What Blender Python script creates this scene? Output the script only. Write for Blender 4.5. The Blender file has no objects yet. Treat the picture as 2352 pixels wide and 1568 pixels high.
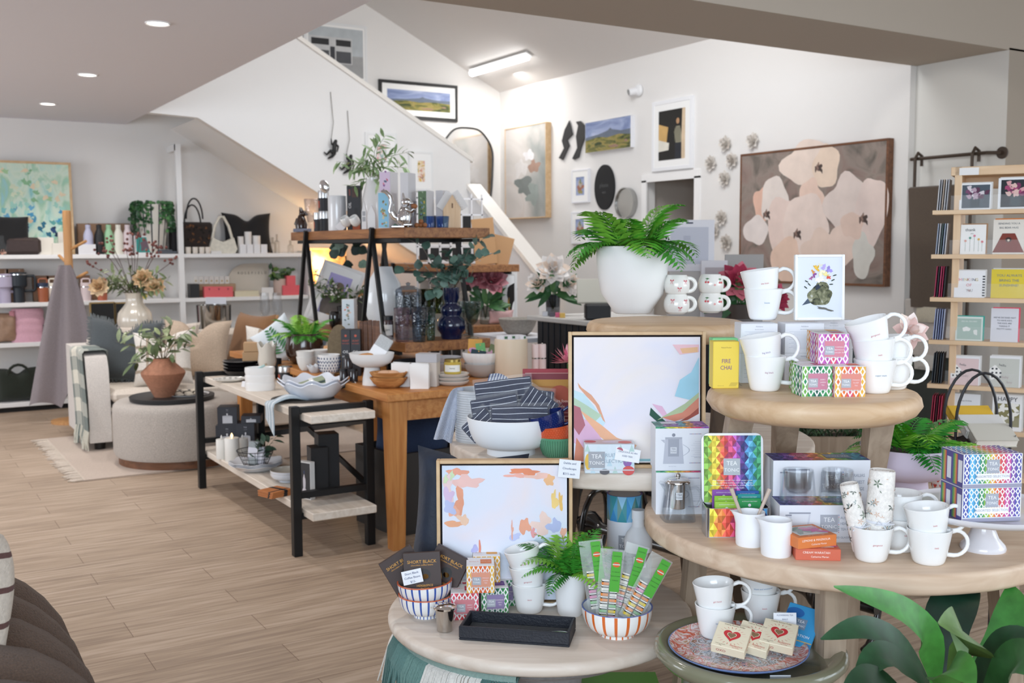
import bpy,math,random
from math import sin,cos
from mathutils import Matrix,Vector,Euler
Ve=Vector
sc=bpy.context.scene
COL=sc.collection
PI=math.pi
MT,MR=Matrix.Translation,Matrix.Rotation
# ------------------------------------------------------------------ camera
F,YAW,PIT,ROL,H=2398.4,.54785,.08853,-.0043,1.45 # pixels of a 2352 x 1568 frame, radians, metres
FACE=-YAW
def _cam_axes():
    cy,sy,cp,sp,cr,sr=cos(YAW),sin(YAW),cos(PIT),sin(PIT),cos(ROL),sin(ROL)
    f=Ve((sy*cp,cy*cp,-sp));r=Ve((cy,-sy,0));u=r.cross(f)
    return f,cr*r+sr*u,-sr*r+cr*u
CF,CR,CU=_cam_axes()
EYE=Ve((0,0,H))
cd=bpy.data.cameras.new('camera');cam=bpy.data.objects.new('camera',cd);COL.objects.link(cam)
cam.matrix_world=Matrix(((CR.x,CU.x,-CF.x,0),(CR.y,CU.y,-CF.y,0),(CR.z,CU.z,-CF.z,H),(0,0,0,1)))
cd.sensor_width=36;cd.lens=F/2352*36;cd.clip_start=.05
cd.dof.use_dof=True;cd.dof.focus_distance=2.75;cd.dof.aperture_fstop=5.6
sc.camera=cam
# ------------------------------------------------------------------ light and exposure
sc.view_settings.view_transform='Standard';sc.view_settings.look='None';sc.view_settings.gamma=1
sc.view_settings.exposure=.15
sc.cycles.use_denoising=True;sc.cycles.max_bounces=7;sc.cycles.diffuse_bounces=4;sc.cycles.glossy_bounces=3
sc.cycles.transmission_bounces=4;sc.cycles.transparent_max_bounces=14;sc.cycles.caustics_reflective=False
sc.cycles.caustics_refractive=False;sc.cycles.sample_clamp_indirect=6
w=bpy.data.worlds.new('sky');sc.world=w;w.use_nodes=True
w.node_tree.nodes['Background'].inputs[0].default_value=(.88,.94,1.0,1)
w.node_tree.nodes['Background'].inputs[1].default_value=1.0
def area(name,loc,target,sx,sy,power,col,spread=3.14):
    l=bpy.data.lights.new(name,'AREA');l.shape='RECTANGLE';l.size=sx;l.size_y=sy;l.energy=power;l.color=col;l.spread=spread
    o=bpy.data.objects.new(name,l);COL.objects.link(o);o.location=loc
    o.rotation_euler=(Vector(target)-Vector(loc)).to_track_quat('-Z','Y').to_euler();return o
area('shop_window_daylight',(-1.3,-.9,2.0),(2.2,3.0,.7),3.2,2.2,108,(.74,.87,1),2.4)
area('side_window_daylight',(5.2,-.6,1.9),(2.6,3.2,.8),2.4,2.0,26,(.80,.90,1),2.0)
area('left_window_daylight',(-3.7,7.2,1.5),(2.2,8.0,.6),3.0,1.8,95,(.86,.92,1))
area('roof_window_daylight',(4.1,5.9,4.0),(5.5,9.0,1.9),2.0,2.0,88,(.95,.975,1))
sl_=bpy.data.lights.new('sun_patch','SPOT');sl_.energy=260;sl_.spot_size=.17;sl_.spot_blend=.35;sl_.shadow_soft_size=.02;sl_.color=(1,.98,.92) # low sun through the shop front
so_=bpy.data.objects.new('sun_patch',sl_);COL.objects.link(so_);so_.location=(-.6,1.2,2.55);so_.rotation_euler=(Ve((6.39,4.66,2.05))-so_.location).to_track_quat('-Z','Y').to_euler()
# ------------------------------------------------------------------ pixel <-> place
def ray(x,y):return CF+CR*((x-1176)/F) - CU*((y-784)/F)
def onz(x,y,z):d=ray(x,y);return EYE+d*((z-H)/d.z)
def ony(x,y,Y):d=ray(x,y);return EYE+d*(Y/d.y)
def onx(x,y,X):d=ray(x,y);return EYE+d*(X/d.x)
def atd(x,y,dep):return EYE+ray(x,y)*dep
def dep(p):return (Vector(p)-EYE).dot(CF)
def pxy(p):q=Vector(p)-EYE;d=q.dot(CF);return 1176+F*q.dot(CR)/d,784-F*q.dot(CU)/d
def m_px(n,p):return n*dep(p)/F
def back(p,r):v=Ve((p.x,p.y,0)).normalized();return p+v*r
def height(p,y): # how high above p a point must be to show at row y
    a,b=0.0,3.0
    for _ in range(40):
        m=(a+b)/2
        if pxy((p.x,p.y,p.z+m))[1]>y:a=m
        else:b=m
    return a
def spot(x,y,z,wpx=0,top=None): # x = middle, y = lowest edge of a round foot wpx wide standing at height z; its middle, radius, height
    p=onz(x,y,z);r=m_px(wpx/2,p);q=back(p,r);r=m_px(wpx/2,q);q=back(p,r)
    return q,r,(height(q,top) if top is not None else None)
# ------------------------------------------------------------------ surfaces
def FV(v):return MR(FACE,3,'Z') @ Vector(v) # a step in the camera-facing frame
def lin(h):
    if isinstance(h,(tuple,list)):return tuple(h[:3])
    h=h.lstrip('#')
    return tuple((c/12.92 if c <= .04045 else ((c+.055)/1.055)**2.4) for c in (int(h[i:i+2],16)/255 for i in (0,2,4)))
MATS={}
def nodes(name):
    m=bpy.data.materials.new(name);m.use_nodes=True
    nt=m.node_tree;b=nt.nodes['Principled BSDF']
    return m,nt,b
def N(nt,t,**kw):
    n=nt.nodes.new(t)
    for k,v in kw.items():
        if k in n.inputs.keys() if hasattr(n.inputs,'keys') else False:n.inputs[k].default_value=v
        else:setattr(n,k,v)
    return n
# every mesh stores its own flat colours per face ('tint'); the surface says how that colour is finished
def surface(key,rough=.5,metal=0,noise=0,nscale=30,bump=0,bscale=200,coat=0,trans=0,alpha=1,sheen=0,emit=0,sub=0):
    m,nt,b=nodes(key);L=nt.links
    at=nt.nodes.new('ShaderNodeAttribute');at.attribute_name='tint'
    src=at.outputs['Color']
    if noise or bump:tc=nt.nodes.new('ShaderNodeTexCoord')
    if noise:
        nz=nt.nodes.new('ShaderNodeTexNoise');nz.inputs['Scale'].default_value=nscale;nz.inputs['Detail'].default_value=4
        L.new(tc.outputs['Object'],nz.inputs['Vector'])
        mr=nt.nodes.new('ShaderNodeMapRange');mr.inputs[1].default_value=.3;mr.inputs[2].default_value=.7
        mr.inputs[3].default_value=1-noise;mr.inputs[4].default_value=1+noise;L.new(nz.outputs[0],mr.inputs[0])
        mx=nt.nodes.new('ShaderNodeVectorMath');mx.operation='SCALE';L.new(src,mx.inputs[0]);L.new(mr.outputs[0],mx.inputs['Scale']);src=mx.outputs[0]
    L.new(src,b.inputs['Base Color'])
    if bump:
        nb=nt.nodes.new('ShaderNodeTexNoise');nb.inputs['Scale'].default_value=bscale;nb.inputs['Detail'].default_value=3
        L.new(tc.outputs['Object'],nb.inputs['Vector'])
        bp=nt.nodes.new('ShaderNodeBump');bp.inputs['Strength'].default_value=bump;bp.inputs['Distance'].default_value=.004
        L.new(nb.outputs[0],bp.inputs['Height']);L.new(bp.outputs[0],b.inputs['Normal'])
    b.inputs['Roughness'].default_value=rough;b.inputs['Metallic'].default_value=metal
    b.inputs['Coat Weight'].default_value=coat;b.inputs['Coat Roughness'].default_value=.05
    b.inputs['Transmission Weight'].default_value=trans;b.inputs['Alpha'].default_value=alpha
    b.inputs['Sheen Weight'].default_value=sheen
    if sub:b.inputs['Subsurface Weight'].default_value=sub;b.inputs['Subsurface Radius'].default_value=(.01,.01,.006)
    if emit:L.new(src,b.inputs['Emission Color']);b.inputs['Emission Strength'].default_value=emit
    MATS[key]=m;return m
surface('matte',.85);surface('satin',.5);surface('gloss',.16,coat=.4);surface('paper',.7)
surface('plaster',.9,bump=.08,bscale=60);surface('chrome',.09,1);surface('steel',.28,1);surface('black_metal',.42,.3)
surface('cloth',.95,noise=.10,nscale=140,bump=.5,bscale=420,sheen=.15);surface('boucle',.95,noise=.3,nscale=260,bump=1,bscale=300,sheen=.1)
surface('leaf',.42,noise=.25,nscale=26);surface('petal',.75,noise=.10,nscale=40);surface('leather',.5,noise=.1,bump=.35,bscale=160)
surface('clear',.06,alpha=.05);surface('film',.12,alpha=.2,bump=.3,bscale=40)
surface('lamp',.5,emit=6);surface('glow',.5,emit=2.2);surface('stone',.8,noise=.12,nscale=60,bump=.3,bscale=90);surface('velvet',.6,noise=.3,nscale=14,bump=.3,bscale=60,sheen=.12)
surface('speckle',.35,noise=.10,nscale=160,coat=.3);surface('soft_paint',.8,noise=.09,nscale=9)
def glassy(key,bump=0,gloss=.26): # thin clear wall: tinted see-through body, mirror-like towards the edges
    m,nt,b=nodes(key);L=nt.links;nt.nodes.remove(b);out=nt.nodes['Material Output']
    at=nt.nodes.new('ShaderNodeAttribute');at.attribute_name='tint'
    tr_=nt.nodes.new('ShaderNodeBsdfTransparent');gl=nt.nodes.new('ShaderNodeBsdfGlossy');gl.inputs['Roughness'].default_value=.05
    lw=nt.nodes.new('ShaderNodeLayerWeight');lw.inputs['Blend'].default_value=.35;mx=nt.nodes.new('ShaderNodeMixShader')
    mr=nt.nodes.new('ShaderNodeMapRange');mr.inputs[3].default_value=.03;mr.inputs[4].default_value=gloss
    gm=nt.nodes.new('ShaderNodeGamma');gm.inputs[1].default_value=.32;L.new(at.outputs['Color'],gm.inputs[0]);L.new(gm.outputs[0],tr_.inputs['Color']);L.new(lw.outputs['Facing'],mr.inputs[0]);L.new(mr.outputs[0],mx.inputs[0]);L.new(tr_.outputs[0],mx.inputs[1]);L.new(gl.outputs[0],mx.inputs[2]);L.new(mx.outputs[0],out.inputs['Surface'])
    if bump:
        tc=nt.nodes.new('ShaderNodeTexCoord');nb=nt.nodes.new('ShaderNodeTexVoronoi');nb.inputs['Scale'].default_value=90;L.new(tc.outputs['Object'],nb.inputs['Vector'])
        bp=nt.nodes.new('ShaderNodeBump');bp.inputs['Strength'].default_value=bump;bp.inputs['Distance'].default_value=.003;L.new(nb.outputs[0],bp.inputs['Height']);L.new(bp.outputs[0],gl.inputs['Normal']);L.new(bp.outputs[0],lw.inputs['Normal'])
    MATS[key]=m
glassy('glass');glassy('seeded_glass',.6,.4)
def wood(key,c1,c2,grain=(1,14,14),scale=3.0,rough=.5,knots=.5,c3=None):
    m,nt,b=nodes(key);L=nt.links
    tc=nt.nodes.new('ShaderNodeTexCoord');mp=nt.nodes.new('ShaderNodeMapping');mp.inputs['Scale'].default_value=grain
    L.new(tc.outputs['Object'],mp.inputs['Vector'])
    nz=nt.nodes.new('ShaderNodeTexNoise');nz.inputs['Scale'].default_value=scale;nz.inputs['Detail'].default_value=7;nz.inputs['Distortion'].default_value=knots
    L.new(mp.outputs[0],nz.inputs['Vector'])
    cr=nt.nodes.new('ShaderNodeValToRGB');e=cr.color_ramp.elements
    e[0].position=.32;e[0].color=(*lin(c1),1);e[1].position=.68;e[1].color=(*lin(c2),1)
    if c3:x=e.new(.5);x.color=(*lin(c3),1)
    L.new(nz.outputs[0],cr.inputs[0]);L.new(cr.outputs[0],b.inputs['Base Color'])
    bp=nt.nodes.new('ShaderNodeBump');bp.inputs['Strength'].default_value=.12;bp.inputs['Distance'].default_value=.003
    L.new(nz.outputs[0],bp.inputs['Height']);L.new(bp.outputs[0],b.inputs['Normal'])
    b.inputs['Roughness'].default_value=rough;MATS[key]=m
wood('oak_x','a9682f','c68a4c');wood('oak_y','a9682f','c68a4c',(14,1,14));wood('oak_z','a9682f','c68a4c',(14,14,1))
wood('rustic_y','7d5030','ab7648',(14,1,14),4)
wood('washed_y','cfc3b4','e2d9cd',(14,1,14),3,.6,c3='d9cec1');wood('washed_x','cdbdad','e3d8cb',(1,9,9),2.5,.45,.8,c3='d8cabc')
wood('bleached_x','c8ac92','dec8b0',(1.2,10,10),2.2,.5,.9,c3='d3b9a0');wood('elm_x','c4a07a','dabd9b',(1,9,9),2.4,.45,1.0)
wood('legwood_z','9c8874','b8a48f',(12,12,1),3,.6);wood('dark_z','4a3a30','66513f',(12,12,1),3,.5);wood('ply_x','d8b48c','e6c8a4',(1,12,12),3)
wood('ply_z','d8b48c','e6c8a4',(12,12,1),3);wood('walnut','5d3a24','7d5236',(1,8,8),5);wood('teak','a8713f','d0985e',(1,6,6),6,.5,1.5)
wood('frame_oak','c9a67c','dcbd94',(3,3,3),6,.5);wood('pole_z','b98550','cf9d68',(12,12,1),4)
def paint(key,cols,scale=3.0,dist=1.5,rough=.8,stretch=(1,1,1),detail=4,seed=0): # brushed, mottled canvas
    m,nt,b=nodes(key);L=nt.links
    tc=nt.nodes.new('ShaderNodeTexCoord');mp=nt.nodes.new('ShaderNodeMapping');mp.inputs['Scale'].default_value=stretch
    mp.inputs['Location'].default_value=(seed*3.1,seed*1.7,seed*2.3);L.new(tc.outputs['Object'],mp.inputs['Vector'])
    nz=nt.nodes.new('ShaderNodeTexNoise');nz.inputs['Scale'].default_value=scale;nz.inputs['Detail'].default_value=detail;nz.inputs['Distortion'].default_value=dist
    L.new(mp.outputs[0],nz.inputs['Vector'])
    cr=nt.nodes.new('ShaderNodeValToRGB');e=cr.color_ramp.elements;n=len(cols)
    for i,c in enumerate(cols):
        pos=.27+.46*i/max(1,n-1)
        x=e[i] if i<2 else e.new(pos)
        x.position=pos;x.color=(*lin(c),1)
    L.new(nz.outputs[0],cr.inputs[0]);L.new(cr.outputs[0],b.inputs['Base Color']);b.inputs['Roughness'].default_value=rough
    MATS[key]=m
def floor_mat():
    m,nt,b=nodes('floor_planks');L=nt.links
    tc=nt.nodes.new('ShaderNodeTexCoord')
    br=nt.nodes.new('ShaderNodeTexBrick');br.offset=.37;br.offset_frequency=2;br.squash=1
    br.inputs['Scale'].default_value=1;br.inputs['Brick Width'].default_value=1.22;br.inputs['Row Height'].default_value=.182
    br.inputs['Mortar Size'].default_value=.0012;br.inputs['Mortar Smooth'].default_value=0;br.inputs['Bias'].default_value=0
    br.inputs['Color1'].default_value=(.2,.2,.2,1);br.inputs['Color2'].default_value=(.8,.8,.8,1);br.inputs['Mortar'].default_value=(.5,.5,.5,1)
    L.new(tc.outputs['Object'],br.inputs['Vector'])
    mp=nt.nodes.new('ShaderNodeMapping');mp.inputs['Scale'].default_value=(1.1,17,1);L.new(tc.outputs['Object'],mp.inputs['Vector'])
    nz=nt.nodes.new('ShaderNodeTexNoise');nz.inputs['Scale'].default_value=2.6;nz.inputs['Detail'].default_value=8;nz.inputs['Distortion'].default_value=.6
    L.new(mp.outputs[0],nz.inputs['Vector'])
    a=nt.nodes.new('ShaderNodeMath');a.operation='MULTIPLY_ADD';a.inputs[1].default_value=.22;L.new(br.outputs['Color'],a.inputs[0]);L.new(nz.outputs[0],a.inputs[2])
    cr=nt.nodes.new('ShaderNodeValToRGB');e=cr.color_ramp.elements
    e[0].position=.42;e[0].color=(*lin('988472'),1);e[1].position=.78;e[1].color=(*lin('bda996'),1)
    x=e.new(.6);x.color=(*lin('ab9681'),1)
    L.new(a.outputs[0],cr.inputs[0])
    mx=nt.nodes.new('ShaderNodeMix');mx.data_type='RGBA';L.new(br.outputs['Fac'],mx.inputs[0]);L.new(cr.outputs[0],mx.inputs[6]);mx.inputs[7].default_value=(*lin('6d5746'),1)
    L.new(mx.outputs[2],b.inputs['Base Color']);b.inputs['Roughness'].default_value=.48
    bp=nt.nodes.new('ShaderNodeBump');bp.inputs['Strength'].default_value=.1;bp.inputs['Distance'].default_value=.002
    L.new(nz.outputs[0],bp.inputs['Height']);L.new(bp.outputs[0],b.inputs['Normal']);MATS['floor_planks']=m
floor_mat()
# ------------------------------------------------------------------ mesh collector
def T(loc=(0,0,0),rx=0,ry=0,rz=0,s=1):
    m=MT(loc) @ Euler((rx,ry,rz)).to_matrix().to_4x4()
    return m @ Matrix.Diagonal((s,s,s,1)) if s != 1 else m
TEXTS={}
def text_mesh(s):
    if s not in TEXTS:
        cu=bpy.data.curves.new('lettering','FONT');cu.body=s;cu.align_x='CENTER';cu.align_y='CENTER';cu.resolution_u=2;cu.size=1
        ob=bpy.data.objects.new('lettering',cu);me=bpy.data.meshes.new_from_object(ob)
        TEXTS[s]=([v.co.copy() for v in me.vertices],[tuple(p.vertices) for p in me.polygons])
        bpy.data.objects.remove(ob);bpy.data.curves.remove(cu);bpy.data.meshes.remove(me)
    return TEXTS[s]
class MB:
    def __init__(s,m='satin',c='ffffff'):
        s.v,s.f,s.fm,s.fc=[],[],[],[];s.mats=[];s.T=Matrix();s.use(m,c)
    def use(s,m=None,c=None):
        if m is not None:
            if m not in s.mats:s.mats.append(m)
            s.mi=s.mats.index(m)
        if c is not None:s.c=lin(c)
        return s
    def at(s,*a,**k):s.T=T(*a,**k);return s
    def add(s,vs,fs,cols=None):
        o=len(s.v);M=s.T
        s.v += [M @ Vector(p) for p in vs]
        for i,f in enumerate(fs):
            s.f.append(tuple(o+j for j in f));s.fm.append(s.mi);s.fc.append(lin(cols[i]) if cols else s.c)
        return s
    def box(s,c,d,b=0):
        x,y,z=c;a,e,g=d[0]/2,d[1]/2,d[2]/2
        if b <= 0:
            vs=[(x+i*a,y+j*e,z+k*g) for k in (-1,1) for j in (-1,1) for i in (-1,1)]
            return s.add(vs,[(0,2,3,1),(4,5,7,6),(0,1,5,4),(2,6,7,3),(0,4,6,2),(1,3,7,5)])
        b=min(b,a*.9,e*.9,g*.9);vs,ix=[],{}
        for i in (-1,1):
            for j in (-1,1):
                for k in (-1,1):
                    for ax in range(3):
                        ix[i,j,k,ax]=len(vs)
                        vs.append((x+i*(a-(b if ax != 0 else 0)),y+j*(e-(b if ax != 1 else 0)),z+k*(g-(b if ax != 2 else 0))))
        fs=[]
        def q(l):
            p=[Vector(vs[n]) for n in l];n=(p[1]-p[0]).cross(p[2]-p[0]);cc=sum(p,Vector())/len(p)-Vector(c)
            fs.append(tuple(l) if n.dot(cc)>0 else tuple(reversed(l)))
        for sg in (-1,1):
            q([ix[sg,j,k,0] for j,k in ((-1,-1),(1,-1),(1,1),(-1,1))]);q([ix[i,sg,k,1] for i,k in ((-1,-1),(1,-1),(1,1),(-1,1))])
            q([ix[i,j,sg,2] for i,j in ((-1,-1),(1,-1),(1,1),(-1,1))])
        for p in (-1,1):
            for r in (-1,1):
                q([ix[p,r,-1,0],ix[p,r,1,0],ix[p,r,1,1],ix[p,r,-1,1]]);q([ix[p,-1,r,0],ix[p,1,r,0],ix[p,1,r,2],ix[p,-1,r,2]])
                q([ix[-1,p,r,1],ix[1,p,r,1],ix[1,p,r,2],ix[-1,p,r,2]])
                for t in (-1,1):q([ix[p,r,t,0],ix[p,r,t,1],ix[p,r,t,2]])
        return s.add(vs,fs)
    def lathe(s,prof,n=32,c=(0,0,0),colf=None,sx=1,sy=1): # colf(i_around, j_up) -> colour
        vs,rows=[],[]
        for r,z in prof:
            if r <= 1e-6:rows.append([len(vs)]);vs.append((c[0],c[1],c[2]+z))
            else:
                rows.append(list(range(len(vs),len(vs)+n)))
                vs += [(c[0]+sx*r*cos(2*PI*i/n),c[1]+sy*r*sin(2*PI*i/n),c[2]+z) for i in range(n)]
        fs,cs=[],[]
        for j,(a,b) in enumerate(zip(rows,rows[1:])):
            for i in range(n):
                k=(i+1) % n
                if len(a) == 1 and len(b) == 1:continue
                if len(a) == 1:fs.append((a[0],b[k],b[i]))
                elif len(b) == 1:fs.append((a[i],a[k],b[0]))
                else:fs.append((a[i],a[k],b[k],b[i]))
                if colf:cs.append(colf(i,j))
        return s.add(vs,fs,cs or None)
    def tube(s,pts,r=.01,n=8,closed=False):
        P=[Vector(p) for p in pts];m=len(P)
        R=r if isinstance(r,(list,tuple)) else [r]*m
        tang=[((P[(i+1) % m] if closed or i<m-1 else P[i]) - (P[i-1] if closed or i>0 else P[i])).normalized() for i in range(m)]
        up=Ve((0,0,1)) if abs(tang[0].z)<.9 else Ve((1,0,0))
        x=tang[0].cross(up).normalized();vs,fs=[],[]
        for i in range(m):
            t=tang[i];x=(x - t*x.dot(t)).normalized() if (x - t*x.dot(t)).length>1e-6 else x;y=t.cross(x)
            vs += [P[i]+(x*cos(2*PI*k/n)+y*sin(2*PI*k/n))*R[i] for k in range(n)]
        for i in range(m if closed else m-1):
            j=(i+1) % m
            for k in range(n):
                l=(k+1) % n;fs.append((i*n+k,i*n+l,j*n+l,j*n+k))
        if not closed:fs.append(tuple(reversed(range(n))));fs.append(tuple((m-1)*n+k for k in range(n)))
        return s.add(vs,fs)
    def bar(s,a,b,w,d=None,roll=0): # square section bar from a to b
        a,b=Vector(a),Vector(b);t=b-a;L=t.length;d=d or w
        old=s.T;q=t.to_track_quat('Z','Y').to_matrix().to_4x4()
        s.T=old @ MT(a) @ q @ MR(roll,4,'Z');s.box((0,0,L/2),(w,d,L));s.T=old;return s
    def prism(s,p2,z0,z1,cols=None):
        n=len(p2);ar=sum(p2[i][0]*p2[(i+1) % n][1]-p2[(i+1) % n][0]*p2[i][1] for i in range(n))
        if ar<0:p2=list(reversed(p2))
        vs=[(x,y,z0) for x,y in p2]+[(x,y,z1) for x,y in p2]
        fs=[tuple(reversed(range(n))),tuple(range(n,2*n))]+[(i,(i+1) % n,n+(i+1) % n,n+i) for i in range(n)]
        return s.add(vs,fs)
    def grid(s,fn,nu,nv,cu=False,colf=None,double=False):
        vs=[fn(i/nu,j/nv) for j in range(nv+1) for i in range(nu if cu else nu+1)];w_=nu if cu else nu+1
        fs,cs=[],[]
        for j in range(nv):
            for i in range(nu):
                k=(i+1) % w_ if cu else i+1
                fs.append((j*w_+i,j*w_+k,(j+1)*w_+k,(j+1)*w_+i))
                if colf:cs.append(colf((i+.5)/nu,(j+.5)/nv))
        return s.add(vs,fs,cs or None)
    def ball(s,c,r,n=16,m=10):
        r=r if isinstance(r,(tuple,list)) else (r,r,r)
        pr=[(sin(PI*j/m),-cos(PI*j/m)) for j in range(m+1)]
        old=s.T;s.T=old @ MT(c) @ Matrix.Diagonal((r[0],r[1],r[2],1));s.lathe(pr,n);s.T=old;return s
    def poly(s,pts):return s.add(pts,[tuple(range(len(pts)))])
 # flat artwork on the front (-Y) side: points are (x, z), lift = how far it stands off the face at y = 0
    def flat(s,pts,lift=.0006,c=None):
        if c is not None:s.use(None,c)
        n=len(pts);ar=sum(pts[i][0]*pts[(i+1) % n][1]-pts[(i+1) % n][0]*pts[i][1] for i in range(n))
        if ar<0:pts=list(reversed(pts))
        return s.add([(x,-lift,z) for x,z in pts],[tuple(range(n))])
    def rect(s,x0,z0,x1,z1,lift=.0006,c=None):return s.flat([(x0,z0),(x1,z0),(x1,z1),(x0,z1)],lift,c)
    def disc(s,x,z,rx,rz=None,lift=.0006,c=None,n=20):
        return s.flat([(x+rx*cos(2*PI*i/n),z+(rz or rx)*sin(2*PI*i/n)) for i in range(n)],lift,c)
    def blob(s,x,z,rx,rz,seed=1,lift=.0006,c=None,n=22,rough=.22,ang=0):
        R=random.Random(seed);ph=[(R.uniform(0,6.28),R.uniform(.3,1)) for _ in range(4)];p=[]
        for i in range(n):
            t=2*PI*i/n;k=1+rough*sum(a*sin((q+2)*t+f) for q,(f,a) in enumerate(ph))/2
            u,v_=rx*k*cos(t),rz*k*sin(t);p.append((x+u*cos(ang)-v_*sin(ang),z+u*sin(ang)+v_*cos(ang)))
        return s.flat(p,lift,c)
    def words(s,t,x,z,size,c=None,lift=.0008,ang=0,wrap=None,squeeze=1): # lettering on the front; wrap = radius of a round body
        if c is not None:s.use(None,c)
        vs,fs=text_mesh(t);out=[]
        ca,sa=cos(ang),sin(ang)
        for p in vs:
            a,b=p.x*size*squeeze,p.y*size;u,v_=x+a*ca-b*sa,z+a*sa+b*ca
            if wrap:r=(wrap(v_) if callable(wrap) else wrap)+lift;out.append((r*sin(u/r),-r*cos(u/r),v_))
            else:out.append((u,-lift,v_))
        return s.add(out,fs)
    def leaf(s,base,d,nrm,L,W,bend=.3,fold=.25,n=4,shape=1.0):
        d=Vector(d).normalized();nrm=Vector(nrm);nrm=(nrm-d*nrm.dot(d));nrm=nrm.normalized() if nrm.length>1e-5 else d.orthogonal().normalized();sd=d.cross(nrm)
        vs,fs=[],[]
        for i in range(n+1):
            t=i/n;wd=W/2*sin(PI*min(1,max(0,t**shape)))**.8 if 0<i<n else W*.03
            p=Vector(base)+d*(L*t)-nrm*(bend*L*t*t);l=nrm*(fold*wd)
            vs += [p-sd*wd+l,p,p+sd*wd+l]
        for i in range(n):
            a=3*i;fs += [(a,a+1,a+4,a+3),(a+1,a+2,a+5,a+4)]
        return s.add(vs,fs)
    def mesh(s,name,sharp=32):
        me=bpy.data.meshes.new(name);me.from_pydata([tuple(v) for v in s.v],[],s.f);me.update()
        for k in s.mats:me.materials.append(MATS[k])
        me.polygons.foreach_set('material_index',s.fm);me.polygons.foreach_set('use_smooth',[True]*len(s.f))
        ca=me.attributes.new('tint','FLOAT_COLOR','CORNER');buf=[]
        for p,c in zip(s.f,s.fc):buf += (c[0],c[1],c[2],1.0)*len(p)
        ca.data.foreach_set('color',buf);me.set_sharp_from_angle(angle=math.radians(sharp));return me
def obj(name,mb,parent=None,loc=None,rz=0,sharp=32,rot=None):
    o=bpy.data.objects.new(name,mb.mesh(name,sharp));COL.objects.link(o)
    if parent:o.parent=parent
    if loc is not None:o.location=loc
    o.rotation_euler=rot if rot else (0,0,rz);return o
def tag(o,label,cat,group=None):
    o['label']=label;o['category']=cat
    if group:o['group']=group
    return o
def thing(name,label,cat,loc,rz=FACE,group=None,rot=None):
    o=bpy.data.objects.new(name,None);COL.objects.link(o);o.empty_display_size=.05;o.location=loc;o.rotation_euler=rot if rot else (0,0,rz)
    return tag(o,label,cat,group)
def solo(name,mb,label,cat,loc,rz=FACE,group=None,sharp=32,rot=None):return tag(obj(name,mb,None,loc,rz,sharp,rot),label,cat,group)
def struct(name,mb,sharp=32):o=obj(name,mb,None,(0,0,0),0,sharp);o['kind']='structure';return o
def dup(o,loc,rz=None,label=None,rot=None,group=None):
    r=o.copy();COL.objects.link(r);r.location=loc
    if rz is not None:r.rotation_euler=(0,0,rz)
    if rot is not None:r.rotation_euler=rot
    if label:r['label']=label
    if group:r['group']=group
    for ch in list(o.children):
        c=ch.copy();COL.objects.link(c);c.parent=r
        for g in ch.children:d=g.copy();COL.objects.link(d);d.parent=c
    return r
# ================================================================== the setting
WY,WX,CZ,SY=10.62,6.328,2.655,9.6 # back wall, right wall, low ceiling, face of the stair
NX,BY0,BY1,BZ=6.389,4.235,4.946,2.727 # niche wall, beam front and back, underside of beam
WALL='e9e6e3'
def sbox(name,x0,x1,y0,y1,z0,z1,m='plaster',c=WALL):
    return struct(name,MB(m,c).box(((x0+x1)/2,(y0+y1)/2,(z0+z1)/2),(x1-x0,y1-y0,z1-z0)))
sbox('floor',-4,9.5,-3,10.8,-.1,0,'floor_planks')
sbox('wall_back',-4,6.6,WY,WY+.12,0,5.4)
sbox('wall_left',-4.1,-4,-3,10.8,0,5.4)
def eave(x):return 3.263+.482*(WX-x)
DY0,DY1,DZ=7.17,7.92,2.09 # doorway in the right wall
rw=MB('plaster',WALL)
rw.box((WX+.06,(BY1+DY0)/2,1.7),(.12,DY0-BY1,3.4));rw.box((WX+.06,(DY1+WY)/2,1.7),(.12,WY-DY1,3.4));rw.box((WX+.06,(DY0+DY1)/2,(DZ+3.4)/2),(.12,DY1-DY0,3.4-DZ))
struct('wall_right',rw)
tr=MB('satin','f4f2f0')
for y in (DY0,DY1):tr.box((WX-.008,y,DZ/2),(.016,.07,DZ))
tr.box((WX-.008,(DY0+DY1)/2,DZ+.02),(.016,DY1-DY0+.07,.075));struct('trim_1',tr)
hall=MB('plaster','d8cec4');hall.box((WX+1.2,7.5,1.3),(.1,3.2,2.6));hall.box((WX+.66,8.05,1.3),(1.1,.1,2.6));hall.box((WX+.66,6.6,1.3),(1.1,.1,2.6));hall.box((WX+.7,7.4,2.65),(1.2,3,.1))
struct('wall_hall',hall)
wn=MB('plaster','dedbd5').box(((NX+8.2)/2,(BY0+BY1)/2,1.37),(8.2-NX,BY1-BY0,2.74));wn.fc[2]=lin('a89d90');struct('wall_niche',wn)  # pillar front: its shade is put into the face colour
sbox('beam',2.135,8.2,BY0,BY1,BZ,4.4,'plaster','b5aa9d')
sbox('ceiling',-4,2.135,-3,WY,CZ,CZ+.3,'plaster','e8e7ee')
cl=MB('plaster','e6e2df')
cl.add([(6.6,BY1-.05,eave(6.6)),(6.6,WY,eave(6.6)),(2.2,WY,eave(2.2)),(2.2,BY1-.05,eave(2.2))],[(0,1,2,3)]);struct('ceiling_slope',cl)
cl=MB('plaster','e6e2df').box((0,7.6,5.45),(4.6,6.2,.06));struct('ceiling_loft',cl)
sbox('wall_loft',-2.4,-2.3,4.9,WY,CZ+.3,5.45);sbox('ceiling_front',2.135,9.5,-3,BY0,3.4,3.5,'plaster','e6e2df')
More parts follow.
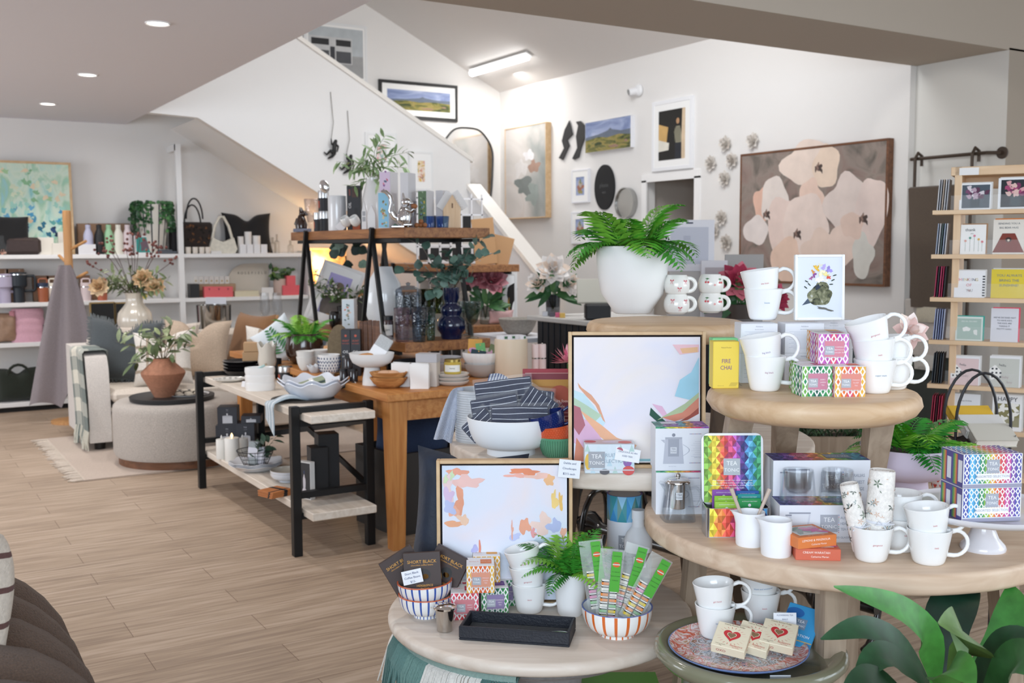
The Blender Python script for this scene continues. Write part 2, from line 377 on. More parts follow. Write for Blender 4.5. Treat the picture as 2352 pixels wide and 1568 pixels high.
# stair: face wall, soffit, sloping caps, lower half wall
sl=.572
def zt(x):return 3.402-sl*(x-3.539) # top edge of the face
def zb(x):return 2.636-sl*(x-2.562) # bottom edge
st=MB('plaster','efedeb')
xa,xe,xl=2.2,5.356,5.30
fp=[(2.14,CZ),(2.56,zb(2.562)),(4.9,zb(4.9)),(xe,zb(4.9)),(xe,zt(xe)),(2.14,zt(2.14))]
st.T=MT((0,SY,0)) @ MR(PI/2,4,'X');st.prism(fp,-.1,0);st.T=Matrix()
st.add([(2.562,SY+.1,zb(2.562)),(4.9,SY+.1,zb(4.9)),(4.9,WY,zb(4.9)),(2.562,WY,zb(2.562))],[(3,2,1,0)])
struct('wall_stair',st)
cp=MB('satin','f1ece5');cp.T=MT((0,SY,0)) @ MR(PI/2,4,'X')
cp.prism([(2.14,zt(2.14)),(xe+.03,zt(xe+.03)),(xe+.03,zt(xe+.03)+.045),(2.14,zt(2.14)+.045)],-.12,.025);struct('trim_3',cp)
HX=5.33
hw=MB('plaster','e4e3e4');hw.T=MT((HX,0,0)) @ Matrix(((0,0,1,0),(1,0,0,0),(0,1,0,0),(0,0,0,1)))
hw.prism([(8.24,0),(SY+.1,0),(SY+.1,2.10),(SY,2.07),(8.24,1.17)],0,.13);struct('wall_low',hw)
cp=MB('satin','f1ece5');cp.T=MT((HX-.02,0,0)) @ Matrix(((0,0,1,0),(1,0,0,0),(0,1,0,0),(0,0,0,1)))
cp.prism([(8.21,1.155),(SY,2.075),(SY,2.125),(8.21,1.205)],0,.17);struct('trim_4',cp)
bb=MB('satin','eeece9').box((1,WY-.008,.05),(10,.016,.1));struct('baseboard_back',bb)
# lamps: three low downlights, four unseen ones added for floor light, one batten under the sloping ceiling
dl=[onz(362,53,CZ),onz(201,171,CZ),onz(110,238,CZ)];sx_=Ve((-1.5,0,0))
for p,t in ((dl[0],'round recessed ceiling downlight nearest the camera in the visible row'),(dl[1],'round recessed ceiling downlight in the middle of the row'),(dl[2],'round recessed ceiling downlight furthest from the camera'),(dl[0]+sx_,'near'),(dl[1]+sx_,'mid'),(dl[0]*2-dl[1],'front'),(dl[0]*2-dl[1]+sx_,'corner')):
    if len(t)<9:t='added ceiling downlight outside the view, brightening the floor, %s one' % t
    d=thing('downlight',t,'ceiling light',p,0,'downlights in the low ceiling')
    obj('rim',MB('satin','f6f6f6').lathe([(.052,-.002),(.062,-.008),(.066,0)],28),d);obj('diffuser',MB('lamp','fff8ee').lathe([(0,-.004),(.053,-.003)],28),d)
    l=bpy.data.lights.new('downlight_beam','SPOT');l.energy=50 if p.y>dl[0].y+.5 else 36;l.spot_size=2.0;l.spot_blend=.6;l.shadow_soft_size=.05;l.color=(1,.95,.9)
    o=bpy.data.objects.new('downlight_beam',l);COL.objects.link(o);o.location=(p.x,p.y,p.z-.03)
a=onx(1078,58,4.75);b=Ve((4.75,a.y-1.25,a.z))
bz=eave(4.75)-.05
p=onz(1082,55,bz);tilt=math.atan(.482)
d=thing('batten_light','bright white tube batten light under the sloping ceiling','ceiling light',(p.x,p.y-.62,eave(p.x)-.02),0,rot=(0,tilt,0))
obj('body',MB('satin','f4f4f2').box((0,0,-.01),(.09,1.22,.02),.006),d);obj('tube_cover',MB('lamp','ffffff').box((0,0,-.045),(.075,1.2,.05),.02),d)
area('batten_glow',(p.x,p.y-.62,eave(p.x)-.13),(p.x+.3,p.y-.62,0),.15,1.2,22,(1,.98,.95))
# ================================================================== furniture
def ylerp(a,b,t):return tuple(a[i]+(b[i]-a[i])*t for i in range(len(a)))
# ---- white wall shelving
SF=10.29
shelf_z=(1.415,.985,.625,.085)
sx0,sx1,SPX=-.6,3.82,2.545
t=thing('wall_shelving','long white wall shelving unit with four open shelves behind the sofa','shelving',(0,0,0),0)
for z in shelf_z:obj('shelf',MB('satin','ecebea').box(((sx0+sx1)/2,(SF+WY-.02)/2,z-.019),(sx1-sx0,WY-.02-SF,.038),.003),t)
obj('post',MB('satin','ecebea').box((SPX,SF+.02,1.23),(.05,.05,2.46)),t);obj('bracket',MB('satin','ecebea').box((SPX,(SF+WY)/2,2.43),(.05,WY-SF,.06)),t)
obj('end_panel',MB('satin','ecebea').box((sx1+.03,(SF+WY)/2,.72),(.04,WY-SF-.02,1.44)),t)
obj('plinth',MB('matte','1c1a19').box(((sx0+sx1)/2,SF+.05,.024),(sx1-sx0,.03,.046)),t)
# ---- black steel and whitewashed plank console
t=thing('console_table','black steel console table with two whitewashed timber plank shelves','table',(0,0,0),0)
cx0,cx1,cy0,cy1,ch=1.655,2.03,4.68,6.36,.717
for y in (cy0,cy1):
    for x in (cx0,cx1):obj('leg',MB('black_metal','17181a').box((x,y,ch/2),(.042,.042,ch),.003),t)
    for z in (ch-.021,.635,.292,.192):obj('end_rail',MB('black_metal','17181a').box(((cx0+cx1)/2,y,z),(cx1-cx0-.04,.036,.03 if z<.7 else .042)),t)
f=MB('black_metal','17181a')
f.bar((cx1,cy0,.29),(cx1,cy1,.62),.012,.03);f.bar((cx1+.012,cy0,.62),(cx1+.012,cy1,.29),.012,.03);obj('cross_brace',f,t)
pz_hi,pz_lo=.686,.228
for z,nm in ((pz_hi,'upper_plank'),(pz_lo,'lower_plank')):obj(nm,MB('washed_y').box(((cx0+cx1)/2+.005,5.52,z-.019),(cx1-cx0-.05,1.95,.038),.004),t)
# ---- oak kitchen table
kx0,kx1,ky0,ky1,kz=2.03,3.12,4.46,7.0,.77
t=thing('kitchen_table','honey oak kitchen table with square tapered legs under the displays','table',(0,0,0),0)
obj('tabletop',MB('oak_y').box(((kx0+kx1)/2,(ky0+ky1)/2,kz-.019),(kx1-kx0,ky1-ky0,.038),.004),t)
f=MB('oak_y')
for x in (kx0+.06,kx1-.06):f.box((x,(ky0+ky1)/2,kz-.09),(.022,ky1-ky0-.2,.1))
for y in (ky0+.06,ky1-.06):f.box(((kx0+kx1)/2,y,kz-.09),(kx1-kx0-.2,.022,.1))
obj('apron',f,t)
for x in (kx0+.075,kx1-.075):
    for y in (ky0+.075,ky1-.075):
        l=MB('oak_z');a,b=.046,.032
        l.add([(x+i*r,y+j*r,z) for z,r in ((0,b),(.73,a)) for i,j in ((-1,-1),(1,-1),(1,1),(-1,1))],[(3,2,1,0),(4,5,6,7)]+[(i,(i+1) % 4,4+(i+1) % 4,4+i) for i in range(4)]);obj('leg',l,t)
# ---- trestle shelf unit on the kitchen table
ax0,ax1,ay0,ay1,atop,alow=2.44,2.975,5.11,6.885,1.567,.945
def trestle(name,label,x0,x1,y0,y1,zt_,zl,zb_,ys,spread=.16,w='rustic_y',thick=.055):
    t=thing(name,label,'shelving',(0,0,0),0)
    for z,nm in ((zt_,'top_shelf'),(zl,'lower_shelf')):obj(nm,MB(w).box(((x0+x1)/2,(y0+y1)/2,z-thick/2),(x1-x0,y1-y0,thick),.003),t)
    for x,s in ((x0-.012,-1),(x1+.012,1)):
        for y in ys:
            for k in (-1,1):obj('leg',MB('black_metal','1d1e20').bar((x+s*.006*k,y-k*.02,zt_+.005),(x+s*.006*k,y+k*spread,zb_),.022,.022),t)
    f=MB('black_metal','1d1e20')
    for z in (zt_,zl):
        for y in ys:f.bar((x0,y,z-thick-.012),(x1,y,z-thick-.012),.024)
        for x in (x0+.02,x1-.02):f.bar((x,y0+.1,z-thick-.012),(x,y1-.1,z-thick-.012),.02)
    obj('under_rails',f,t);return t
trestle('trestle_shelf','two tier dark timber shelf on crossed black steel legs on the oak table',ax0,ax1,ay0,ay1,atop,alow,kz,(onx(858,521,ax0).y,onx(706,528,ax0).y),.2)
# ---- round tables and stools
Z1,Z2,Z3,ZA,ZB,ZG=.42,.80,.71,1.21,1.095,.48
C1,R1=Ve((1.60,2.475,Z1)),.437
C2,R2=Ve((2.225,2.865,Z2)),.625
C3,R3=Ve((2.275,1.96,Z3)),.55
CA,RA=Ve((2.24,2.69,ZA)),.264
CB,RB=Ve((2.00,1.83,ZB)),.262
CG,RG=Ve((1.80,1.83,ZG)),.235
def slab(m,r,th,rnd=.012,n=72):
    k=[(0,-th),(r-rnd*1.2,-th)]+[(r-rnd+rnd*sin(a),-th/2-(th/2-rnd)+0-rnd*cos(a)) for a in [PI/2*i/4 for i in range(5)]]
    k += [(r-rnd+rnd*cos(a),-rnd+rnd*sin(a)) for a in [PI/2*i/4 for i in range(5)]]+[(0,0)]
    return MB(m).lathe(k,n)
def leg4(t,C,z0,z1,r0,r1,w0,w1,m,angs,roll=0):
    for a in angs:
        p0,p1=Ve((cos(a)*r0,sin(a)*r0,z0-C.z)),Ve((cos(a)*r1,sin(a)*r1,z1-C.z))
        l=MB(m);vs=[]
        for p,w in ((p0,w0),(p1,w1)):
            for i,j in ((-1,-1),(1,-1),(1,1),(-1,1)):
                u,v=i*w/2,j*w/2;vs.append((p.x+u*cos(a+roll)-v*sin(a+roll),p.y+u*sin(a+roll)+v*cos(a+roll),p.z))
        l.add(vs,[(3,2,1,0),(4,5,6,7)]+[(i,(i+1) % 4,4+(i+1) % 4,4+i) for i in range(4)]);obj('leg',l,t)
t=thing('coffee_table','low round whitewashed coffee table with the black tray on it','table',C1,FACE)
obj('tabletop',slab('washed_x',R1,.036,.016),t);obj('lower_shelf',MB('stone','8f8a88').lathe([(0,-.095),(.31,-.095),(.32,-.085),(.31,-.077),(0,-.077)],48),t);obj('pedestal',MB('stone','8f8a88').lathe([(.0,-.42),(.19,-.42),(.17,-.40),(.12,-.25),(.13,-.10),(.14,-.037),(0,-.037)],40),t)
t=thing('round_table','round bleached timber table under the white salad bowl','table',C2,FACE)
obj('tabletop',slab('washed_x',R2,.055,.01),t);leg4(t,C2,0,.746,.50,.38,.05,.075,'dark_z',[math.radians(a) for a in (-38,52,142,232)])
t=thing('round_table','large round pale timber table holding the tea tins and mugs','table',C3,FACE)
obj('tabletop',slab('bleached_x',R3,.052,.012),t);leg4(t,C3,0,.66,.46,.40,.045,.06,'legwood_z',[math.radians(a) for a in (-111,-21,69,159)],.5)
obj('apron',MB('legwood_z').lathe([(.40,-.10),(.42,-.10),(.42,-.052),(.40,-.052),(.40,-.10)],48),t)
def legto(t,C,top,foot,w0,w1,m): # square leg between two points given in the world
    inv=MR(-FACE,3,'Z');a,b=inv @ (Vector(foot)-C),inv @ (Vector(top)-C);l=MB(m);vs=[]
    for p,w in ((a,w0),(b,w1)):vs += [(p.x+i*w/2,p.y+j*w/2,p.z) for i,j in ((-1,-1),(1,-1),(1,1),(-1,1))]
    l.add(vs,[(3,2,1,0),(4,5,6,7)]+[(i,(i+1) % 4,4+(i+1) % 4,4+i) for i in range(4)]);obj('leg',l,t)
for nm,C,R,lab,th,feet,mt in (('stool',CA,RA,'round timber stool with the white fern pot on it',.062,((1652,3.42,1672,3.52),(1420,3.35,1440,3.45),(1530,3.75,1530,3.6)),'dark_z'),('stool',CB,RB,'round timber stool with the yellow tea box on it',.062,((1660,2.90,1708,2.72),(2004,2.92,2030,2.75),(1800,3.12,1812,2.82)),'legwood_z')):
    t=thing(nm,lab,'stool',C,FACE)
    pr=[(0,-th),(R*.86,-th),(R*.95,-th*.8),(R,-th*.48),(R*.985,-th*.2),(R*.955,-th*.05),(R*.92,0),(0,0)]
    obj('seat',MB('elm_x').lathe(pr,64),t,sharp=60)
    zf=Z2 if C is CA else Z3
    for fx,fd,tx,td in feet:
        ft,tp=atd(fx,700,fd),atd(tx,700,td);legto(t,C,(tp.x,tp.y,C.z-th),(ft.x,ft.y,zf),.05,.066,mt)
t=thing('side_table','glossy olive green round side table with a raised rim at the front','table',CG,FACE)
obj('top',MB('gloss','7d7c66').lathe([(0,-.03),(.20,-.05),(RG-.02,-.045),(RG,-.022),(RG-.004,-.006),(RG-.018,0),(RG-.034,-.006),(RG-.045,-.016),(0,-.018)],64),t,sharp=60)
obj('pedestal',MB('gloss','7d8272').lathe([(0,-.48),(.17,-.48),(.165,-.03),(0,-.03)],48),t)
# ---- sofa, rug, ottoman
# ================================================================== builders of goods
def cushion(w,h,t,col='cccccc',m='cloth',chop=.0,colf=None,nu=22,nv=18,pinch=.10,seed=1):
    R=random.Random(seed);ph=[R.uniform(0,6) for _ in range(4)]
    mb=MB(m,col)
    def side(sg):
        def fn(u,v):
            a,b=2*u-1,2*v-1
            x=a*(1-pinch*(1-b*b)*abs(a)**2)*w/2;z=b*(1-pinch*(1-a*a)*abs(b)**2)
            if b>-.2:z -= chop*2/h*math.exp(-(a/.28)**2)*((b+.2)/1.2)**1.3
            k=max(0,(1-a**4)*(1-b**4))**.5
            y=sg*t/2*k*(1+.06*sin(5*a+ph[0])*sin(4*b+ph[1]))
            y -= .02*chop/.1*math.exp(-(a/.2)**2)*sg if chop and b>0 else 0
            return (x,y,h/2+z*h/2)
        return fn
    mb.grid(side(-1),nu,nv,colf=colf);mb.grid(lambda u,v:side(1)(1-u,v),nu,nv,colf=colf)
    return mb
def fringe_edge(w,h,col,n=46,L=.03,pinch=.10,m='cloth',seed=3,t=.006,chop=0):
    R=random.Random(seed);mb=MB(m,col)
    for e in range(4):
        for i in range(n):
            a=2*(i+.5)/n-1
            if e<2:p=Ve((a*w/2,0,h/2+(1 if e else -1)*(1-pinch*(1-a*a))*h/2));d=Ve((R.uniform(-.4,.4),R.uniform(-.5,.5),1 if e else -1))
            else:p=Ve(((1 if e == 2 else -1)*(1-pinch*(1-a*a))*w/2,0,h/2+a*h/2));d=Ve((1 if e == 2 else -1,R.uniform(-.5,.5),R.uniform(-.4,.4)))
            if e == 1:p.z -= chop*math.exp(-(a/.28)**2)
            d=d.normalized()*L*R.uniform(.7,1.2);mb.tube([p-d*.5,p+d*.5,p+d],[t,t*.8,t*.4],5)
    return mb
def mug(label,word,wc,loc,r=.052,h=.086,rz=FACE,group=None,rot=None,wx=0,wz=None,ws=.0062,body='f4f4f3',handle=0,hx=.047):
    t=thing('mug',label,'mug',loc,rz,group,rot)
    rf=lambda z:r*(.70+.30*min(1,max(0,(z/h-.06)/.94))**.8)
    pr=[(0,.002),(r*.62,0),(r*.68,.003)]+[(rf(h*q),h*q) for q in (.10,.25,.45,.7,.9,.985)]+[(rf(h)-.0016,h),(rf(h)-.0035,h*.985)]+[(rf(h*q)-.0042,h*q) for q in (.7,.4,.15)]+[(r*.55,h*.07),(0,h*.07)]
    mb=MB('gloss',body).lathe(pr,40)
    if word:
        mb.use('satin');wz=wz or h*.56
        mb.words(word,wx,wz,ws,wc,.0005,wrap=rf)
    obj('body',mb,t,sharp=50)
    pts=[]
    for i in range(13):
        a=-1.95+3.75*i/12;pts.append((r*.80+hx*.42+hx*.72*cos(a)*.9,0,h*.56+h*.36*sin(a)))
    pts[0]=(rf(h*.25)-.003,0,h*.23);pts[-1]=(rf(h*.86)-.003,0,h*.86)
    hd=MB('gloss',body);hd.T=MR(handle,4,'Z');hd.tube(pts,[.0055]*2+[.0048]*9+[.0055]*2,8);obj('handle',hd,t,sharp=60);return t
def bowl_mb(r,h,m='gloss',c='f4f4f3',foot=.5,th=.004,fh=.012,k=.75,n=48,colf=None,inner=None):
    P=[(r*(foot+(1-foot)*sin(q*PI/2)**k),fh+(h-fh)*(1-cos(q*PI/2))**1.0) for q in [i/9 for i in range(10)]]
    mb=MB(m,c).lathe([(0,fh*.4),(r*foot*.9,fh*.4),(r*foot*.92,0),(r*foot,0),(r*foot*.98,fh)]+P[1:],n,colf=colf)
    mb.use(None,inner or c).lathe([(r,h),(r-th*.5,h+th*.3),(r-th,h-.001)]+[(max(.001,x-th),z+th) for x,z in reversed(P[:-1])]+[(0,fh+th)],n)
    return mb
def diamonds(mb,x0,z0,x1,z1,cols,rows,lift=.0006,white='f6f5f4',step=True):
    """woven lozenge print: coloured columns, white zigzags, coloured centres"""
    n=len(cols);w=(x1-x0)/n;h=(z1-z0)/rows
    for i,c in enumerate(cols):
        a=x0+i*w;mb.rect(a,z0,a+w,z1,lift,c)
        for j in range(rows):
            cz=z0+(j+.5)*h;cx=a+w/2
            mb.flat([(cx-w*.5,cz),(cx,cz-h*.56),(cx+w*.5,cz),(cx,cz+h*.56)],lift*1.5,white)
            mb.flat([(cx-w*.25,cz),(cx,cz-h*.29),(cx+w*.25,cz),(cx,cz+h*.29)],lift*2,cols[(i+j % 2*(1 if step else 0)) % n] if step else c)
def zigzag_box(label,loc,cols,lab,title,rz=FACE,s=.078,d=None,group=None,plate='9aa0ac',rot=None,cat='tea box',lower='e9e7e4',sidec=None):
    """small printed tea cube with a coloured label and a grey logo plate"""
    d=d or s;t=thing('tea_box',label,cat,loc,rz,group,rot)
    mb=MB('satin','f1efee').box((0,d/2,s/2),(s,d,s),.0012)
    mb.T=Matrix();diamonds(mb,-s/2+.001,.001,s/2-.001,s-.001,cols,3,.0004)
    mb.T=MR(-PI/2,4,'Z') @ MT((-d/2,-s/2,0))
    mb.T=MT((-s/2,d/2,0)) @ MR(-PI/2,4,'Z');diamonds(mb,-d/2+.001,.001,d/2-.001,s-.001,(sidec or cols)[:3],3,.0004)
    mb.T=MT((s/2,d/2,0)) @ MR(PI/2,4,'Z');diamonds(mb,-d/2+.001,.001,d/2-.001,s-.001,(sidec or cols)[:3],3,.0004)
    mb.T=MT((0,0,s)) @ MR(-PI/2,4,'X') # top: words read upside down from the front
    mb.rect(-s/2+.001,.001,s/2-.001,d-.001,.0003,'efedec');mb.rect(.0,d*.25,s*.4,d*.75,.0006,lab);mb.words('TEA TONIC',s*.2,d*.5,s*.065,'ffffff',.0009,PI)
    mb.words('10 PACK',-s*.22,d*.5,s*.10,lab,.0006,PI);mb.T=Matrix()
    mb.rect(-s*.30,s*.24,s*.34,s*.76,.0016,lab);mb.rect(-s*.29,s*.31,s*.02,s*.60,.002,plate)
    mb.words('TEA',-s*.135,s*.51,s*.115,'ffffff',.0024);mb.words('TONIC',-s*.135,s*.40,s*.085,'ffffff',.0024)
    for i,wd in enumerate(title):mb.words(wd,s*.18,s*(.56-.09*i),s*.062,'f6dfe4',.0024)
    mb.rect(-s*.32,s*.215,s*.36,s*.232,.0018,'c9c6c6')
    obj('carton',mb,t);obj('film_band',MB('film','ffffff').box((0,-.0005,s*.5),(s*.7,.004,s*.6)),t);return t
HUES=['e8d23c','e9843a','e4513f','c8406f','b455b4','6a3f96','33357e','5aa8e0','3a93b0','2d9463','7fb23f','d8c53a']
def shade(c,k):c=lin(c);return tuple(min(1,x*k+(.10*(k-1) if k>1 else 0)) for x in c)
def mosaic(mb,x0,z0,x1,z1,cols,rows,lift=.0006,hues=HUES,start=0,seed=4):
    """harlequin of lozenges, each cut into four tones, sweeping through the spectrum"""
    R=random.Random(seed);w=(x1-x0)/cols;h=(z1-z0)/rows
    mb.rect(x0,z0,x1,z1,lift*.5,hues[start])
    for j in range(rows*2+1):
        for i in range(cols+1):
            cx=x0+(i+(.5 if j % 2 else 0))*w;cz=z0+j*h/2
            hue=hues[int(start+len(hues)*.92*((cx-x0)/(x1-x0))) % len(hues)]
            for (a,b),k in zip((((-1,0),(0,1)),((0,1),(1,0)),((1,0),(0,-1)),((0,-1),(-1,0))),R.sample((.62,.85,1.1,1.5),4)):
                P=[(min(x1,max(x0,cx+p*w/2)),min(z1,max(z0,cz+q*h/2))) for p,q in (a,b,(0,0))]
                if abs((P[1][0]-P[0][0])*(P[2][1]-P[0][1])-(P[2][0]-P[0][0])*(P[1][1]-P[0][1]))>1e-9:mb.flat(P,lift,shade(hue,k))
def logo(mb,x,z,s,plate='a3a6ae',lift=.0012,ang=0,ink='fbfbfb'):
    ca,sa=cos(ang),sin(ang);q=lambda a,b:(x+a*ca-b*sa,z+a*sa+b*ca)
    if plate:mb.flat([q(-s/2,-s/2),q(s/2,-s/2),q(s/2,s/2),q(-s/2,s/2)],lift,plate)
    a,b=q(0,s*.2),q(0,-s*.2);mb.words('TEA',*a,s*.36,ink,lift+.0004,ang);mb.words('TONiC',*b,s*.29,ink,lift+.0004,ang)
def scribble(mb,lines,x,z,s,c='3c4a78',lift=.0008,gap=1.35,ang=0):
    for i,l in enumerate(lines):mb.words(l,x+sin(ang)*i*s*gap,z-cos(ang)*i*s*gap,s,c,lift,ang)
def framed(name,label,cat,loc,w,h,fw,fm,fc,art,rz=FACE,tilt=0,d=.03,matw=0,lip=.004,group=None,floating=0,glass=False,rot=None,back_only=False):
    """frame standing on its lower edge (or hung): front faces -Y, art(mb, w, h) draws on a canvas whose face is y = 0"""
    t=thing(name,label,cat,loc,rz,group,rot or (-tilt,0,rz))
    f=MB(fm,fc)
    for x,z,a,b in ((-w/2+fw/2,h/2,fw,h),(w/2-fw/2,h/2,fw,h),(0,fw/2,w-2*fw,fw),(0,h-fw/2,w-2*fw,fw)):f.box((x,d/2,z),(a,d,b),.0015 if d>.01 else 0)
    obj('frame',f,t)
    iw,ih=w-2*fw-2*floating,h-2*fw-2*floating
    c=MB('matte','f3f2f0');c.T=MT((0,lip+(.004 if matw else 0),fw+floating));c.box((0,.004,ih/2),(iw,.008,ih));art(c,iw,ih,matw)
    obj('canvas' if not matw else 'print',c,t)
    b=MB('matte','2a2024' if floating else 'b9a58e').box((0,d-.004,h/2),(w-fw*1.2,.006,h-fw*1.2));obj('backing',b,t)
    if matw:
        p=MB('paper','f5f4f2');p.T=MT((0,lip,fw+floating))
        for x,z,a,e in ((-iw/2+matw/2,ih/2,matw,ih),(iw/2-matw/2,ih/2,matw,ih),(0,matw/2,iw-2*matw,matw),(0,ih-matw/2,iw-2*matw,matw)):p.box((x,.001,z),(a,.002,e))
        obj('mount',p,t)
    return t
def fern(name,label,loc,fr,seed,L=.2,rz=FACE,c=('3f9a2a','2f7f24','7fbf3a'),n=22,sp=.5,droop=1.0,parent=None,wide=1.0,minz=None):
    """fronds: a curved stalk with two rows of toothed leaflets"""
    R=random.Random(seed);mb=MB('leaf',c[0])
    for k in range(n):
        a=2*PI*k/n+R.uniform(-.25,.25);el=R.uniform(.15,1.25);l=L*R.uniform(.6,1.1);b0=Ve((cos(a)*fr*R.uniform(.1,.7),sin(a)*fr*R.uniform(.1,.7),0))
        d=Ve((cos(a)*cos(el)*wide,sin(a)*cos(el),sin(el)));col=R.choice(c)
        pts,p,v=[],b0.copy(),d.normalized();steps=9
        for i in range(steps+1):
            pts.append(p.copy());p=p+v*(l/steps);v=(v+Ve((R.uniform(-.06,.06),R.uniform(-.06,.06),-droop*.20*(.4+i/steps)))).normalized()
            if minz is not None and p.z<minz and (p.x**2+p.y**2)**.5<fr*1.15:p.z=minz
        mb.use(None,col);mb.tube(pts,[.0016*(1-.7*i/steps) for i in range(steps+1)],4)
        m=13
        for i in range(1,m+1):
            s=i/m*steps*.99;q=int(s);f=s-q;b=pts[q].lerp(pts[min(steps,q+1)],f);tg=(pts[min(steps,q+1)]-pts[max(0,q-1)]).normalized()
            up=Ve((0,0,1));sd=tg.cross(up);sd=sd.normalized() if sd.length>.05 else Ve((1,0,0));nr=sd.cross(tg)
            ll=l*.34*sp*sin(PI*(.12+.86*(i/m)))**.75*(1.15-.45*i/m)
            for sg in (-1,1):mb.leaf(b,sd*sg*.95+tg*.5,nr,ll,min(ll*.25+.002,l/m*1.05),.25,.2,2)
    return mb
def sprig(mb,pts,r,leaves,L,W,seed,lc,sc_,shape=1.0,bend=.2,both=True,upd=(0,0,1),jit=.5):
    """a twig through pts with leaves along it"""
    R=random.Random(seed);P=[Vector(p) for p in pts]
    fine=[P[0]]
    for a,b in zip(P,P[1:]):
        for i in range(1,5):fine.append(a.lerp(b,i/4))
    mb.use(None,sc_).tube(fine,[r*(1-.7*i/(len(fine)-1)) for i in range(len(fine))],5)
    for i in range(leaves):
        s=(.22+.78*(i+.5)/leaves)*(len(fine)-1);q=min(len(fine)-2,int(s));b=fine[q].lerp(fine[q+1],s-q);tg=(fine[q+1]-fine[q]).normalized()
        sd=tg.cross(Ve((R.uniform(-1,1),R.uniform(-1,1),R.uniform(-1,1)))).normalized();k=R.uniform(.75,1.15)
        mb.use(None,R.choice(lc));mb.leaf(b,sd+tg*R.uniform(.3,.9),Ve((R.uniform(-jit,jit),-R.uniform(.2,1),1)),L*k,W*k,bend,.12,4,shape)
    return mb
def vase_mb(prof,m='gloss',c='ffffff',n=40,th=.004):
    ins=[(max(.002,r-th),z) for r,z in reversed(prof) if z>prof[-1][1]*.35]
    return MB(m,c).lathe([(0,0)]+prof+[(prof[-1][0]-th*.5,prof[-1][1]+th*.4)]+ins+[(0,ins[-1][1])],n)
def book(label,loc,w,d,th,col,rz,edge='efe9df',name='book',cat='book',rot=None,group=None,words=None,wc='ffffff'):
    t=thing(name,label,cat,loc,rz,group,rot)
    c=MB('satin',col);c.box((0,0,.0015),(w,d,.003));c.box((0,0,th-.0015),(w,d,.003));c.box((-w/2+.0015,0,th/2),(.003,d,th));obj('cover',c,t)
    obj('pages',MB('paper',edge).box((.003,0,th/2),(w-.008,d-.006,th-.006)),t);return t
def plainbox(name,label,cat,loc,w,d,h,col,rz=FACE,group=None,m='satin',rot=None,front=None,b=.0015,lid=None):
    """carton standing on its base, front face at y = 0; front(mb) prints on it"""
    mb=MB(m,col).box((0,d/2,h/2),(w,d,h),b)
    if front:front(mb)
    if lid is None:return solo(name,mb,label,cat,loc,rz,group,rot=rot)
    t=thing(name,label,cat,loc,rz,group,rot);obj('carton',mb,t);obj('lid',MB(m,lid).box((0,d/2,h-.001),(w+.003,d+.003,h*.3),.001),t);return t
def blossom(mb,c,r,cols,seed,rows=(6,8,9),tilt=.0,facing=(0,-1,.4)):
    """ruffled many-petalled flower head"""
    R=random.Random(seed);fz=Vector(facing).normalized();fx=fz.orthogonal().normalized();fy=fz.cross(fx)
    for k,n in enumerate(rows):
        q=(k+1)/len(rows)
        for i in range(n):
            a=2*PI*(i+.5*(k % 2))/n+R.uniform(-.2,.2);d=fx*cos(a)+fy*sin(a);out=.25+.75*q
            mb.use(None,R.choice(cols));base=Vector(c)+d*r*.12*q-fz*r*.25*q
            mb.leaf(base,d*out+fz*(1.25-.95*q),fz-d*.4,r*(.75+.4*q),r*(.62+.25*q),-.35+.3*q,.3,4,.75)
    return mb
def jar(label,loc,r,h,body,lidc,lab=None,name='jar',cat='jar',rz=FACE,group=None,m='gloss',lm='steel',labc=None):
    t=thing(name,label,cat,loc,rz,group)
    mb=MB(m,body).lathe([(0,0),(r*.92,0),(r,r*.12),(r,h*.76),(r*.86,h*.84),(0,h*.84)],28)
    if lab:mb.use('satin',labc or 'f0eee8');n=10;mb.grid(lambda u,v:((r+.0006)*sin((u-.5)*2),-(r+.0006)*cos((u-.5)*2),h*(.18+.45*v)),n,1);mb.words(lab,0,h*.42,h*.15,'4a4a44',.0012,wrap=r)
    obj('body',mb,t);obj('lid',MB(lm,lidc).lathe([(0,h*.82),(r*.93,h*.82),(r*.93,h*.98),(r*.88,h),(0,h)],28),t);return t
# ================================================================== goods on the front tables
def place(x0,x1,yb,yt,z):p=onz((x0+x1)/2,yb,z);return p,m_px(x1-x0,p),height(p,yt)
def mstack(px,py,z,items,r=.0515,h=.083,footpx=60,step=.049,group=None,body='f4f4f3',hands=None):
    p,_,_=spot(px,py,z,footpx);off=0
    for i,(word,c,tilt,label) in enumerate(items):
        q=p+Ve((cos(FACE)*off,sin(FACE)*off,step*i))
        mug(label,word,c,q,r,h,rot=(0,-tilt,FACE+(hands[i] if hands else 0)),group=group,body=body)
        off -= sin(tilt)*step*.6
RED,BLU='c25a62','6f93b8'
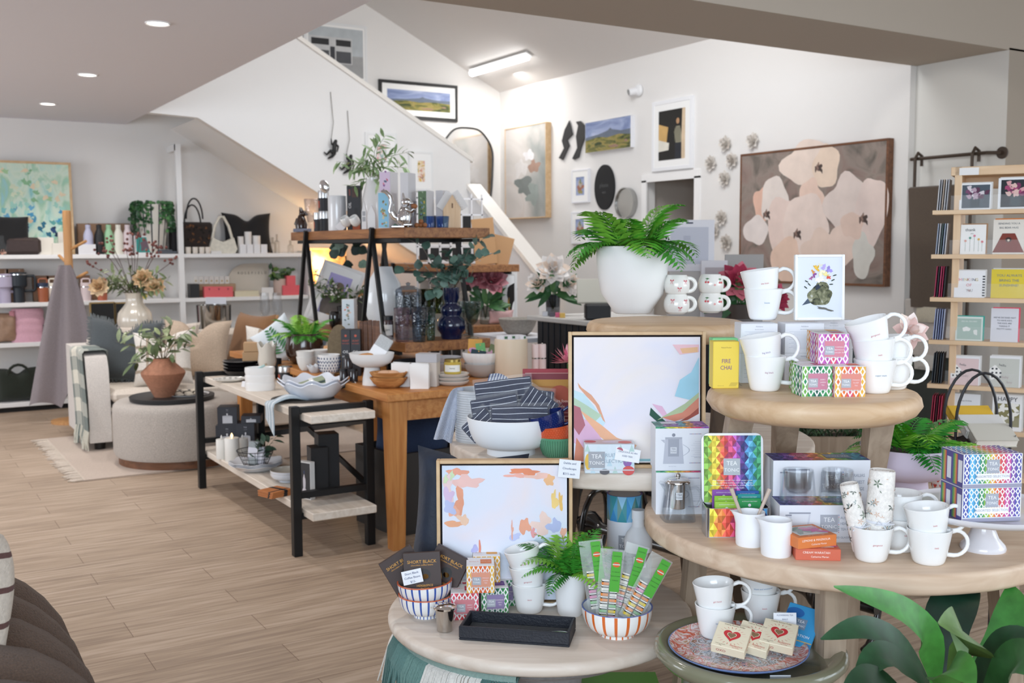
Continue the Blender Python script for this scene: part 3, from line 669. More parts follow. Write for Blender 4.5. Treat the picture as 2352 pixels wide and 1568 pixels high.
# ---------------------------------------------------------------- coffee table
def art_cloud(c,w,h,m):
    c.use('cloud_canvas');c.rect(-w/2,0,w/2,h,.0002,'ffffff');c.use('soft_paint')
    for i,(x,z,a,b,col) in enumerate(((.12,.95,.10,.05,'e9a58e'),(.20,.88,.14,.06,'eec4bd'),(.05,.84,.05,.12,'efd3d4'),(.14,.74,.05,.11,'eba587'),(.09,.66,.06,.05,'f0b59c'),(.10,.57,.09,.035,'efb08a'),(.05,.78,.05,.07,'dcc3e0'),(.06,.69,.06,.06,'bfc7ea'),(.17,.60,.05,.05,'f0cbb0'),
            (.66,.955,.14,.03,'e8926f'),(.60,.925,.10,.02,'efb3a5'),(.78,.92,.10,.03,'f2c6b8'),(.86,.89,.05,.05,'f0bd8d'),(.90,.74,.03,.09,'f0cf84'),(.95,.73,.02,.08,'ecbf6f'),(.66,.55,.05,.08,'eba88b'),(.73,.50,.03,.04,'e8a3a3'),(.80,.56,.09,.09,'f0d3c8'),(.90,.55,.06,.07,'b9c2e6'),(.97,.50,.04,.05,'efb79f'),(.58,.47,.06,.03,'c6cdf0'),(.56,.52,.012,.07,'ebb09c'),
            (.86,.42,.12,.07,'c9dbe8'),(.93,.36,.07,.06,'cfe3da'),(.30,.38,.012,.08,'e58e76'),(.26,.38,.03,.045,'b9b8e2'),(.33,.22,.07,.05,'f0b996'),(.26,.24,.02,.10,'ecb6a4'),(.03,.90,.02,.04,'d6e5bd'),(.08,.93,.02,.04,'cfe0b8'))):
        if z<1:c.blob(-w/2+x*w,z*h,min(a,x,1-x)*w*.8,min(b,.99-z)*h*.8 if z>.9 else b*h*.8,i+3,.0006+.00005*i,col,20,.5)
def art_dahlia(c,w,h,m):
    c.use('dahlia_canvas');c.rect(-w/2,0,w/2,h,.0002,'ffffff');c.use('soft_paint')
    P=lambda *l:[(-w/2+a*w,(1-b)*h) for a,b in l];L=[.0006]
    def sh(col,*l):L[0] += .00008;c.flat(P(*l),L[0],col)
    sh('c9e4ee',(0,.42),(.08,.45),(.16,.55),(.25,.68),(.20,.76),(.12,.70),(0,.60));sh('e3a98c',(.03,.36),(.06,.40),(.14,.46),(.20,.54),(.25,.68),(.23,.66),(.17,.54),(.10,.47),(.04,.40))
    sh('b9d2b9',(0,.48),(.10,.54),(.22,.62),(.16,.68),(.05,.60),(0,.58));sh('eeb894',(.05,.58),(.22,.70),(.34,.80),(.50,.86),(.46,.92),(.30,.86),(.16,.76));sh('dfb7d2',(.0,.62),(.10,.66),(.20,.78),(.28,.92),(.16,.98),(.06,.88),(0,.84))
    sh('b5727d',(0,.54),(.05,.56),(.09,.70),(.04,.78),(0,.72));sh('d48b72',(.02,.80),(.10,.92),(.16,.99),(0,.99));sh('96c6cf',(.42,.97),(.97,.97),(.97,.99),(.42,.99))
    sh('2f5a4b',(.61,.56),(.65,.60),(.75,.69),(.74,.73),(.68,.69),(.60,.62));sh('e7bcd5',(.62,.53),(.70,.55),(.77,.66),(.74,.67));sh('a7d6e8',(.99,.16),(.99,.50),(.92,.50),(.80,.47),(.84,.34),(.93,.28))
    sh('b9c8a0',(.99,.44),(.99,.54),(.86,.62),(.72,.64),(.66,.66),(.76,.60),(.88,.53));sh('dd8f78',(.99,.48),(.99,.60),(.90,.64),(.80,.67),(.70,.64),(.86,.60));sh('a8574a',(.99,.56),(.99,.61),(.90,.66),(.84,.67),(.92,.62))
    sh('f0c6cc',(.78,.06),(.99,.06),(.99,.12),(.84,.14));sh('eebf93',(.84,.09),(.98,.08),(.98,.12),(.86,.13));sh('efcdc9',(.70,.75),(.76,.70),(.84,.82),(.97,.86),(.97,.95),(.86,.92));sh('f0b598',(.92,.78),(.99,.78),(.99,.96),(.92,.94));sh('d58f86',(.94,.90),(.99,.90),(.99,.97))
    sh('e6c9ea',(.76,.80),(.82,.78),(.90,.90),(.92,.97),(.84,.94))
paint('cloud_canvas',('cfdcee','dfe7f4','e6e6f2','efe3e6'),4,.8,seed=1);paint('dahlia_canvas',('d5e6f6','e6e6f4','f1ebee','f5ece4','ece3f0'),2.6,.6,seed=2)
p=onz(1160,1391,Z1)
framed('framed_painting','square abstract painting of pink clouds in oak frame on the low coffee table','painting',p,.392,.425,.010,'frame_oak','ffffff',art_cloud,tilt=.03,d=.036,floating=.006,lip=.006)
# black leatherette tray with two steel utensils
a,b=onz(1053.7,1469.5,Z1),onz(1308,1487,Z1);rz=math.atan2(b.y-a.y,b.x-a.x);w=(b-a).length;d=.125
tray=thing('tray','long black rectangular leatherette tray on the front of the coffee table','tray',(a+b)/2,rz)
mb=MB('leather','1d2029');mb.box((0,d/2,.003),(w,d,.006),.002)
for x,y,sx,sy in ((0,.004,w,.008),(0,d-.004,w,.008),(-w/2+.004,d/2,.008,d-.016),(w/2-.004,d/2,.008,d-.016)):mb.box((x,y,.022),(sx,sy,.032),.002)
obj('body',mb,tray);obj('lining',MB('cloth','14161b').box((0,d/2,.0068),(w-.018,d-.018,.002)),tray)
def in_tray(x,y):return tray.matrix_basis @ Ve((x,y,.0085)) if False else (a+b)/2+MR(rz,3,'Z') @ Ve((x,y,.0095))
s=thing('tea_stick','slim steel tea stick lying in the black tray','utensil',in_tray(-.055,.045),rz-.05)
obj('rod',MB('chrome','d9d6d2').tube([(-.075,0,.004),(.06,0,.004)],.004,10),s);obj('joint',MB('black_metal','22242a').tube([(-.02,0,.004),(-.016,0,.004)],.0046,10),s)
s=thing('honey_spoon','steel spoon with its bowl at the right end of the black tray','spoon',in_tray(.085,.05),rz+.1)
obj('handle',MB('chrome','d9d6d2').tube([(-.07,0,.004),(.0,0,.005)],.003,8),s);obj('bowl',MB('chrome','e2e0de').ball((.028,0,.007),(.030,.012,.006),18,10),s)
# steel tea infuser cup
p,r,h=spot(1022,1454,Z1,37,1386)
c=thing('infuser_cup','small polished steel infuser cup with a domed lid beside the black tray','cup',p)
obj('body',MB('chrome','c9c4be').lathe([(0,0),(r*.96,0),(r,.003),(r*1.22,h*.80),(r*1.26,h*.82),(0,h*.82)],32),c);obj('lid',MB('chrome','d9d4ce').lathe([(r*1.20,h*.82),(r*1.42,h*.84),(r*1.40,h*.90),(r*1.1,h*.96),(r*.5,h*1.0),(0,h*1.0)],32),c)
obj('tab',MB('chrome','d9d4ce').box((-r*1.5,0,h*.86),(r*.5,r*.3,.002)),c)
# blue striped bowls, the upper one holding chocolate cartons
def stripes(n_,col,base='f6f4f1',k=4,wd=1):return lambda i,j:(col if i % k<wd and j>1 else base)
p,r,h=spot(979,1425,Z1,70,1368)
R_=m_px(63,p)
for i,(dz,lab) in enumerate(((0,'blue and white striped bowl at the bottom of the pair on coffee table'),(.036,'blue and white striped bowl stacked on top holding brown cartons'))):
    bw=thing('bowl',lab,'bowl',p+Ve((.0,0,dz)),FACE,rot=(0,-.05*i,FACE));obj('body',bowl_mb(R_,.064,'gloss','f6f4f1',.46,n=88,colf=stripes(88,'3a5cae'),inner='f3efe8'),bw,sharp=60)
    obj('rim',MB('gloss','d0653e').lathe([(R_-.004,.0635),(R_+.0008,.0635),(R_+.0004,.066),(R_-.0035,.066),(R_-.004,.0635)],64),bw)
def choc(mb):
    mb.words('SHORT BLACK',0,.086,.0125,'e0a23a',.0006);mb.words('chocolate coffee beans',0,.077,.0068,'d89a38',.0006)
    mb.disc(.006,.050,.0165,None,.0006,'15100d');mb.use('chrome').disc(.008,.045,.009,.007,.0009,'c89a5c');mb.use('satin');mb.words('HERB&SPICE',.005,.020,.0085,'e0a23a',.0006);mb.words('fine foods',.005,.013,.006,'e0a23a',.0006);mb.words('100g',.036,.014,.004,'e0a23a',.0006)
q=onz(973,1343,Z1+.055)
bowl_top=p+Ve((0,0,.075))
for i,(dx,dy,a_,t_,lab) in enumerate(((-.004,-.030,.0,.16,'brown chocolate carton with gold lettering at the front of the striped bowl'),(.030,.012,-.25,.2,'brown chocolate carton leaning to the right behind the front one'),(-.032,.010,.3,.2,'brown chocolate carton tilted to the left behind the front one'))):
    v=FV((dx,dy,0));lean=(0,-.06,.0) if i == 0 else (0,(.42,-.5)[i-1],0)
    plainbox('chocolate_carton',lab,'box',bowl_top+v,.104,.018,.112,'35211b',group=None,rot=(-t_,lean[1],FACE+a_),front=choc,b=.0008)
mb=MB('paper','eef0f4').box((0,0,.019),(.056,.0006,.038));mb.T=MT((0,-.0004,0));scribble(mb,('Short Black','Coffee Beans','$12-'),0,.029,.0085)
v=FV((-.030,-.040,.030))
solo('price_card',mb,'handwritten white price card on the front brown chocolate carton','card',bowl_top+v+Ve((0,0,.0)),rot=(-.16,-.22,FACE))
# orange chocolate slab pack behind
p2,w,h=place(1012,1055,1362,1257,Z1)
def oranges(mb):
    mb.rect(-w/2,h*.72,w/2,h,.0005,'d97f3f');mb.rect(-w/2,h*.69,w/2,h*.74,.0007,'efe7df');mb.disc(0,h*.50,w*.32,None,.0006,'e7903f');mb.disc(0,h*.50,w*.25,None,.0008,'f1b166');mb.disc(w*.2,h*.25,w*.22,None,.0006,'d9792f')
t=plainbox('confectionery_pack','tall orange printed confectionery pack behind the brown cartons','packet',p2,w,.03,h,'e9e4df',front=oranges)
# tea cubes
OR,RD,GR,PK,PU=['e9b23c','e2732f','e2732f','e05a2f','e2732f','e9b23c'],['e0566b','d84a4f','c23a3c','d84a4f','e0566b'],['3b8f4b','2c7d52','1f5d52','2c7d52','3b8f4b'],['d77fc4','c9538e','d23f78','c9538e','d77fc4'],None
cs=.078
for px,py,z,cols,lab,title,rot,label in ((1068,1424,Z1,RD,'cf3f52',('BERRY','TONIC','TEA'),.06,'red zigzag tea cube at the lower left of the coffee table pile'),(1137,1412,Z1,GR,'6d3f96',('MORNING','FEELS','TEA'),.12,'green zigzag tea cube with a purple label at the lower right of the pile'),
        (1104,1362,Z1+cs,OR,'e07a35',('MANGO','ELIXIR','TEA'),.04,'orange zigzag tea cube on top of the coffee table pile')):
    zigzag_box(label,onz(px,py,z),cols,lab,title,FACE+rot,cs,group='tea cubes on the coffee table')
for px,py,z,cols,lab,label in ((1085,1396,Z1,RD,'cf3f52','red zigzag tea cube standing behind the lower left cube of the pile'),(1158,1392,Z1,GR,'6d3f96','green zigzag tea cube standing behind the purple labelled cube'),(1118,1338,Z1+cs,['e9b23c']*5,'e9a035','yellow zigzag tea cube behind the top orange cube')):
    zigzag_box(label,onz(px,py,z),cols,lab,('ROOIBOS','TEA'),FACE+.05,cs,group='tea cubes on the coffee table')
mstack(1216,1413,Z1,(('bitch',RED,0,'white mug at the bottom of the three beside the small fern pot'),('gorgeous',RED,.10,'white mug in the middle of the three beside the small fern pot'),('the boss',RED,.24,'white mug on top of the three beside the small fern pot')),footpx=62,group='mugs on the coffee table',step=.052)
# small fern
p,r,h=spot(1310,1419,Z1,58,1312)
t=thing('potted_fern','small fern in a plain white pot between mugs and orange striped bowl','plant',p)
obj('pot',vase_mb([(r*.9,0),(r*1.0,.006),(r*1.12,h*.3),(r*1.22,h*.6),(r*1.33,h*.97),(r*1.34,h)],'satin','f1f1f1'),t);obj('soil',MB('stone','2f251d').lathe([(0,h*.9),(r*1.2,h*.88)],24),t)
f=fern('fronds','',None,r*.9,19,.17,n=26,sp=.9,droop=1.1,minz=.012,c=('3f9230','2c7426','79b23c','5aa633'));obj('fronds',f,t,loc=(0,0,h*.93))
# orange striped bowl with bags of sweets
p,r,h=spot(1417,1470,Z1,82,1385);R_=m_px(81,p)
bw=thing('bowl','orange and white striped bowl full of bagged sweets','bowl',p);obj('body',bowl_mb(R_,h*.92,'gloss','f6f4f1',.5,n=72,colf=stripes(72,'dd6e2c',k=4),inner='e9edf3'),bw,sharp=60);obj('rim',MB('gloss','5c6ea8').lathe([(R_-.004,h*.915),(R_+.0008,h*.915),(R_+.0004,h*.935),(R_-.0035,h*.935),(R_-.004,h*.915)],64),bw)
def sweets(label,loc,rot,L=.19,wd=.062,seed=1):
    R=random.Random(seed);t=thing('sweet_bag',label,'bag of sweets',loc,FACE,'bags of liquorice sweets',rot)
    cols=['e58a3c','e3c83c','d98fb0','e9e4da','e3c83c','8fbf8a','d98fb0','e58a3c','e9e4da']
    for k in (-1,1):
        z=.008
        s=MB('matte','222222')
        for i in range(7):
            s.use(None,R.choice(cols)).box((k*.0115,0,z+.0035),(.019,.018,.007));s.use(None,'2b2625').box((k*.0115,0,z+.0085),(.019,.018,.003));s.use(None,'efece6').box((k*.0115,0,z+.0115),(.019,.018,.003));z += .0145
        obj('sweets',s,t)
    fm=MB('film','e9efec')
    for sg in (-1,1):fm.grid(lambda u,v:((u-.5)*wd*(.95+.1*v),sg*(.013*sin(PI*u)*(1 if v<.55 else max(.04,(1-v)/.45))+.0008),L*v),8,10)
    obj('bag',fm,t)
    lb=MB('paper','4fa834');lb.T=MT((.012,-.0148,0));lb.box((0,0,L*.70),(.026,.0006,L*.56));lb.T=MT((.012,-.0152,0));lb.words('Licorice',0,L*.92,.006,'24331d',.0003);lb.disc(0,L*.80,.010,.007,.0003,'d5622f');lb.rect(-.010,L*.795,.010,L*.81,.0006,'f2efe6');lb.rect(-.010,L*.805,.010,L*.808,.0009,'1d1d1d')
    for i,wd_ in enumerate(('is a special','kind of sweet','if shared')):lb.words(wd_,0,L*(.70-.06*i),.0046,'24331d',.0003)
    obj('tag',lb,t)
for i,(x,y,rot,lab) in enumerate(((-.030,-.008,(-.12,.10,FACE),'upright bag of liquorice sweets at the left of the orange striped bowl'),(.028,-.012,(-.12,.52,FACE),'bag of liquorice sweets leaning right at the front of the bowl'),(.008,.022,(-.2,.30,FACE),'bag of liquorice sweets behind the two front bags'),(-.045,.03,(-.2,-.12,FACE),'bag of liquorice sweets at the back left of the bowl'))):
    v=FV((x,y,0));sweets(lab,p+v+Ve((0,0,.040+.004*i)),rot,seed=i+5)
# tall printed canister and cold brew bottle at the back of the coffee table
p,r,h=spot(1434,1318,Z1,80,1132)
t=thing('tea_canister','tall white card canister with a blue faceted lid behind the sweets','canister',p)
mb=MB('satin','eef0f6').lathe([(0,0),(r,0),(r,h*.67),(0,h*.67)],40)
mb.grid(lambda u,v:((r+.0006)*sin((u-.5)*.9),-(r+.0006)*cos((u-.5)*.9),h*(.30+.20*v)),8,1,colf=lambda u,v:'a3a6ae');mb.words('TEA',0,h*.44,h*.075,'ffffff',.0014,wrap=r);mb.words('TONiC',0,h*.36,h*.06,'ffffff',.0014,wrap=r)
for i,wd_ in enumerate(('AUSTRALIAS','HEALTHIEST','TEA RANGE')):mb.words(wd_,.01,h*(.22-.05*i),h*.042,'8d92a0',.0008,wrap=r)
obj('body',mb,t);Rr=random.Random(2);bl=['5fb3e6','4aa0dd','6fc0ea','3f9aa6','58aab0','8fc4e2','7ea7a0','b9a05a','d98a5a']
lb=MB('satin','5fb3e6');n=12
for i in range(n):
    for k,tri in enumerate((((0,0),(1,0),(.5,.5)),((1,0),(1,1),(.5,.5)),((1,1),(0,1),(.5,.5)),((0,1),(0,0),(.5,.5)))):
        lb.use(None,shade(bl[(i*2+k) % 7],(1,.85,1.1,.95)[k]));A=[(-PI+(i+a)*2*PI/n,h*(.67+.33*b)) for a,b in tri];lb.add([(r*1.015*sin(a),-r*1.015*cos(a),z) for a,z in A],[(0,1,2)])
lb.use(None,'e8ecf2').lathe([(r*.93,h*.995),(0,h*.99)],40);lb.use(None,'8f7fd0').lathe([(r*1.015,h),(r*.93,h*1.0)],40);lb.use(None,'9aa0ac').disc(0,0,.001);obj('lid',lb,t,sharp=10)
p,r,h=spot(1465,1335,Z1,62,1170)
t=thing('brew_bottle','white topped clear glass tea bottle in front of the tall canister','bottle',p)
obj('glass',MB('glass','e8eef0').lathe([(0,0),(r*.96,0),(r,.006),(r,h*.44)],32),t);obj('filter',MB('film','5a5560').lathe([(0,h*.05),(r*.8,h*.05),(r*.8,h*.42)],24),t)
obj('stopper',MB('satin','f2f3f6').lathe([(r*1.02,h*.40),(r*1.05,h*.56),(r*.85,h*.66),(r*.46,h*.76),(r*.42,h*.86),(r*.48,h*.865),(r*.48,h),(0,h)],32),t)
tg_=MB('paper','f2f2f4');tg_.grid(lambda u,v:((r+.001)*sin((u-.5)*.9),-(r+.001)*cos((u-.5)*.9),h*(.20+.16*v)),6,1);tg_.words('TEA',0,h*.31,h*.06,'4a4a52',.0016,wrap=r);tg_.words('TONiC',0,h*.245,h*.045,'4a4a52',.0016,wrap=r);obj('label',tg_,t)
# navy velvet cushion, low stool with fringed throw, green carton on the floor
p=onz(1068,1362,Z1)
mb=cushion(.34,.43,.13,'0e1b2e','velvet',.03,seed=5)
solo('cushion',mb,'dark navy velvet cushion leaning behind the cloud painting','cushion',p+Ve((0,.02,.0)),rot=(-.10,.10,FACE+.1),sharp=70)
t=thing('throw_blanket','sage green and white throw with long tassels hanging under the coffee table','blanket',Ve((C1.x,C1.y,Z1-.0765)))
def arc(u,v):a=math.radians(135+125*u);r=.20+.20*v;return (r*cos(a),r*sin(a),.030+.004*sin(9*u))
mb=MB('cloth','8ba39b');mb.grid(arc,24,3);mb.grid(lambda u,v:tuple(c-(.028 if k == 2 else 0) for k,c in enumerate(arc(1-u,v))),24,3);mb.grid(lambda u,v:(lambda q:(q[0]*(1+.02*sin(PI*v)),q[1]*(1+.02*sin(PI*v)),q[2]-.028*(1-v)))(arc(u,1)),24,3)
obj('fold',mb,t);Rr=random.Random(8)
tcols=['5f8580','6c9089','d9d6cf','e2dfd8','4f7470']
for k in range(20):
    a=math.radians(138+119*k/19);tb=MB('cloth',tcols[(k//2) % 5])
    for s in range(11):
        b=a+(s-5)*.010+Rr.uniform(-.006,.006);l=Rr.uniform(.12,.17);x,y=cos(b),sin(b)
        tb.tube([(.385*x,.385*y,.02),(.415*x,.415*y,.012),(.437*x,.437*y,-.03),((.443+Rr.uniform(-.02,.02))*x+Rr.uniform(-.012,.012),(.445+Rr.uniform(-.02,.02))*y,-l)],[.0036,.0034,.003,.0022],5)
    obj('tassel',tb,t,sharp=60)
p=onz(1432,1690,0)
plainbox('gift_carton','bright green carton lying on the floor under the coffee table','box',p,.24,.2,.10,'4c8a2e',lid='5fa03a')
# ---------------------------------------------------------------- round table with the white salad bowl
p=onz(1463,1075,Z2)
framed('framed_painting','square abstract pastel painting in oak frame on the table behind the glass teapot','painting',p,.405,.405,.010,'frame_oak','ffffff',art_dahlia,tilt=.05,d=.036,floating=.006,lip=.006,rz=FACE-.02)
mb=MB('paper','eef1f6').box((0,0,-.026),(.062,.0008,.052));mb.T=MT((0,-.0006,0));scribble(mb,('Dahlia and','Cloudscape','$215 each'),0,-.010,.0085,gap=1.8)
q=onz(1322,1391,Z1);q=ony(1310,1054,q.y+.02);q2=back(q,-.012)
solo('price_card',mb,'handwritten white price card taped to the corner of the cloud painting','card',q2,rot=(-.03,.10,FACE))
p,r,h=spot(1174,1052,Z2,122,955);RB_=m_px(101,p)
bw=thing('salad_bowl','large plain white footed bowl filled with navy striped packets','bowl',p);obj('body',bowl_mb(RB_,h,'satin','f2f4f7',.55,fh=.022,k=.8,n=56),bw,sharp=60)
def striped(label,loc,w,h,th,rot,seed,horiz=True,gap=.017,base='1e2642'):
    t=thing('napkin_packet',label,'packet',loc,FACE,'navy striped packets in the white bowl',rot);R=random.Random(seed)
    mb=MB('cloth',base).box((0,0,h/2),(w,th,h),.004);mb.use('cloth','e8ebf2')
    z=gap*.6
    while z<(h if horiz else w)-.004:
        for sg in (-1,1):
            n=12;pts=[]
            for i in range(n+1):
                u=-w/2+.003+(w-.006)*i/n if horiz else .003+(h-.006)*i/n;pts.append((u,.0011*sin(u*40+seed+z*90)))
            for (a,da),(b,db) in zip(pts,pts[1:]):
                y=sg*(th/2+.0005)
                if horiz:vs=[(a,y,z+da),(b,y,z+db),(b,y,z+db+.0016),(a,y,z+da+.0016)]
                else:vs=[(-w/2+z+da,y,a),(-w/2+z+da+.0016,y,a),(-w/2+z+db+.0016,y,b),(-w/2+z+db,y,b)]
                mb.add(vs,[(0,1,2,3) if (sg<0) == horiz or not horiz and sg<0 else (3,2,1,0)])
        z += gap
    obj('napkins',mb,t);fm=MB('clear','ffffff')
    for sg in (-1,1):fm.grid(lambda u,v:((u-.5)*(w+.008),sg*(th/2+.002+.0015*sin(7*u+9*v+seed)),v*(h+.012)-.002),10,8)
    obj('film',fm,t);return t
cz=p.z+h*.55
def inb(x,y,z=0):v=FV((x,y,0));return Ve((p.x,p.y,0))+v+Ve((0,0,cz+z))
striped('navy striped packet lying flat along the front of the white bowl',inb(.028,-.055,.008),.180,.085,.02,(-.10,.0,FACE+.05),1)
striped('navy striped packet standing tallest at the back left of the bowl',inb(-.012,.050,.03),.185,.135,.02,(-.15,-.12,FACE),2)
striped('navy striped packet behind the front one at the left of the bowl',inb(-.040,-.010,.012),.150,.105,.02,(-.15,-.16,FACE),3)
striped('navy striped packet tilted on its corner in the middle of the bowl',inb(.050,.018,.032),.110,.105,.02,(-.15,.62,FACE),4,False)
striped('navy striped packet at the right back of the bowl',inb(.080,.045,.03),.10,.10,.02,(-.15,.08,FACE-.2),5,False)
striped('navy striped packet poking out at the left rim of the bowl',inb(-.075,-.035,.004),.10,.07,.018,(-.2,-.75,FACE),6)
striped('navy striped packet low at the right rim of the bowl',inb(.112,-.005,-.0),.10,.065,.018,(-.3,.75,FACE-.3),7,False)
# grey ribbed planter with a ticking towel
p=onz(1103,1020,Z2);R_=.085;p=back(p,R_);hh=.175
t=thing('ribbed_pot','pale grey ribbed pot standing behind the white salad bowl','pot',p)
obj('body',MB('satin','c9ccd0').lathe([(0,0),(R_*.97,0)]+[(R_+.0012*((i % 2)*2-1),.004+i*hh/44) for i in range(43)]+[(R_,hh),(R_-.008,hh),(R_-.01,.02),(0,.02)],40),t,sharp=20)
def ticking(u,v):return '5f6f92' if int(u*46) % 2 else 'e6e8ee'
mb=MB('cloth','e6e8ee')
def hang(u,v,o=0):return (-.078-.085*max(0,v-.1)**.9+.050*u*(.7+.5*v)-.012*(1-v),-.055+.03*u-.012*sin(u*9)*v+o,hh*1.06-.02*(u-.5)**2-.195*max(0,v-.12)**1.15-.02*u*v)
mb.grid(lambda u,v:hang(u,v),46,12,colf=ticking);mb.grid(lambda u,v:hang(1-u,v,.004),46,12,colf=ticking)
solo('tea_towel',mb,'blue and white ticking tea towel hanging over the grey ribbed pot','tea towel',p,sharp=70)
mb=MB('cloth','e6e8ee');mb.grid(lambda u,v:((u-.5)*.075,.02*sin(PI*v),.06*v+.012*sin(PI*u)),24,6,colf=lambda u,v:'4f6296' if int(u*24) % 3 == 0 else 'e9ebf0');mb.grid(lambda u,v:((.5-u)*.075,.02*sin(PI*v)+.004,.06*v+.012*sin(PI*u)),24,6)
solo('folded_napkin',mb,'folded white napkin with fine blue stripes at the top of the grey ribbed pot','napkin',p+FV((.052,.0,hh-.018)),rot=(-.2,.3,FACE))
# three large coloured cups
def texcup(label,loc,rot,c,pat,r=.0565,h=.065):
    t=thing('cup',label,'cup',loc,FACE,'stack of three coloured cups',rot);n=64 if pat == 'rib' else 48
    rf=lambda z:r*(.62+.38*sin(min(1,z/h*.95+.05)*PI/2)**.7)
    mb=MB('gloss',c);mb.lathe([(0,.002),(r*.60,0)]+[(rf(h*i/12)+(0),h*i/12) for i in range(1,13)]+[(r-.004,h)]+[(max(.01,rf(h*i/12)-.0045),h*i/12) for i in (9,6,3,1)]+[(0,h*.08)],n)
    mb.use('gloss',shade(c,.62) if pat == 'rib' else shade(c,1.5))
    if pat == 'rib':
        for i in range(44):
            a=2*PI*i/44;mb.tube([((rf(h*q)+.0004)*cos(a),(rf(h*q)+.0004)*sin(a),h*q) for q in (.12,.35,.6,.9)],.0009,4)
    else:
        for j in range(8):
            for i in range(40):
                a=2*PI*(i+.5*(j % 2))/40;z=h*(.14+.10*j);q=rf(z)+.0007
                if sin(a)<.35:
                    d=.0014 if pat == 'dot' else .0028;u=Ve((-sin(a),cos(a),0))*d;o=Ve((q*cos(a),q*sin(a),z));e=Ve((cos(a)*.15,sin(a)*.15,1))*d*1.1
                    if pat == 'dot':mb.add([o-u,o-e,o+u,o+e],[(0,1,2,3)])
                    else:
                        for k1,k2 in ((-u,-e),(-e,u),(u,e),(e,-u)):mb.tube([o+k1,o+k2],.0004,3)
    obj('body',mb,t,sharp=50)
    obj('handle',MB('gloss',c).tube([(rf(h*.85)-.003,0,h*.86),(r*1.25,0,h*.95),(r*1.55,0,h*.78),(r*1.52,0,h*.48),(r*1.2,0,h*.22),(rf(h*.25)-.003,0,h*.22)],[.005,.0055,.0052,.0052,.0055,.005],8),t,sharp=60)
p,r,h=spot(1279,1055,Z2,66)
texcup('sage green ribbed cup at the bottom of the coloured stack',p,(0,0,FACE),'5f9a78','rib')
texcup('orange lattice cup in the middle of the coloured stack',p+Ve((0,0,.036)),(0,-.13,FACE),'cf5a34','lattice')
texcup('navy dotted cup tilted on top of the coloured stack',p+FV((-.016,0,.076)),(0,-.30,FACE),'1c2a63','dot')
# fruity selection box and its note
p,w,h=place(1343,1457,1087,1020,Z2)
def fruity(mb):
    R=random.Random(4)
    for i in range(9):
        for j in range(4):
            if (i+j) % 2:x=-w/2+w*(i+.5)/9;z=h*(j+.5)/4;mb.flat([(x-w/18,z-h/8),(x+w/18,z-h/8),(x,z+h/8)],.0004,R.choice(['c3dce8','d6e6ee','b9d5cf','dfe9f2']))
    mb.disc(-w*.43,h*.40,w*.065,h*.28,.0008,'e6b92e');mb.disc(w*.36,h*.42,w*.09,h*.2,.0008,'8a56a8');mb.disc(w*.38,h*.10,w*.12,h*.16,.0009,'d5433f');mb.disc(-w*.10,h*.06,w*.10,h*.10,.0008,'4b4a52');mb.disc(w*.2,h*.78,w*.07,h*.12,.0008,'b8536b')
    logo(mb,-w*.26,h*.47,h*.56,lift=.0012);mb.words('FRUITY',w*.03,h*.62,h*.18,'8fa3b4',.0014);mb.words('SELECTION',w*.09,h*.42,h*.17,'8fa3b4',.0014);mb.rect(-w*.49,h*.10,w*.49,h*.14,.0014,'d3d3d8')
t=thing('tea_carton','fruity selection tea carton at the foot of the pastel painting','tea box',p,FACE-.02)
mb=MB('satin','dce7ef').box((0,.035,h/2),(w,.07,h),.0015);fruity(mb);mb.T=MT((0,0,h)) @ MR(-PI/2,4,'X');mb.rect(-w*.48,.003,w*.48,.067,.0004,'d9c6c8');mb.disc(-w*.38,.04,.018,None,.0008,'cf4a3f');mb.disc(w*.32,.03,.02,None,.0008,'d85a4a');mb.disc(0,.035,.02,.012,.0008,'e2d4e8');obj('carton',mb,t);obj('film',MB('clear','ffffff').box((0,.035,h/2),(w+.004,.074,h+.004)),t)
mb=MB('paper','f3f4f7').box((0,0,.019),(.072,.0008,.038));mb.T=MT((0,-.0006,0));scribble(mb,('DELICIOUS AS AN','ICED TEA!'),0,.026,.0068,gap=1.7)
solo('price_card',mb,'handwritten white note standing on the fruity selection carton','card',p+FV((w*.34,-.004,h*.42)),rot=(-.1,.16,FACE))
# cookery books and dahlia
p,w,h=place(1207,1330,1022,858,Z2)
def cook(mb):
    mb.rect(-w/2,h*.83,w/2,h*.92,.0004,'b9832f');mb.rect(-w/2,h*.60,w/2,h*.83,.0004,'a96a25');mb.disc(w*.14,h*.70,w*.20,h*.14,.0008,'a8452a');mb.rect(-w/2,h*.42,w/2,h*.60,.0012,'7e2430')
    mb.words('This is comfort food,',-w*.0,h*.62,h*.058,'e9cfc4',.0018);mb.words('Ottolenghi style',-w*.02,h*.545,h*.058,'e9cfc4',.0018)
    for i in range(7):mb.rect(-w*.38,h*(.45-.05*i),w*.40,h*(.463-.05*i),.0016,'b87f7c')
t=thing('cookery_book','red cookery book standing upright behind the coloured cups','book',p,FACE-.02)
mb=MB('satin','7a1f2c').box((0,.0015,h/2),(w,.003,h));cook(mb);mb.box((0,.0285,h/2),(w,.003,h));obj('cover',mb,t);obj('pages',MB('paper','e9e9ee').box((0,.015,h/2),(w-.008,.024,h-.006)),t)
t=thing('cookery_book','second red cookery book with white page edges behind the first','book',back(p,.05)+Ve((-.012,0,.0)),FACE-.02)
obj('cover',MB('satin','a12a38').box((0,.0015,h/2+.004),(w,.003,h+.008)).box((0,.0295,h/2+.004),(w,.003,h+.008)),t);obj('pages',MB('paper','e6e8ee').box((0,.0155,h/2+.004),(w-.008,.025,h)),t)
p=back(onz(1310,1010,Z2),.16)
t=thing('dahlia','pink dahlia flower standing behind the red cookery books','flower',p)
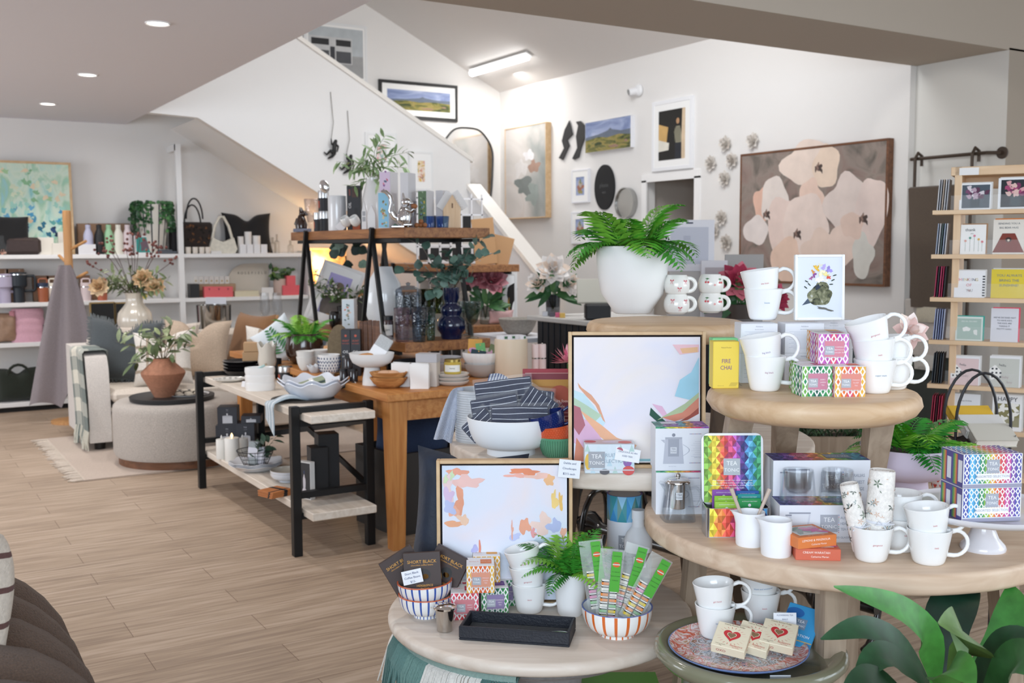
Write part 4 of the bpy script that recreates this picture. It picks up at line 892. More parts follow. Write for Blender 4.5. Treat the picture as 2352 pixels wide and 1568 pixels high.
obj('stem',MB('leaf','3f6a34').tube([(0,0,0),(0,0,.1),(-.01,-.01,.245)],.004,6),t);obj('glass',MB('glass','e6ecef').lathe([(0,0),(.03,0),(.03,.09)],20),t)
f=MB('petal','e08aa0');Rr=random.Random(6)
for k in range(60):
    a,e=Rr.uniform(0,6.28),Rr.uniform(-.2,1.4);d=(cos(a)*cos(e),sin(a)*cos(e),sin(e));f.use(None,Rr.choice(['e58aa0','ef9fae','d9607f','f2b3bb']));f.leaf((-.01,-.01,.25),d,(0,0,1),Rr.uniform(.045,.07),.014,-.2,.3,3)
obj('petals',f,t)
# ---------------------------------------------------------------- stool with the white fern pot
p,r,h=spot(1452,722,ZA,90,566)
t=thing('potted_fern','bright green fern in a large plain white pot on the far stool','plant',p);k=m_px(83,p)/1.0
obj('pot',vase_mb([(r*.86,0),(r*.97,.004),(r*1.12,h*.10),(k*.86,h*.30),(k*.95,h*.55),(k*.99,h*.8),(k,h)],'satin','f3f3f2',56),t,sharp=60);obj('soil',MB('stone','2f251d').lathe([(0,h*.93),(k*.93,h*.92)],24),t)
obj('fronds',fern('fronds','',None,k*.95,31,.245,n=34,sp=1.25,droop=1.35,minz=.012,c=('3d8f2b','2a7023','6fae38','4fa02e')),t,loc=(0,0,h*.955))
def bowmug(label,loc,kind,rz=FACE,group=None):
    t=thing('mug',label,'mug',loc,rz,group);r,h=.046,.072;R=random.Random(len(label))
    rf=lambda z:r*(.62+.42*sin(PI*min(1,(z/h*.80+.12)))**.8)
    mb=MB('gloss','f1efea').lathe([(0,.002),(r*.68,0)]+[(rf(h*i/10),h*i/10) for i in range(1,11)]+[(rf(h)-.004,h)]+[(max(.01,rf(h*i/10)-.006),h*i/10) for i in (8,5,2)]+[(0,h*.15)],22)
    def on(x,z,pts,c):
        mb.use('satin',c);mb.add([((rf(z+b)+.0012)*sin((x+a)/r),-(rf(z+b)+.0012)*cos((x+a)/r),z+b) for a,b in pts],[tuple(range(len(pts)))])
    for i,(x,z) in enumerate(((-.018,.052),(.010,.024),(.034,.050))):
        if kind == 'bow':
            for sg in (-1,1):on(x,z,[(0,0),(sg*.006,.005),(sg*.008,.001),(sg*.005,-.002)][::sg],'d2606c');on(x,z,[(0,0),(sg*.003,-.012),(sg*.0045,-.012),(sg*.0012,0)][::-sg],'d2606c')
        elif i != 1:
            for sg in (-1,1):on(x+sg*.0045,z-.008,[(.004*cos(a*.8),.004*sin(a*.8)) for a in range(8)],'d34a52')
            on(x,z+.003,[(-.009,.002),(0,-.001),(.009,.002),(0,.0045)],'3f7a44');on(x,z,[(-.005,-.006),(-.004,-.006),(.0006,.003),(-.0006,.003)],'3f7a44')
        else:on(x,z+.010,[((.006 if a % 2 else .0025)*cos(a*.628),(.006 if a % 2 else .0025)*sin(a*.628)) for a in range(10)],'eaa3a0')
    obj('body',mb,t,sharp=22)
    pts=[(rf(h*.5)-.004+.023*(1-cos(a))-.0,0,h*.50+.024*cos(a*1.0+0)*1.0) for a in (0,)]
    pts=[(r*.93+.024*sin(q),0,h*.50+.024*cos(q)) for q in [PI*i/10 for i in range(11)]]
    obj('handle',MB('gloss','f1efea').tube([(r*.80,0,h*.50+.024)]+pts+[(r*.80,0,h*.50-.024)],.0075,10),t,sharp=60)
for px,py,kind,labs in ((1554,722,'bow',('chunky white mug with pink bows, lower of the pair by the fern pot','chunky white mug with pink bows, upper of the pair by the fern pot')),(1632,720,'cherry',('chunky white mug with red cherries, lower of its pair','chunky white mug with red cherries, upper of its pair'))):
    q,r,h=spot(px,py,ZA,46)
    if kind == 'cherry':q=back(q,.03)
    for i,lb in enumerate(labs):bowmug(lb,q+Ve((0,0,.0705*i)),kind,FACE-.1-(.06*i if kind == 'bow' else 0),'chunky painted mugs on the far stool')
# ---------------------------------------------------------------- large pale table: tea things
def glasspot_print(mb,x,z,s,c1='c3c6d2',c2='a7abb8'):
    mb.flat([(x-s*.42,z),(x+s*.42,z),(x+s*.34,z+s*1.0),(x-s*.34,z+s*1.0)],.0006,c1);mb.rect(x-s*.22,z+s*.3,x+s*.22,z+s*1.0,.0009,c2);mb.rect(x-s*.34,z+s*1.0,x+s*.34,z+s*1.08,.0009,'b4b7c2');mb.disc(x,z+s*1.17,s*.07,None,.0009,'8f93a0')
    mb.flat([(x-s*.36,z+s*.98),(x-s*.52,z+s*.98),(x-s*.36,z+s*.84)],.0009,c1);pts=[(x+s*.36+s*.26*sin(PI*i/8),z+s*.78-s*.46*i/8) for i in range(9)]
    for (a,b),(c,d) in zip(pts,pts[1:]):mb.flat([(a,b),(c,d),(c+s*.035,d),(a+s*.035,b)],.0008,'b9bdca')
    logo(mb,x,z+s*.55,s*.26,'d9dbe2',.0012,ink='7d828f')
def potbox(mb,w,h,d):
    glasspot_print(mb,-w*.16,h*.16,h*.56);R=random.Random(3)
    for k,z in enumerate((.83,.17)):
        for i in range(12):mb.rect(w*(.14+.019*i),h*z,w*(.152+.019*i),h*(z+.014),.0006,['8a5fa8','4f66b0','2f2f3c','c24b4b'][i % 4])
    for i in range(9):mb.rect(w*(.24-.07*((i*7) % 3)/2),h*(.66-.042*i),w*.40,h*(.668-.042*i),.0006,'d5d8e2')
    mb.words('TWO CUPS',w*.30,h*.30,h*.035,'9aa0ae');mb.words('TEA FOR TWO',-w*.18,h*.10,h*.026,'b4b8c4')
    mb.T=MT((0,0,h)) @ MR(-PI/2,4,'X');mosaic(mb,-w/2+.001,.001,w/2-.001,d-.001,7,2,.0005,['4f8a80','9a6f9a','8f6aa8','5f8f9f','c98a4a','9a5fa0','7f5aa8']);mb.rect(-w*.34,d*.5,-w*.05,d*.85,.0012,'eceaf2');mb.words('TEA TONIC',-w*.20,d*.67,.008,'8d92a0',.0016,PI);mb.T=Matrix()
    mb.rect(-w/2,h*.975,w/2,h,.0006,'3f8f6a');mosaic(mb,-w/2,h*.965,w/2,h,6,1,.0009,['2d8f63','b9c83c','e2b33c','e2732f','d8436f','8a4fb0'])
for (x0,x1,yb,yt,lab) in ((1506,1622,1181,1081,'white teapot carton at the bottom behind the glass teapot'),(1504,1626,1181,1081,'white teapot carton on top of the stack, showing a printed teapot')):
    up='top' in lab;p,w,h=place(x0,x1,yb,yt,Z3)
    mb=MB('satin','eceef5').box((0,.045,h/2),(w,.09,h),.001);potbox(mb,w,h,.09)
    solo('teapot_carton',mb,lab,'box',p+(Ve((0,0,h+.0005)) if up else Ve((0,0,0))),FACE+(.02 if up else 0),'teapot cartons')
p=onz(1556,1199,Z3);t=thing('glass_teapot','square glass teapot with a steel infuser in front of the white cartons','teapot',back(p,.034),FACE+.08);h=height(p,1092);s=m_px(38,p)
g=MB('glass','f2f5f7')
def sq(r,z,n=24,e=5.0):return [((abs(cos(a))**(2/e))*math.copysign(r,cos(a)),(abs(sin(a))**(2/e))*math.copysign(r,sin(a)),z) for a in [2*PI*i/n for i in range(n)]]
rows=[sq(s*.98,0),sq(s,.004),sq(s*.92,h*.25),sq(s*.80,h*.55),sq(s*.73,h*.78,e=3),sq(s*.72,h*.80,e=2.4),sq(s*.69,h*.79,e=2.4),sq(s*.76,h*.55),sq(s*.88,h*.25),sq(s*.95,.008)]
g.add([q for r_ in rows for q in r_],[tuple(reversed(range(24)))]+[(j*24+i,j*24+(i+1) % 24,(j+1)*24+(i+1) % 24,(j+1)*24+i) for j in range(9) for i in range(24)]+[tuple(9*24+i for i in range(24))])
obj('body',g,t,sharp=50);obj('spout',MB('glass','f2f5f7').tube([(-s*.62,0,h*.66),(-s*.95,0,h*.78),(-s*1.12,0,h*.82)],[.011,.007,.004],10),t)
obj('handle',MB('glass','f2f5f7').tube([(s*.74,0,h*.66),(s*1.15,0,h*.68),(s*1.42,0,h*.58),(s*1.45,0,h*.42),(s*1.25,0,h*.28),(s*.90,0,h*.24)],.0045,8),t,sharp=60)
inf=MB('chrome','c9c6c4').lathe([(0,h*.24),(s*.44,h*.24),(s*.46,h*.26),(s*.46,h*.80)],32);inf.use('satin');q=inf.mats;z0=h*.53
inf.grid(lambda u,v:((s*.47)*sin((u-.5)*.9),-(s*.47)*cos((u-.5)*.9),z0-s*.22+s*.44*v),6,1,colf=lambda u,v:'e9e9ec');inf.words('TEA',0,z0+s*.09,s*.17,'55565e',.001,wrap=s*.475);inf.words('TONiC',0,z0-s*.09,s*.13,'55565e',.001,wrap=s*.475);obj('infuser',inf,t)
l=MB('chrome','d8d6d4').lathe([(s*.76,h*.795),(s*.77,h*.83),(s*.60,h*.875),(s*.14,h*.895),(s*.10,h*.91)],32);l.ball((0,0,h*.95),s*.17,16,10);obj('lid',l,t,sharp=60)
# hinged tin of tea bags
p,w,h=place(1622,1768,1234,1167,Z3);tin=thing('tea_tin','open rainbow harlequin tin with its lid up, full of tea bags','tin',p,FACE)
d=.075
def rrect(w_,h_,r_,n=6):return [(x+r_*cos(a),y+r_*sin(a)) for x,y,a0 in ((w_/2-r_,h_/2-r_,0),(-w_/2+r_,h_/2-r_,PI/2),(-w_/2+r_,-h_/2+r_,PI),(w_/2-r_,-h_/2+r_,1.5*PI)) for a in [a0+PI/2*i/n for i in range(n+1)]]
b=MB('steel','c9cbd0');b.T=MT((0,d/2,0));P=rrect(w,d,.012)
b.add([(x,y,0) for x,y in P]+[(x,y,h) for x,y in P]+[(x*.97,y*.95,h) for x,y in P]+[(x*.97,y*.95,.004) for x,y in P],[tuple(reversed(range(len(P))))]+[(k*len(P)+i,k*len(P)+(i+1) % len(P),(k+1)*len(P)+(i+1) % len(P),(k+1)*len(P)+i) for k in range(3) for i in range(len(P))]+[tuple(3*len(P)+i for i in range(len(P)))])
b.T=Matrix();b.use('satin');mosaic(b,-w/2+.008,.002,w/2-.008,h-.001,7,2,.0006,HUES[:8],0,3);logo(b,w*.22,h*.48,h*.62,'b3a8b8',.0016);obj('body',b,tin)
lw,lh=m_px(145,p),height(p,1008)-h*.9
l=MB('steel','c9cbd0');l.T=MT((0,d+.004,h*.9+lh/2)) @ MR(PI/2-.10,4,'X');l.prism(rrect(lw,lh,.02),-.012,0);l.use('satin')
l.T=MT((0,d+.003,h*.9+lh/2)) @ MR(-.10,4,'X') @ MT((0,0,-lh/2))
mosaic(l,-lw/2+.006,.006,lw/2-.006,lh-.006,7,6,.0006,HUES[-2:]+HUES[:11],0,9);logo(l,-.002,lh*.53,lw*.27,'b3b9bf',.002)
for i,s_ in enumerate(('Our mission is to add a fun, clever variety of teas','to keep your body healthy and strong. Rejuvenate,','relax and nourish on a daily basis by drinking Tea Tonic.','Your body will radiate health')):l.words(s_,0,lh*(.34-.035*i),.0052,'ffffff',.002)
obj('lid',l,tin)
for i,(x,y,z,c) in enumerate(((-.028,.050,.030,'8a4fa8'),(-.026,.030,.018,'8fbf3a'),(.034,.052,.026,'2f5fa8'),(.036,.040,.020,'2a9a9a'),(.034,.026,.012,'2d9a55'),(-.027,.016,.006,'9fca4a'))):
    e=MB('satin',c).box((x,y,h-.02+z),(.060,.003,.055),.0008);e.T=MT((x,y-.0015,h-.02+z));e.words('AUSTRALIAS HEALTHIEST',0,.020,.0035,'f0f0f0');e.disc(0,.010,.004,None,.0006,'e9e9e9');obj('tea_bag',e,tin)
# two white jugs
def jug(label,px,py,wp,top,sp=0):
    p,r,h=spot(px,py,Z3,wp,top);t=thing('milk_jug',label,'jug',p);mb=MB('satin','f3f4f7');n=48
    def ring(k,z,out):
        res=[]
        for i in range(n):
            a=2*PI*i/n;da=abs(((a-PI*1.02+PI) % (2*PI))-PI);res.append((r*k*cos(a)*(1+out*math.exp(-(da/.33)**2)),r*k*sin(a),z+h*.05*math.exp(-(da/.4)**2)*(out>0)))
        return res
    rows=[ring(.93,0,0),ring(.97,.003,0),ring(1,h*.3,0),ring(1,h*.62,0),ring(1,h*.80,.14),ring(1.0,h*.93,.34),ring(1.0,h*.975,.46),ring(.95,h*.965,.46),ring(.93,h*.8,.14),ring(.93,h*.4,0)]
    mb.add([q for r_ in rows for q in r_],[tuple(reversed(range(n)))]+[(j*n+i,j*n+(i+1) % n,(j+1)*n+(i+1) % n,(j+1)*n+i) for j in range(9) for i in range(n)]+[tuple(9*n+i for i in range(n))]);obj('body',mb,t,sharp=60);return p,h,r
p,h,r=jug('white milk jug holding two wooden spoons in front of the rainbow tin',1722,1259,66,1172)
for k,(a,b,lab) in enumerate(((-.012,-.36,'pale wooden spoon leaning left in the white milk jug'),(.012,.42,'pale wooden spoon leaning right in the white milk jug'))):
    s=thing('spoon',lab,'spoon',p+FV((a-b*.02,.004*k,.03)),rot=(-.1,b,FACE));obj('handle',MB('satin','c3b0a2').tube([(0,0,0),(0,0,.085),(0,0,.118)],[.003,.0045,.0055],8),s)
jug('empty white milk jug in front of the glass tumbler cartons',1782,1283,70,1190)
# cartons of double walled glasses and two tumblers
def glassbox(mb,w,h,d):
    for k in (0,1):
        x=-w*.30+k*w*.045;z=h*.12+k*h*.06;mb.flat([(x-w*.13,z),(x+w*.10,z),(x+w*.13,z+h*.62),(x-w*.13,z+h*.62)],.0005+.0003*k,'d9dce6');mb.flat([(x-w*.10,z+h*.06),(x+w*.07,z+h*.06),(x+w*.11,z+h*.58),(x-w*.10,z+h*.58)],.0007+.0003*k,'e9ecf3');mb.rect(x-w*.13,z+h*.60,x+w*.13,z+h*.63,.0009+.0003*k,'8f93a2')
    logo(mb,w*.10,h*.52,h*.46,'b0b3bd',.0012)
    for i in range(10):mb.rect(w*.215,h*(.27+.05*i),w*.222,h*(.30+.05*i),.0008,['c24b4b','4f66b0','2f2f3c','3f8f6a'][i % 4])
    for i,s in enumerate(('AUSTRALIAS','HEALTHIEST','TEA RANGE')):mb.words(s,w*.34,h*(.66-.15*i),h*.10,'9aa0ae',.0008,squeeze=.8)
    mb.words('TWO DOUBLE WALLED GLASSES',w*.12,h*.14,h*.072,'9aa0ae',.0008)
    mb.T=MT((0,0,h)) @ MR(-PI/2,4,'X');mosaic(mb,-w/2+.001,.001,w/2-.001,d-.001,9,2,.0005,['33357e','6a3f96','b0436f','cf6a3a','c9a53a','5f9f5a','2f7f9a','33357e']);mb.rect(w*.08,d*.25,w*.34,d*.75,.0012,'6f7f96');mb.words('TEA TONIC',w*.21,d*.5,.012,'ffffff',.0016,PI);mb.words('AUSTRALIAS',-w*.2,d*.62,.009,'ffffff',.0016,PI);mb.words('HEALTHIEST',-w*.2,d*.42,.009,'ffffff',.0016,PI);mb.T=Matrix()
pl,wl,hl=place(1790,1978,1246,1160,Z3)
mb=MB('satin','eceef5').box((0,.048,hl/2),(wl,.096,hl),.001);glassbox(mb,wl,hl,.096);solo('glasses_carton',mb,'lower white carton of double walled glasses with a rainbow top','box',pl,FACE-.02)
pu,wu,hu=place(1770,1985,1204,1110,Z3);pu=back(pl,.105)
wu=m_px(222,pu);hb=height(pu,1160)
mb=MB('satin','eceef5').box((0,.05,hb/2),(wu,.10,hb),.001);solo('glasses_carton',mb,'plain back carton that carries the upper carton of double walled glasses','box',pu,FACE)
q=pu+Ve((0,0,hb+.0005));hh=height(q,1057)
mb=MB('satin','eceef5').box((0,.05,hh/2),(wu,.10,hh),.001);glassbox(mb,wu,hh,.10);solo('glasses_carton',mb,'upper white carton of double walled glasses behind the clear tumblers','box',q,FACE)
for i,(px,lab) in enumerate(((1842,'clear double walled glass tumbler on the left of the rainbow carton'),(1934,'clear double walled glass tumbler on the right of the rainbow carton'))):
    b=pl+FV(((px-1884)*dep(pl)/F,.048,0));b.z=Z3+hl+.0008;r=m_px(41,b);h=height(b,1078)
    t=thing('tumbler',lab,'glass',b,FACE,'double walled tumblers');obj('outer_wall',MB('glass','f6f8fa').lathe([(0,.002),(r*1.02,0),(r*1.05,.004),(r*.95,h*.45),(r*.86,h),(r*.83,h*.99),(r*.90,h*.5),(r*.98,.008),(0,.008)],36),t,sharp=60);obj('inner_wall',MB('glass','f6f8fa').lathe([(0,h*.24),(r*.55,h*.26),(r*.74,h*.42),(r*.82,h*.98),(r*.80,h*.98),(r*.71,h*.43),(r*.5,h*.29),(0,h*.27)],36),t,sharp=60)
# boxed coasters
p,w,h=place(1828,1930,1287,1262,Z3);w=.105
def cst(c,lab,loc,a,name1):
    t=thing('coaster_box',lab,'box',loc,a);mb=MB('satin',c).box((0,.05,.014),(w,.10,.028),.001);mb.words(name1,-.004,.019,.0075,'fdf3ea',.0006);mb.words('Catharina Marian',.004,.009,.006,'fdf3ea',.0006)
    mb.T=MT((0,0,.028)) @ MR(-PI/2,4,'X');mb.rect(-w*.38,.014,w*.38,.088,.0005,'d9d8d6');mb.blob(-.012,.05,.02,.022,3,.0009,'a9b3b0',rough=.7);mb.blob(.02,.044,.022,.014,5,.0011,'d779b0',rough=.8);mb.blob(.012,.066,.016,.012,8,.0011,'e6a8c6',rough=.8);mb.blob(-.024,.07,.014,.010,2,.0011,'8fa39a',rough=.8);mb.words('SET OF 4 COASTERS',0,.006,.005,'fdf3ea',.0009);obj('carton',mb,t)
cst('d2694f','coral box of coasters underneath the orange box',p,FACE-.10,'CREAM WARATAH');cst('dd7f42','orange box of coasters on top of the coral box',p+Ve((.006,.008,.0285)),FACE+.30,'LEMONS & MAGNOLIA')
# mugs, rolled tea towels
mstack(2000,1294,Z3,(('gorgeous',RED,0,'white mug holding two rolled floral tea towels on the pale table'),),footpx=70)
pm,_,_=spot(2000,1294,Z3,70)
def roll(label,off,L,r,rot,seed):
    t=thing('rolled_tea_towel',label,'tea towel',pm+FV((off[0],off[1],off[2])),FACE,'rolled floral tea towels',rot);R=random.Random(seed);mb=MB('cloth','f1ece6')
    mb.lathe([(0,0),(r*.97,0),(r,.005),(r*1.04,L*.5),(r*.98,L-.004),(r*.93,L),(r*.8,L-.006),(r*.75,L),(r*.55,L-.006),(r*.5,L),(0,L-.005)],30);mb.use('paper')
    for k in range(46):
        a=R.uniform(-2.2,2.2);z=R.uniform(.03,L-.014);c=R.choice(['6f7f6c','8a977f','5f6a62','d9b7a3','e4cdbd','4a4540','c9a48c','8fa0a0']);ang=R.uniform(0,3.14);l=R.uniform(.006,.013)
        for q in range(R.choice((1,3,5))):
            b=ang+q*1.25;P=[(cos(b)*s+cos(b+1.57)*o,sin(b)*s+sin(b+1.57)*o) for s,o in ((0,0),(l*.5,l*.16),(l,0),(l*.5,-l*.16))]
            mb.add([((r*1.045+.0004)*sin(a+x/r),-(r*1.045+.0004)*cos(a+x/r),min(L-.003,max(.003,z+y))) for x,y in P],[(0,3,2,1)],[c])
    obj('cloth',mb,t,sharp=60)
    rb=MB('satin','dfe0e6');z=L*.36;rb.lathe([(r*1.05,z),(r*1.07,z+.003),(r*1.05,z+.006)],30);rb.tube([(.002,-r*1.08,z),(.014,-r*1.2,z+.012),(.024,-r*1.2,z+.004),(.004,-r*1.09,z)],.0016,5);rb.tube([(0,-r*1.08,z),(-.012,-r*1.2,z+.01),(-.02,-r*1.2,z),(0,-r*1.09,z)],.0016,5);rb.tube([(0,-r*1.08,z),(.012,-r*1.15,z-.02)],.0014,5);obj('ribbon',rb,t)
roll('taller rolled floral tea towel tied with ribbon in the white mug',(.014,.004,.020),.195,.030,(0,.05,FACE),1);roll('shorter rolled floral tea towel leaning left in the white mug',(-.018,.010,.020),.165,.022,(0,-.22,FACE),2)
mstack(2066,1270,Z3,(('bitch',RED,0,'white mug behind the rolled tea towels, lower of its pair'),('',RED,.02,'white mug behind the rolled tea towels, upper of its pair')),footpx=64,step=.060)
mstack(2132,1301,Z3,(('twit',RED,0,'white mug at the right front of the pale table, lower of its pair'),('twit',RED,.11,'white mug at the right front of the pale table, upper of its pair')),footpx=72,step=.053)
# lilac pedestal planter
p,r,h=spot(2080,1166,Z3,100,1022);Rr_=m_px(104,p)
t=thing('potted_fern','fern spilling from a lilac pedestal planter on the pale table','plant',p)
obj('planter',MB('satin','d8cce0').lathe([(0,0),(r*1.08,0),(r*1.0,h*.15),(r*.92,h*.38),(r*.98,h*.42),(Rr_*.80,h*.50),(Rr_*.97,h*.62),(Rr_,h*.75),(Rr_*.98,h*.93),(Rr_*1.0,h),(Rr_*.95,h),(Rr_*.92,h*.8),(0,h*.8)],56),t,sharp=40);obj('soil',MB('stone','2f251d').lathe([(0,h*.93),(Rr_*.93,h*.91)],24),t)
obj('fronds',fern('fronds','',None,Rr_*.85,77,.185,n=30,sp=1.1,droop=1.1,minz=.010,c=('2f8f2b','237a2a','7cc23a','55a82e')),t,loc=(0,0,h*.93))
# cake stand with assorted selection cartons
p,r,h=spot(2257,1273,Z3,100,1163);Rp=m_px(176,p)
t=thing('cake_stand','white ceramic cake stand carrying two assorted tea cartons','cake stand',p)
obj('foot',MB('gloss','e3e1e6').lathe([(0,0),(r*.98,0),(r,.006),(r*.93,.014),(r*.66,.03),(r*.5,h*.5),(r*.46,h*.78),(r*.6,h*.83),(0,h*.83)],48),t,sharp=50)
obj('plate',MB('gloss','e6e4e9').lathe([(0,h*.82),(Rp*.5,h*.83),(Rp*.94,h*.88),(Rp*.99,h*.97),(Rp,h*1.03),(Rp*.985,h*1.04),(Rp*.96,h*.99),(Rp*.90,h*.96),(0,h*.96)],64),t,sharp=50)
acols=['3f4aa8','4fb0e0','3a93c0','2d8f63','8fbf3a','e6b23c','e4663f','d83f55','c94f9f','7a4fa8','4a4aa8']
bz=p+Ve((0,0,h*.965));ab=onz(2276,1197,bz.z);w=m_px(141,ab);hb=height(ab,1120)
for i,lab in enumerate(('lower assorted selection tea carton on the white cake stand','upper assorted selection tea carton on the white cake stand')):
    t=thing('tea_carton',lab,'tea box',ab+Ve((0,0,i*(hb+.0006))),FACE+.10,'assorted selection cartons');d=.10
    mb=MB('satin','f0eff2').box((0,d/2,hb/2),(w,d,hb),.001);mb.rect(-w/2,hb*.10,w/2,hb,.0003,'f6f5f6');diamonds(mb,-w/2+.002,hb*.13,w/2-.002,hb-.001,acols,4,.0005,step=False)
    logo(mb,0,hb*.63,hb*.40,'a9adb8',.0016);mb.rect(-w*.27,hb*.24,w*.29,hb*.42,.0016,'f4f4f6');mb.words('ASSORTED SELECTION',0,hb*.335,hb*.10,'8f94a6',.002);mb.rect(-w/2,0,w/2,hb*.11,.0012,'9a9ab0')
    mb.T=MT((-w/2,0,0)) @ MR(-PI/2,4,'Z') @ MT((-d,0,0))
    mb.rect(.001,.001,d-.001,hb-.001,.0004,'4a3f8f')
    for k in range(2):
        for j,c in enumerate(('2d9463','8fbf3a','e8b23c','e4663f')):mb.rect(d*(.05+.5*k+.05*j),.004,d*(.09+.5*k+.05*j),hb-.004,.0008,c)
        mb.rect(d*(.28+.5*k),hb*.15,d*(.46+.5*k),hb*.8,.0008,'e9e9ee')
    mb.T=MT((0,0,hb)) @ MR(-PI/2,4,'X');diamonds(mb,-w/2+.002,.002,w/2-.002,d-.002,acols,4,.0004,'e6e1dc',False);obj('carton',mb,t);obj('film',MB('clear','ffffff').box((0,d/2,hb/2),(w+.003,d+.003,hb)),t)
# small red and white heart printed cup and box behind the planter
q=back(onz(2160,1140,Z3),.03);t=thing('paper_cup','white cup printed with red hearts behind the lilac planter','cup',q);mb=MB('satin','f2ece8').lathe([(0,0),(.022,0),(.030,.062),(.028,.062),(0,.01)],28);mb.use('satin','d24a3c')
for i in range(9):
    for j in range(3):a=i*.7+.35*(j % 2);z=.012+.018*j;rr=.0228+.13*z;mb.add([((rr+.0006)*sin(a+x/rr),-(rr+.0006)*cos(a+x/rr),z+y) for x,y in ((0,-.007),(.006,.001),(.0045,.006),(.001,.004),(0,.002),(-.001,.004),(-.0045,.006),(-.006,.001))],[tuple(range(8))])
obj('body',mb,t)
# ---------------------------------------------------------------- stool with the yellow tea box
p,w,h=place(1637,1697,892,784,ZB)
def chai(mb):
    mb.words('Picked Pocket',0,h*.87,h*.038,'8f7a4a');mb.words('FIRE',0,h*.58,h*.125,'7a4f8a',squeeze=.85);mb.words('CHAI',0,h*.44,h*.125,'7a4f8a',squeeze=.85);mb.words('TEA NO 37 CHAI',-w*.2,h*.06,h*.018,'8f7a4a')
    for i in range(7):mb.flat([(w*(.12+.04*i),h*.05),(w*(.13+.04*i),h*.05),(w*(.22+.04*i),h*.13),(w*(.21+.04*i),h*.13)],.0006,'8f7a4a')
plainbox('chai_box','yellow chai tea carton at the left edge of the stool','tea box',p,w,.045,h,'ecd04f',FACE+.03,front=chai)
plainbox('chai_box','mint green tea carton standing behind the yellow chai carton','tea box',back(p,.05)+Ve((-.004,0,0)),w,.04,h*1.035,'7fcf8f',FACE+.03)
mstack(1756,901,ZB,(('big bitch','a06a8a',0,'white mug at the left front of the stool, lower of its pair'),('big bitch','8a7aa8',.16,'white mug at the left front of the stool, upper of its pair')),r=.0515,footpx=76,step=.050,h=.088)
mstack(2008,905,ZB,(('super mum','5f8aa8',0,'white mug at the bottom of the three on the right of the stool'),('twit',RED,.08,'white mug in the middle of the three on the right of the stool'),('gorgeous',RED,.30,'white mug on top of the three on the right of the stool')),footpx=64,step=.050)
mstack(2046,896,ZB,(('',RED,0,'white mug behind the right stack of the stool, lower of its pair'),('',RED,.1,'white mug behind the right stack of the stool, upper of its pair')),footpx=60,step=.05)
PKc,GRc,ORc=['c96fc0','b84fa8','d8506f','b84fa8','c96fc0'],['6fae4a','2f8f5a','1f5d52','2f8f5a','4f9f5a'],['e9b23c','e2732f','d8506f','e2732f','e9b23c']
px_=onz(1872,911,ZB);s2=m_px(71,px_)
zigzag_box('green zigzag tea cube with a berry label, lower left on the stool',onz(1876,911,ZB),GRc,'c23f78',('BERRY','GREEN','TEA'),FACE+.06,s2);zigzag_box('orange zigzag tea cube, lower right on the stool',onz(1952,912,ZB),ORc,'dd5f3a',('MANGO','ELIXIR','TEA'),FACE,s2)
zigzag_box('pink and purple zigzag tea cube resting on top of the two lower cubes',onz(1914,836,ZB+s2)+Ve((0,0,0)),PKc,'d0456f',('TURMERIC','BEETROOT','GINGER TEA'),FACE-.03,s2)
zigzag_box('lime zigzag tea cube behind the green one on the stool',back(onz(1868,911,ZB),s2+.012),['8fbf3a','7fb23f','6fae4a'],'7fb23f',('LIME','TEA'),FACE+.06,s2);zigzag_box('amber zigzag tea cube behind the pink and purple one',back(onz(1904,836,ZB+s2),s2*.9),['e9a53c','e2732f','e9b23c'],'e9a035',('AMBER','TEA'),FACE-.03,s2)
# acrylic riser, white cartons, framed bird print
pr=back(onz(1826,905,ZB),.17);wr=m_px(250,pr);hr=height(pr,741)
t=thing('acrylic_riser','clear acrylic riser on the stool carrying mugs and the bird print','stand',pr)
for nm,c,dd in (('top',(0,.07,hr-.002),(wr,.14,.004)),('side',(-wr/2+.002,.07,hr/2),(.004,.14,hr)),('side',(wr/2-.002,.07,hr/2),(.004,.14,hr))):obj(nm,MB('clear','e8ecf4').box(c,dd),t)
def backtext(mb,w,h):
    mb.words('Ashdene',0,h*.92,h*.07,'a3a6b4');mb.words('About the Collection',0,h*.82,h*.035,'6f7484')
    for i in range(14):mb.rect(-w*(.40-.06*((i*5) % 3)),h*(.74-.045*i),w*(.42-.05*((i*3) % 4)),h*(.748-.045*i),.0006,'c3c7d4')
for x0,x1,dx,lab in ((1708,1794,0,'white text covered carton under the left of the acrylic riser'),(1811,1902,0,'white text covered carton under the middle of the acrylic riser'),(1906,1997,0,'white text covered carton at the right end of the acrylic riser')):
    xm=(x0+x1)/2;q=pr+FV(((xm-1826)*dep(pr)/F,.045+.10*(x0>1900),0));w=m_px(x1-x0-2,q);hA=hr*.50
    if x0>1900:hA=hr*.505
    for k in range(2):
        nm=lab if k == 0 else lab.replace('white text covered carton','upper white text covered carton')
        mb=MB('satin','ecedf3').box((0,.04,hA/2*.97),(w,.08,hA*.965),.001);backtext(mb,w,hA*.95);solo('mug_carton',mb,nm,'box',q+Ve((0,0,k*(hA*.968))),FACE,'white mug cartons')
zt_=pr.z+hr+.0005
mstack(1752,735,zt_,(('bestie',BLU,0,'white mug on the acrylic riser, lower of its pair'),('the boss',RED,.14,'white mug on the acrylic riser, upper of its pair')),footpx=56,step=.052)
p,w,h=place(1826,1940,735,584,zt_)
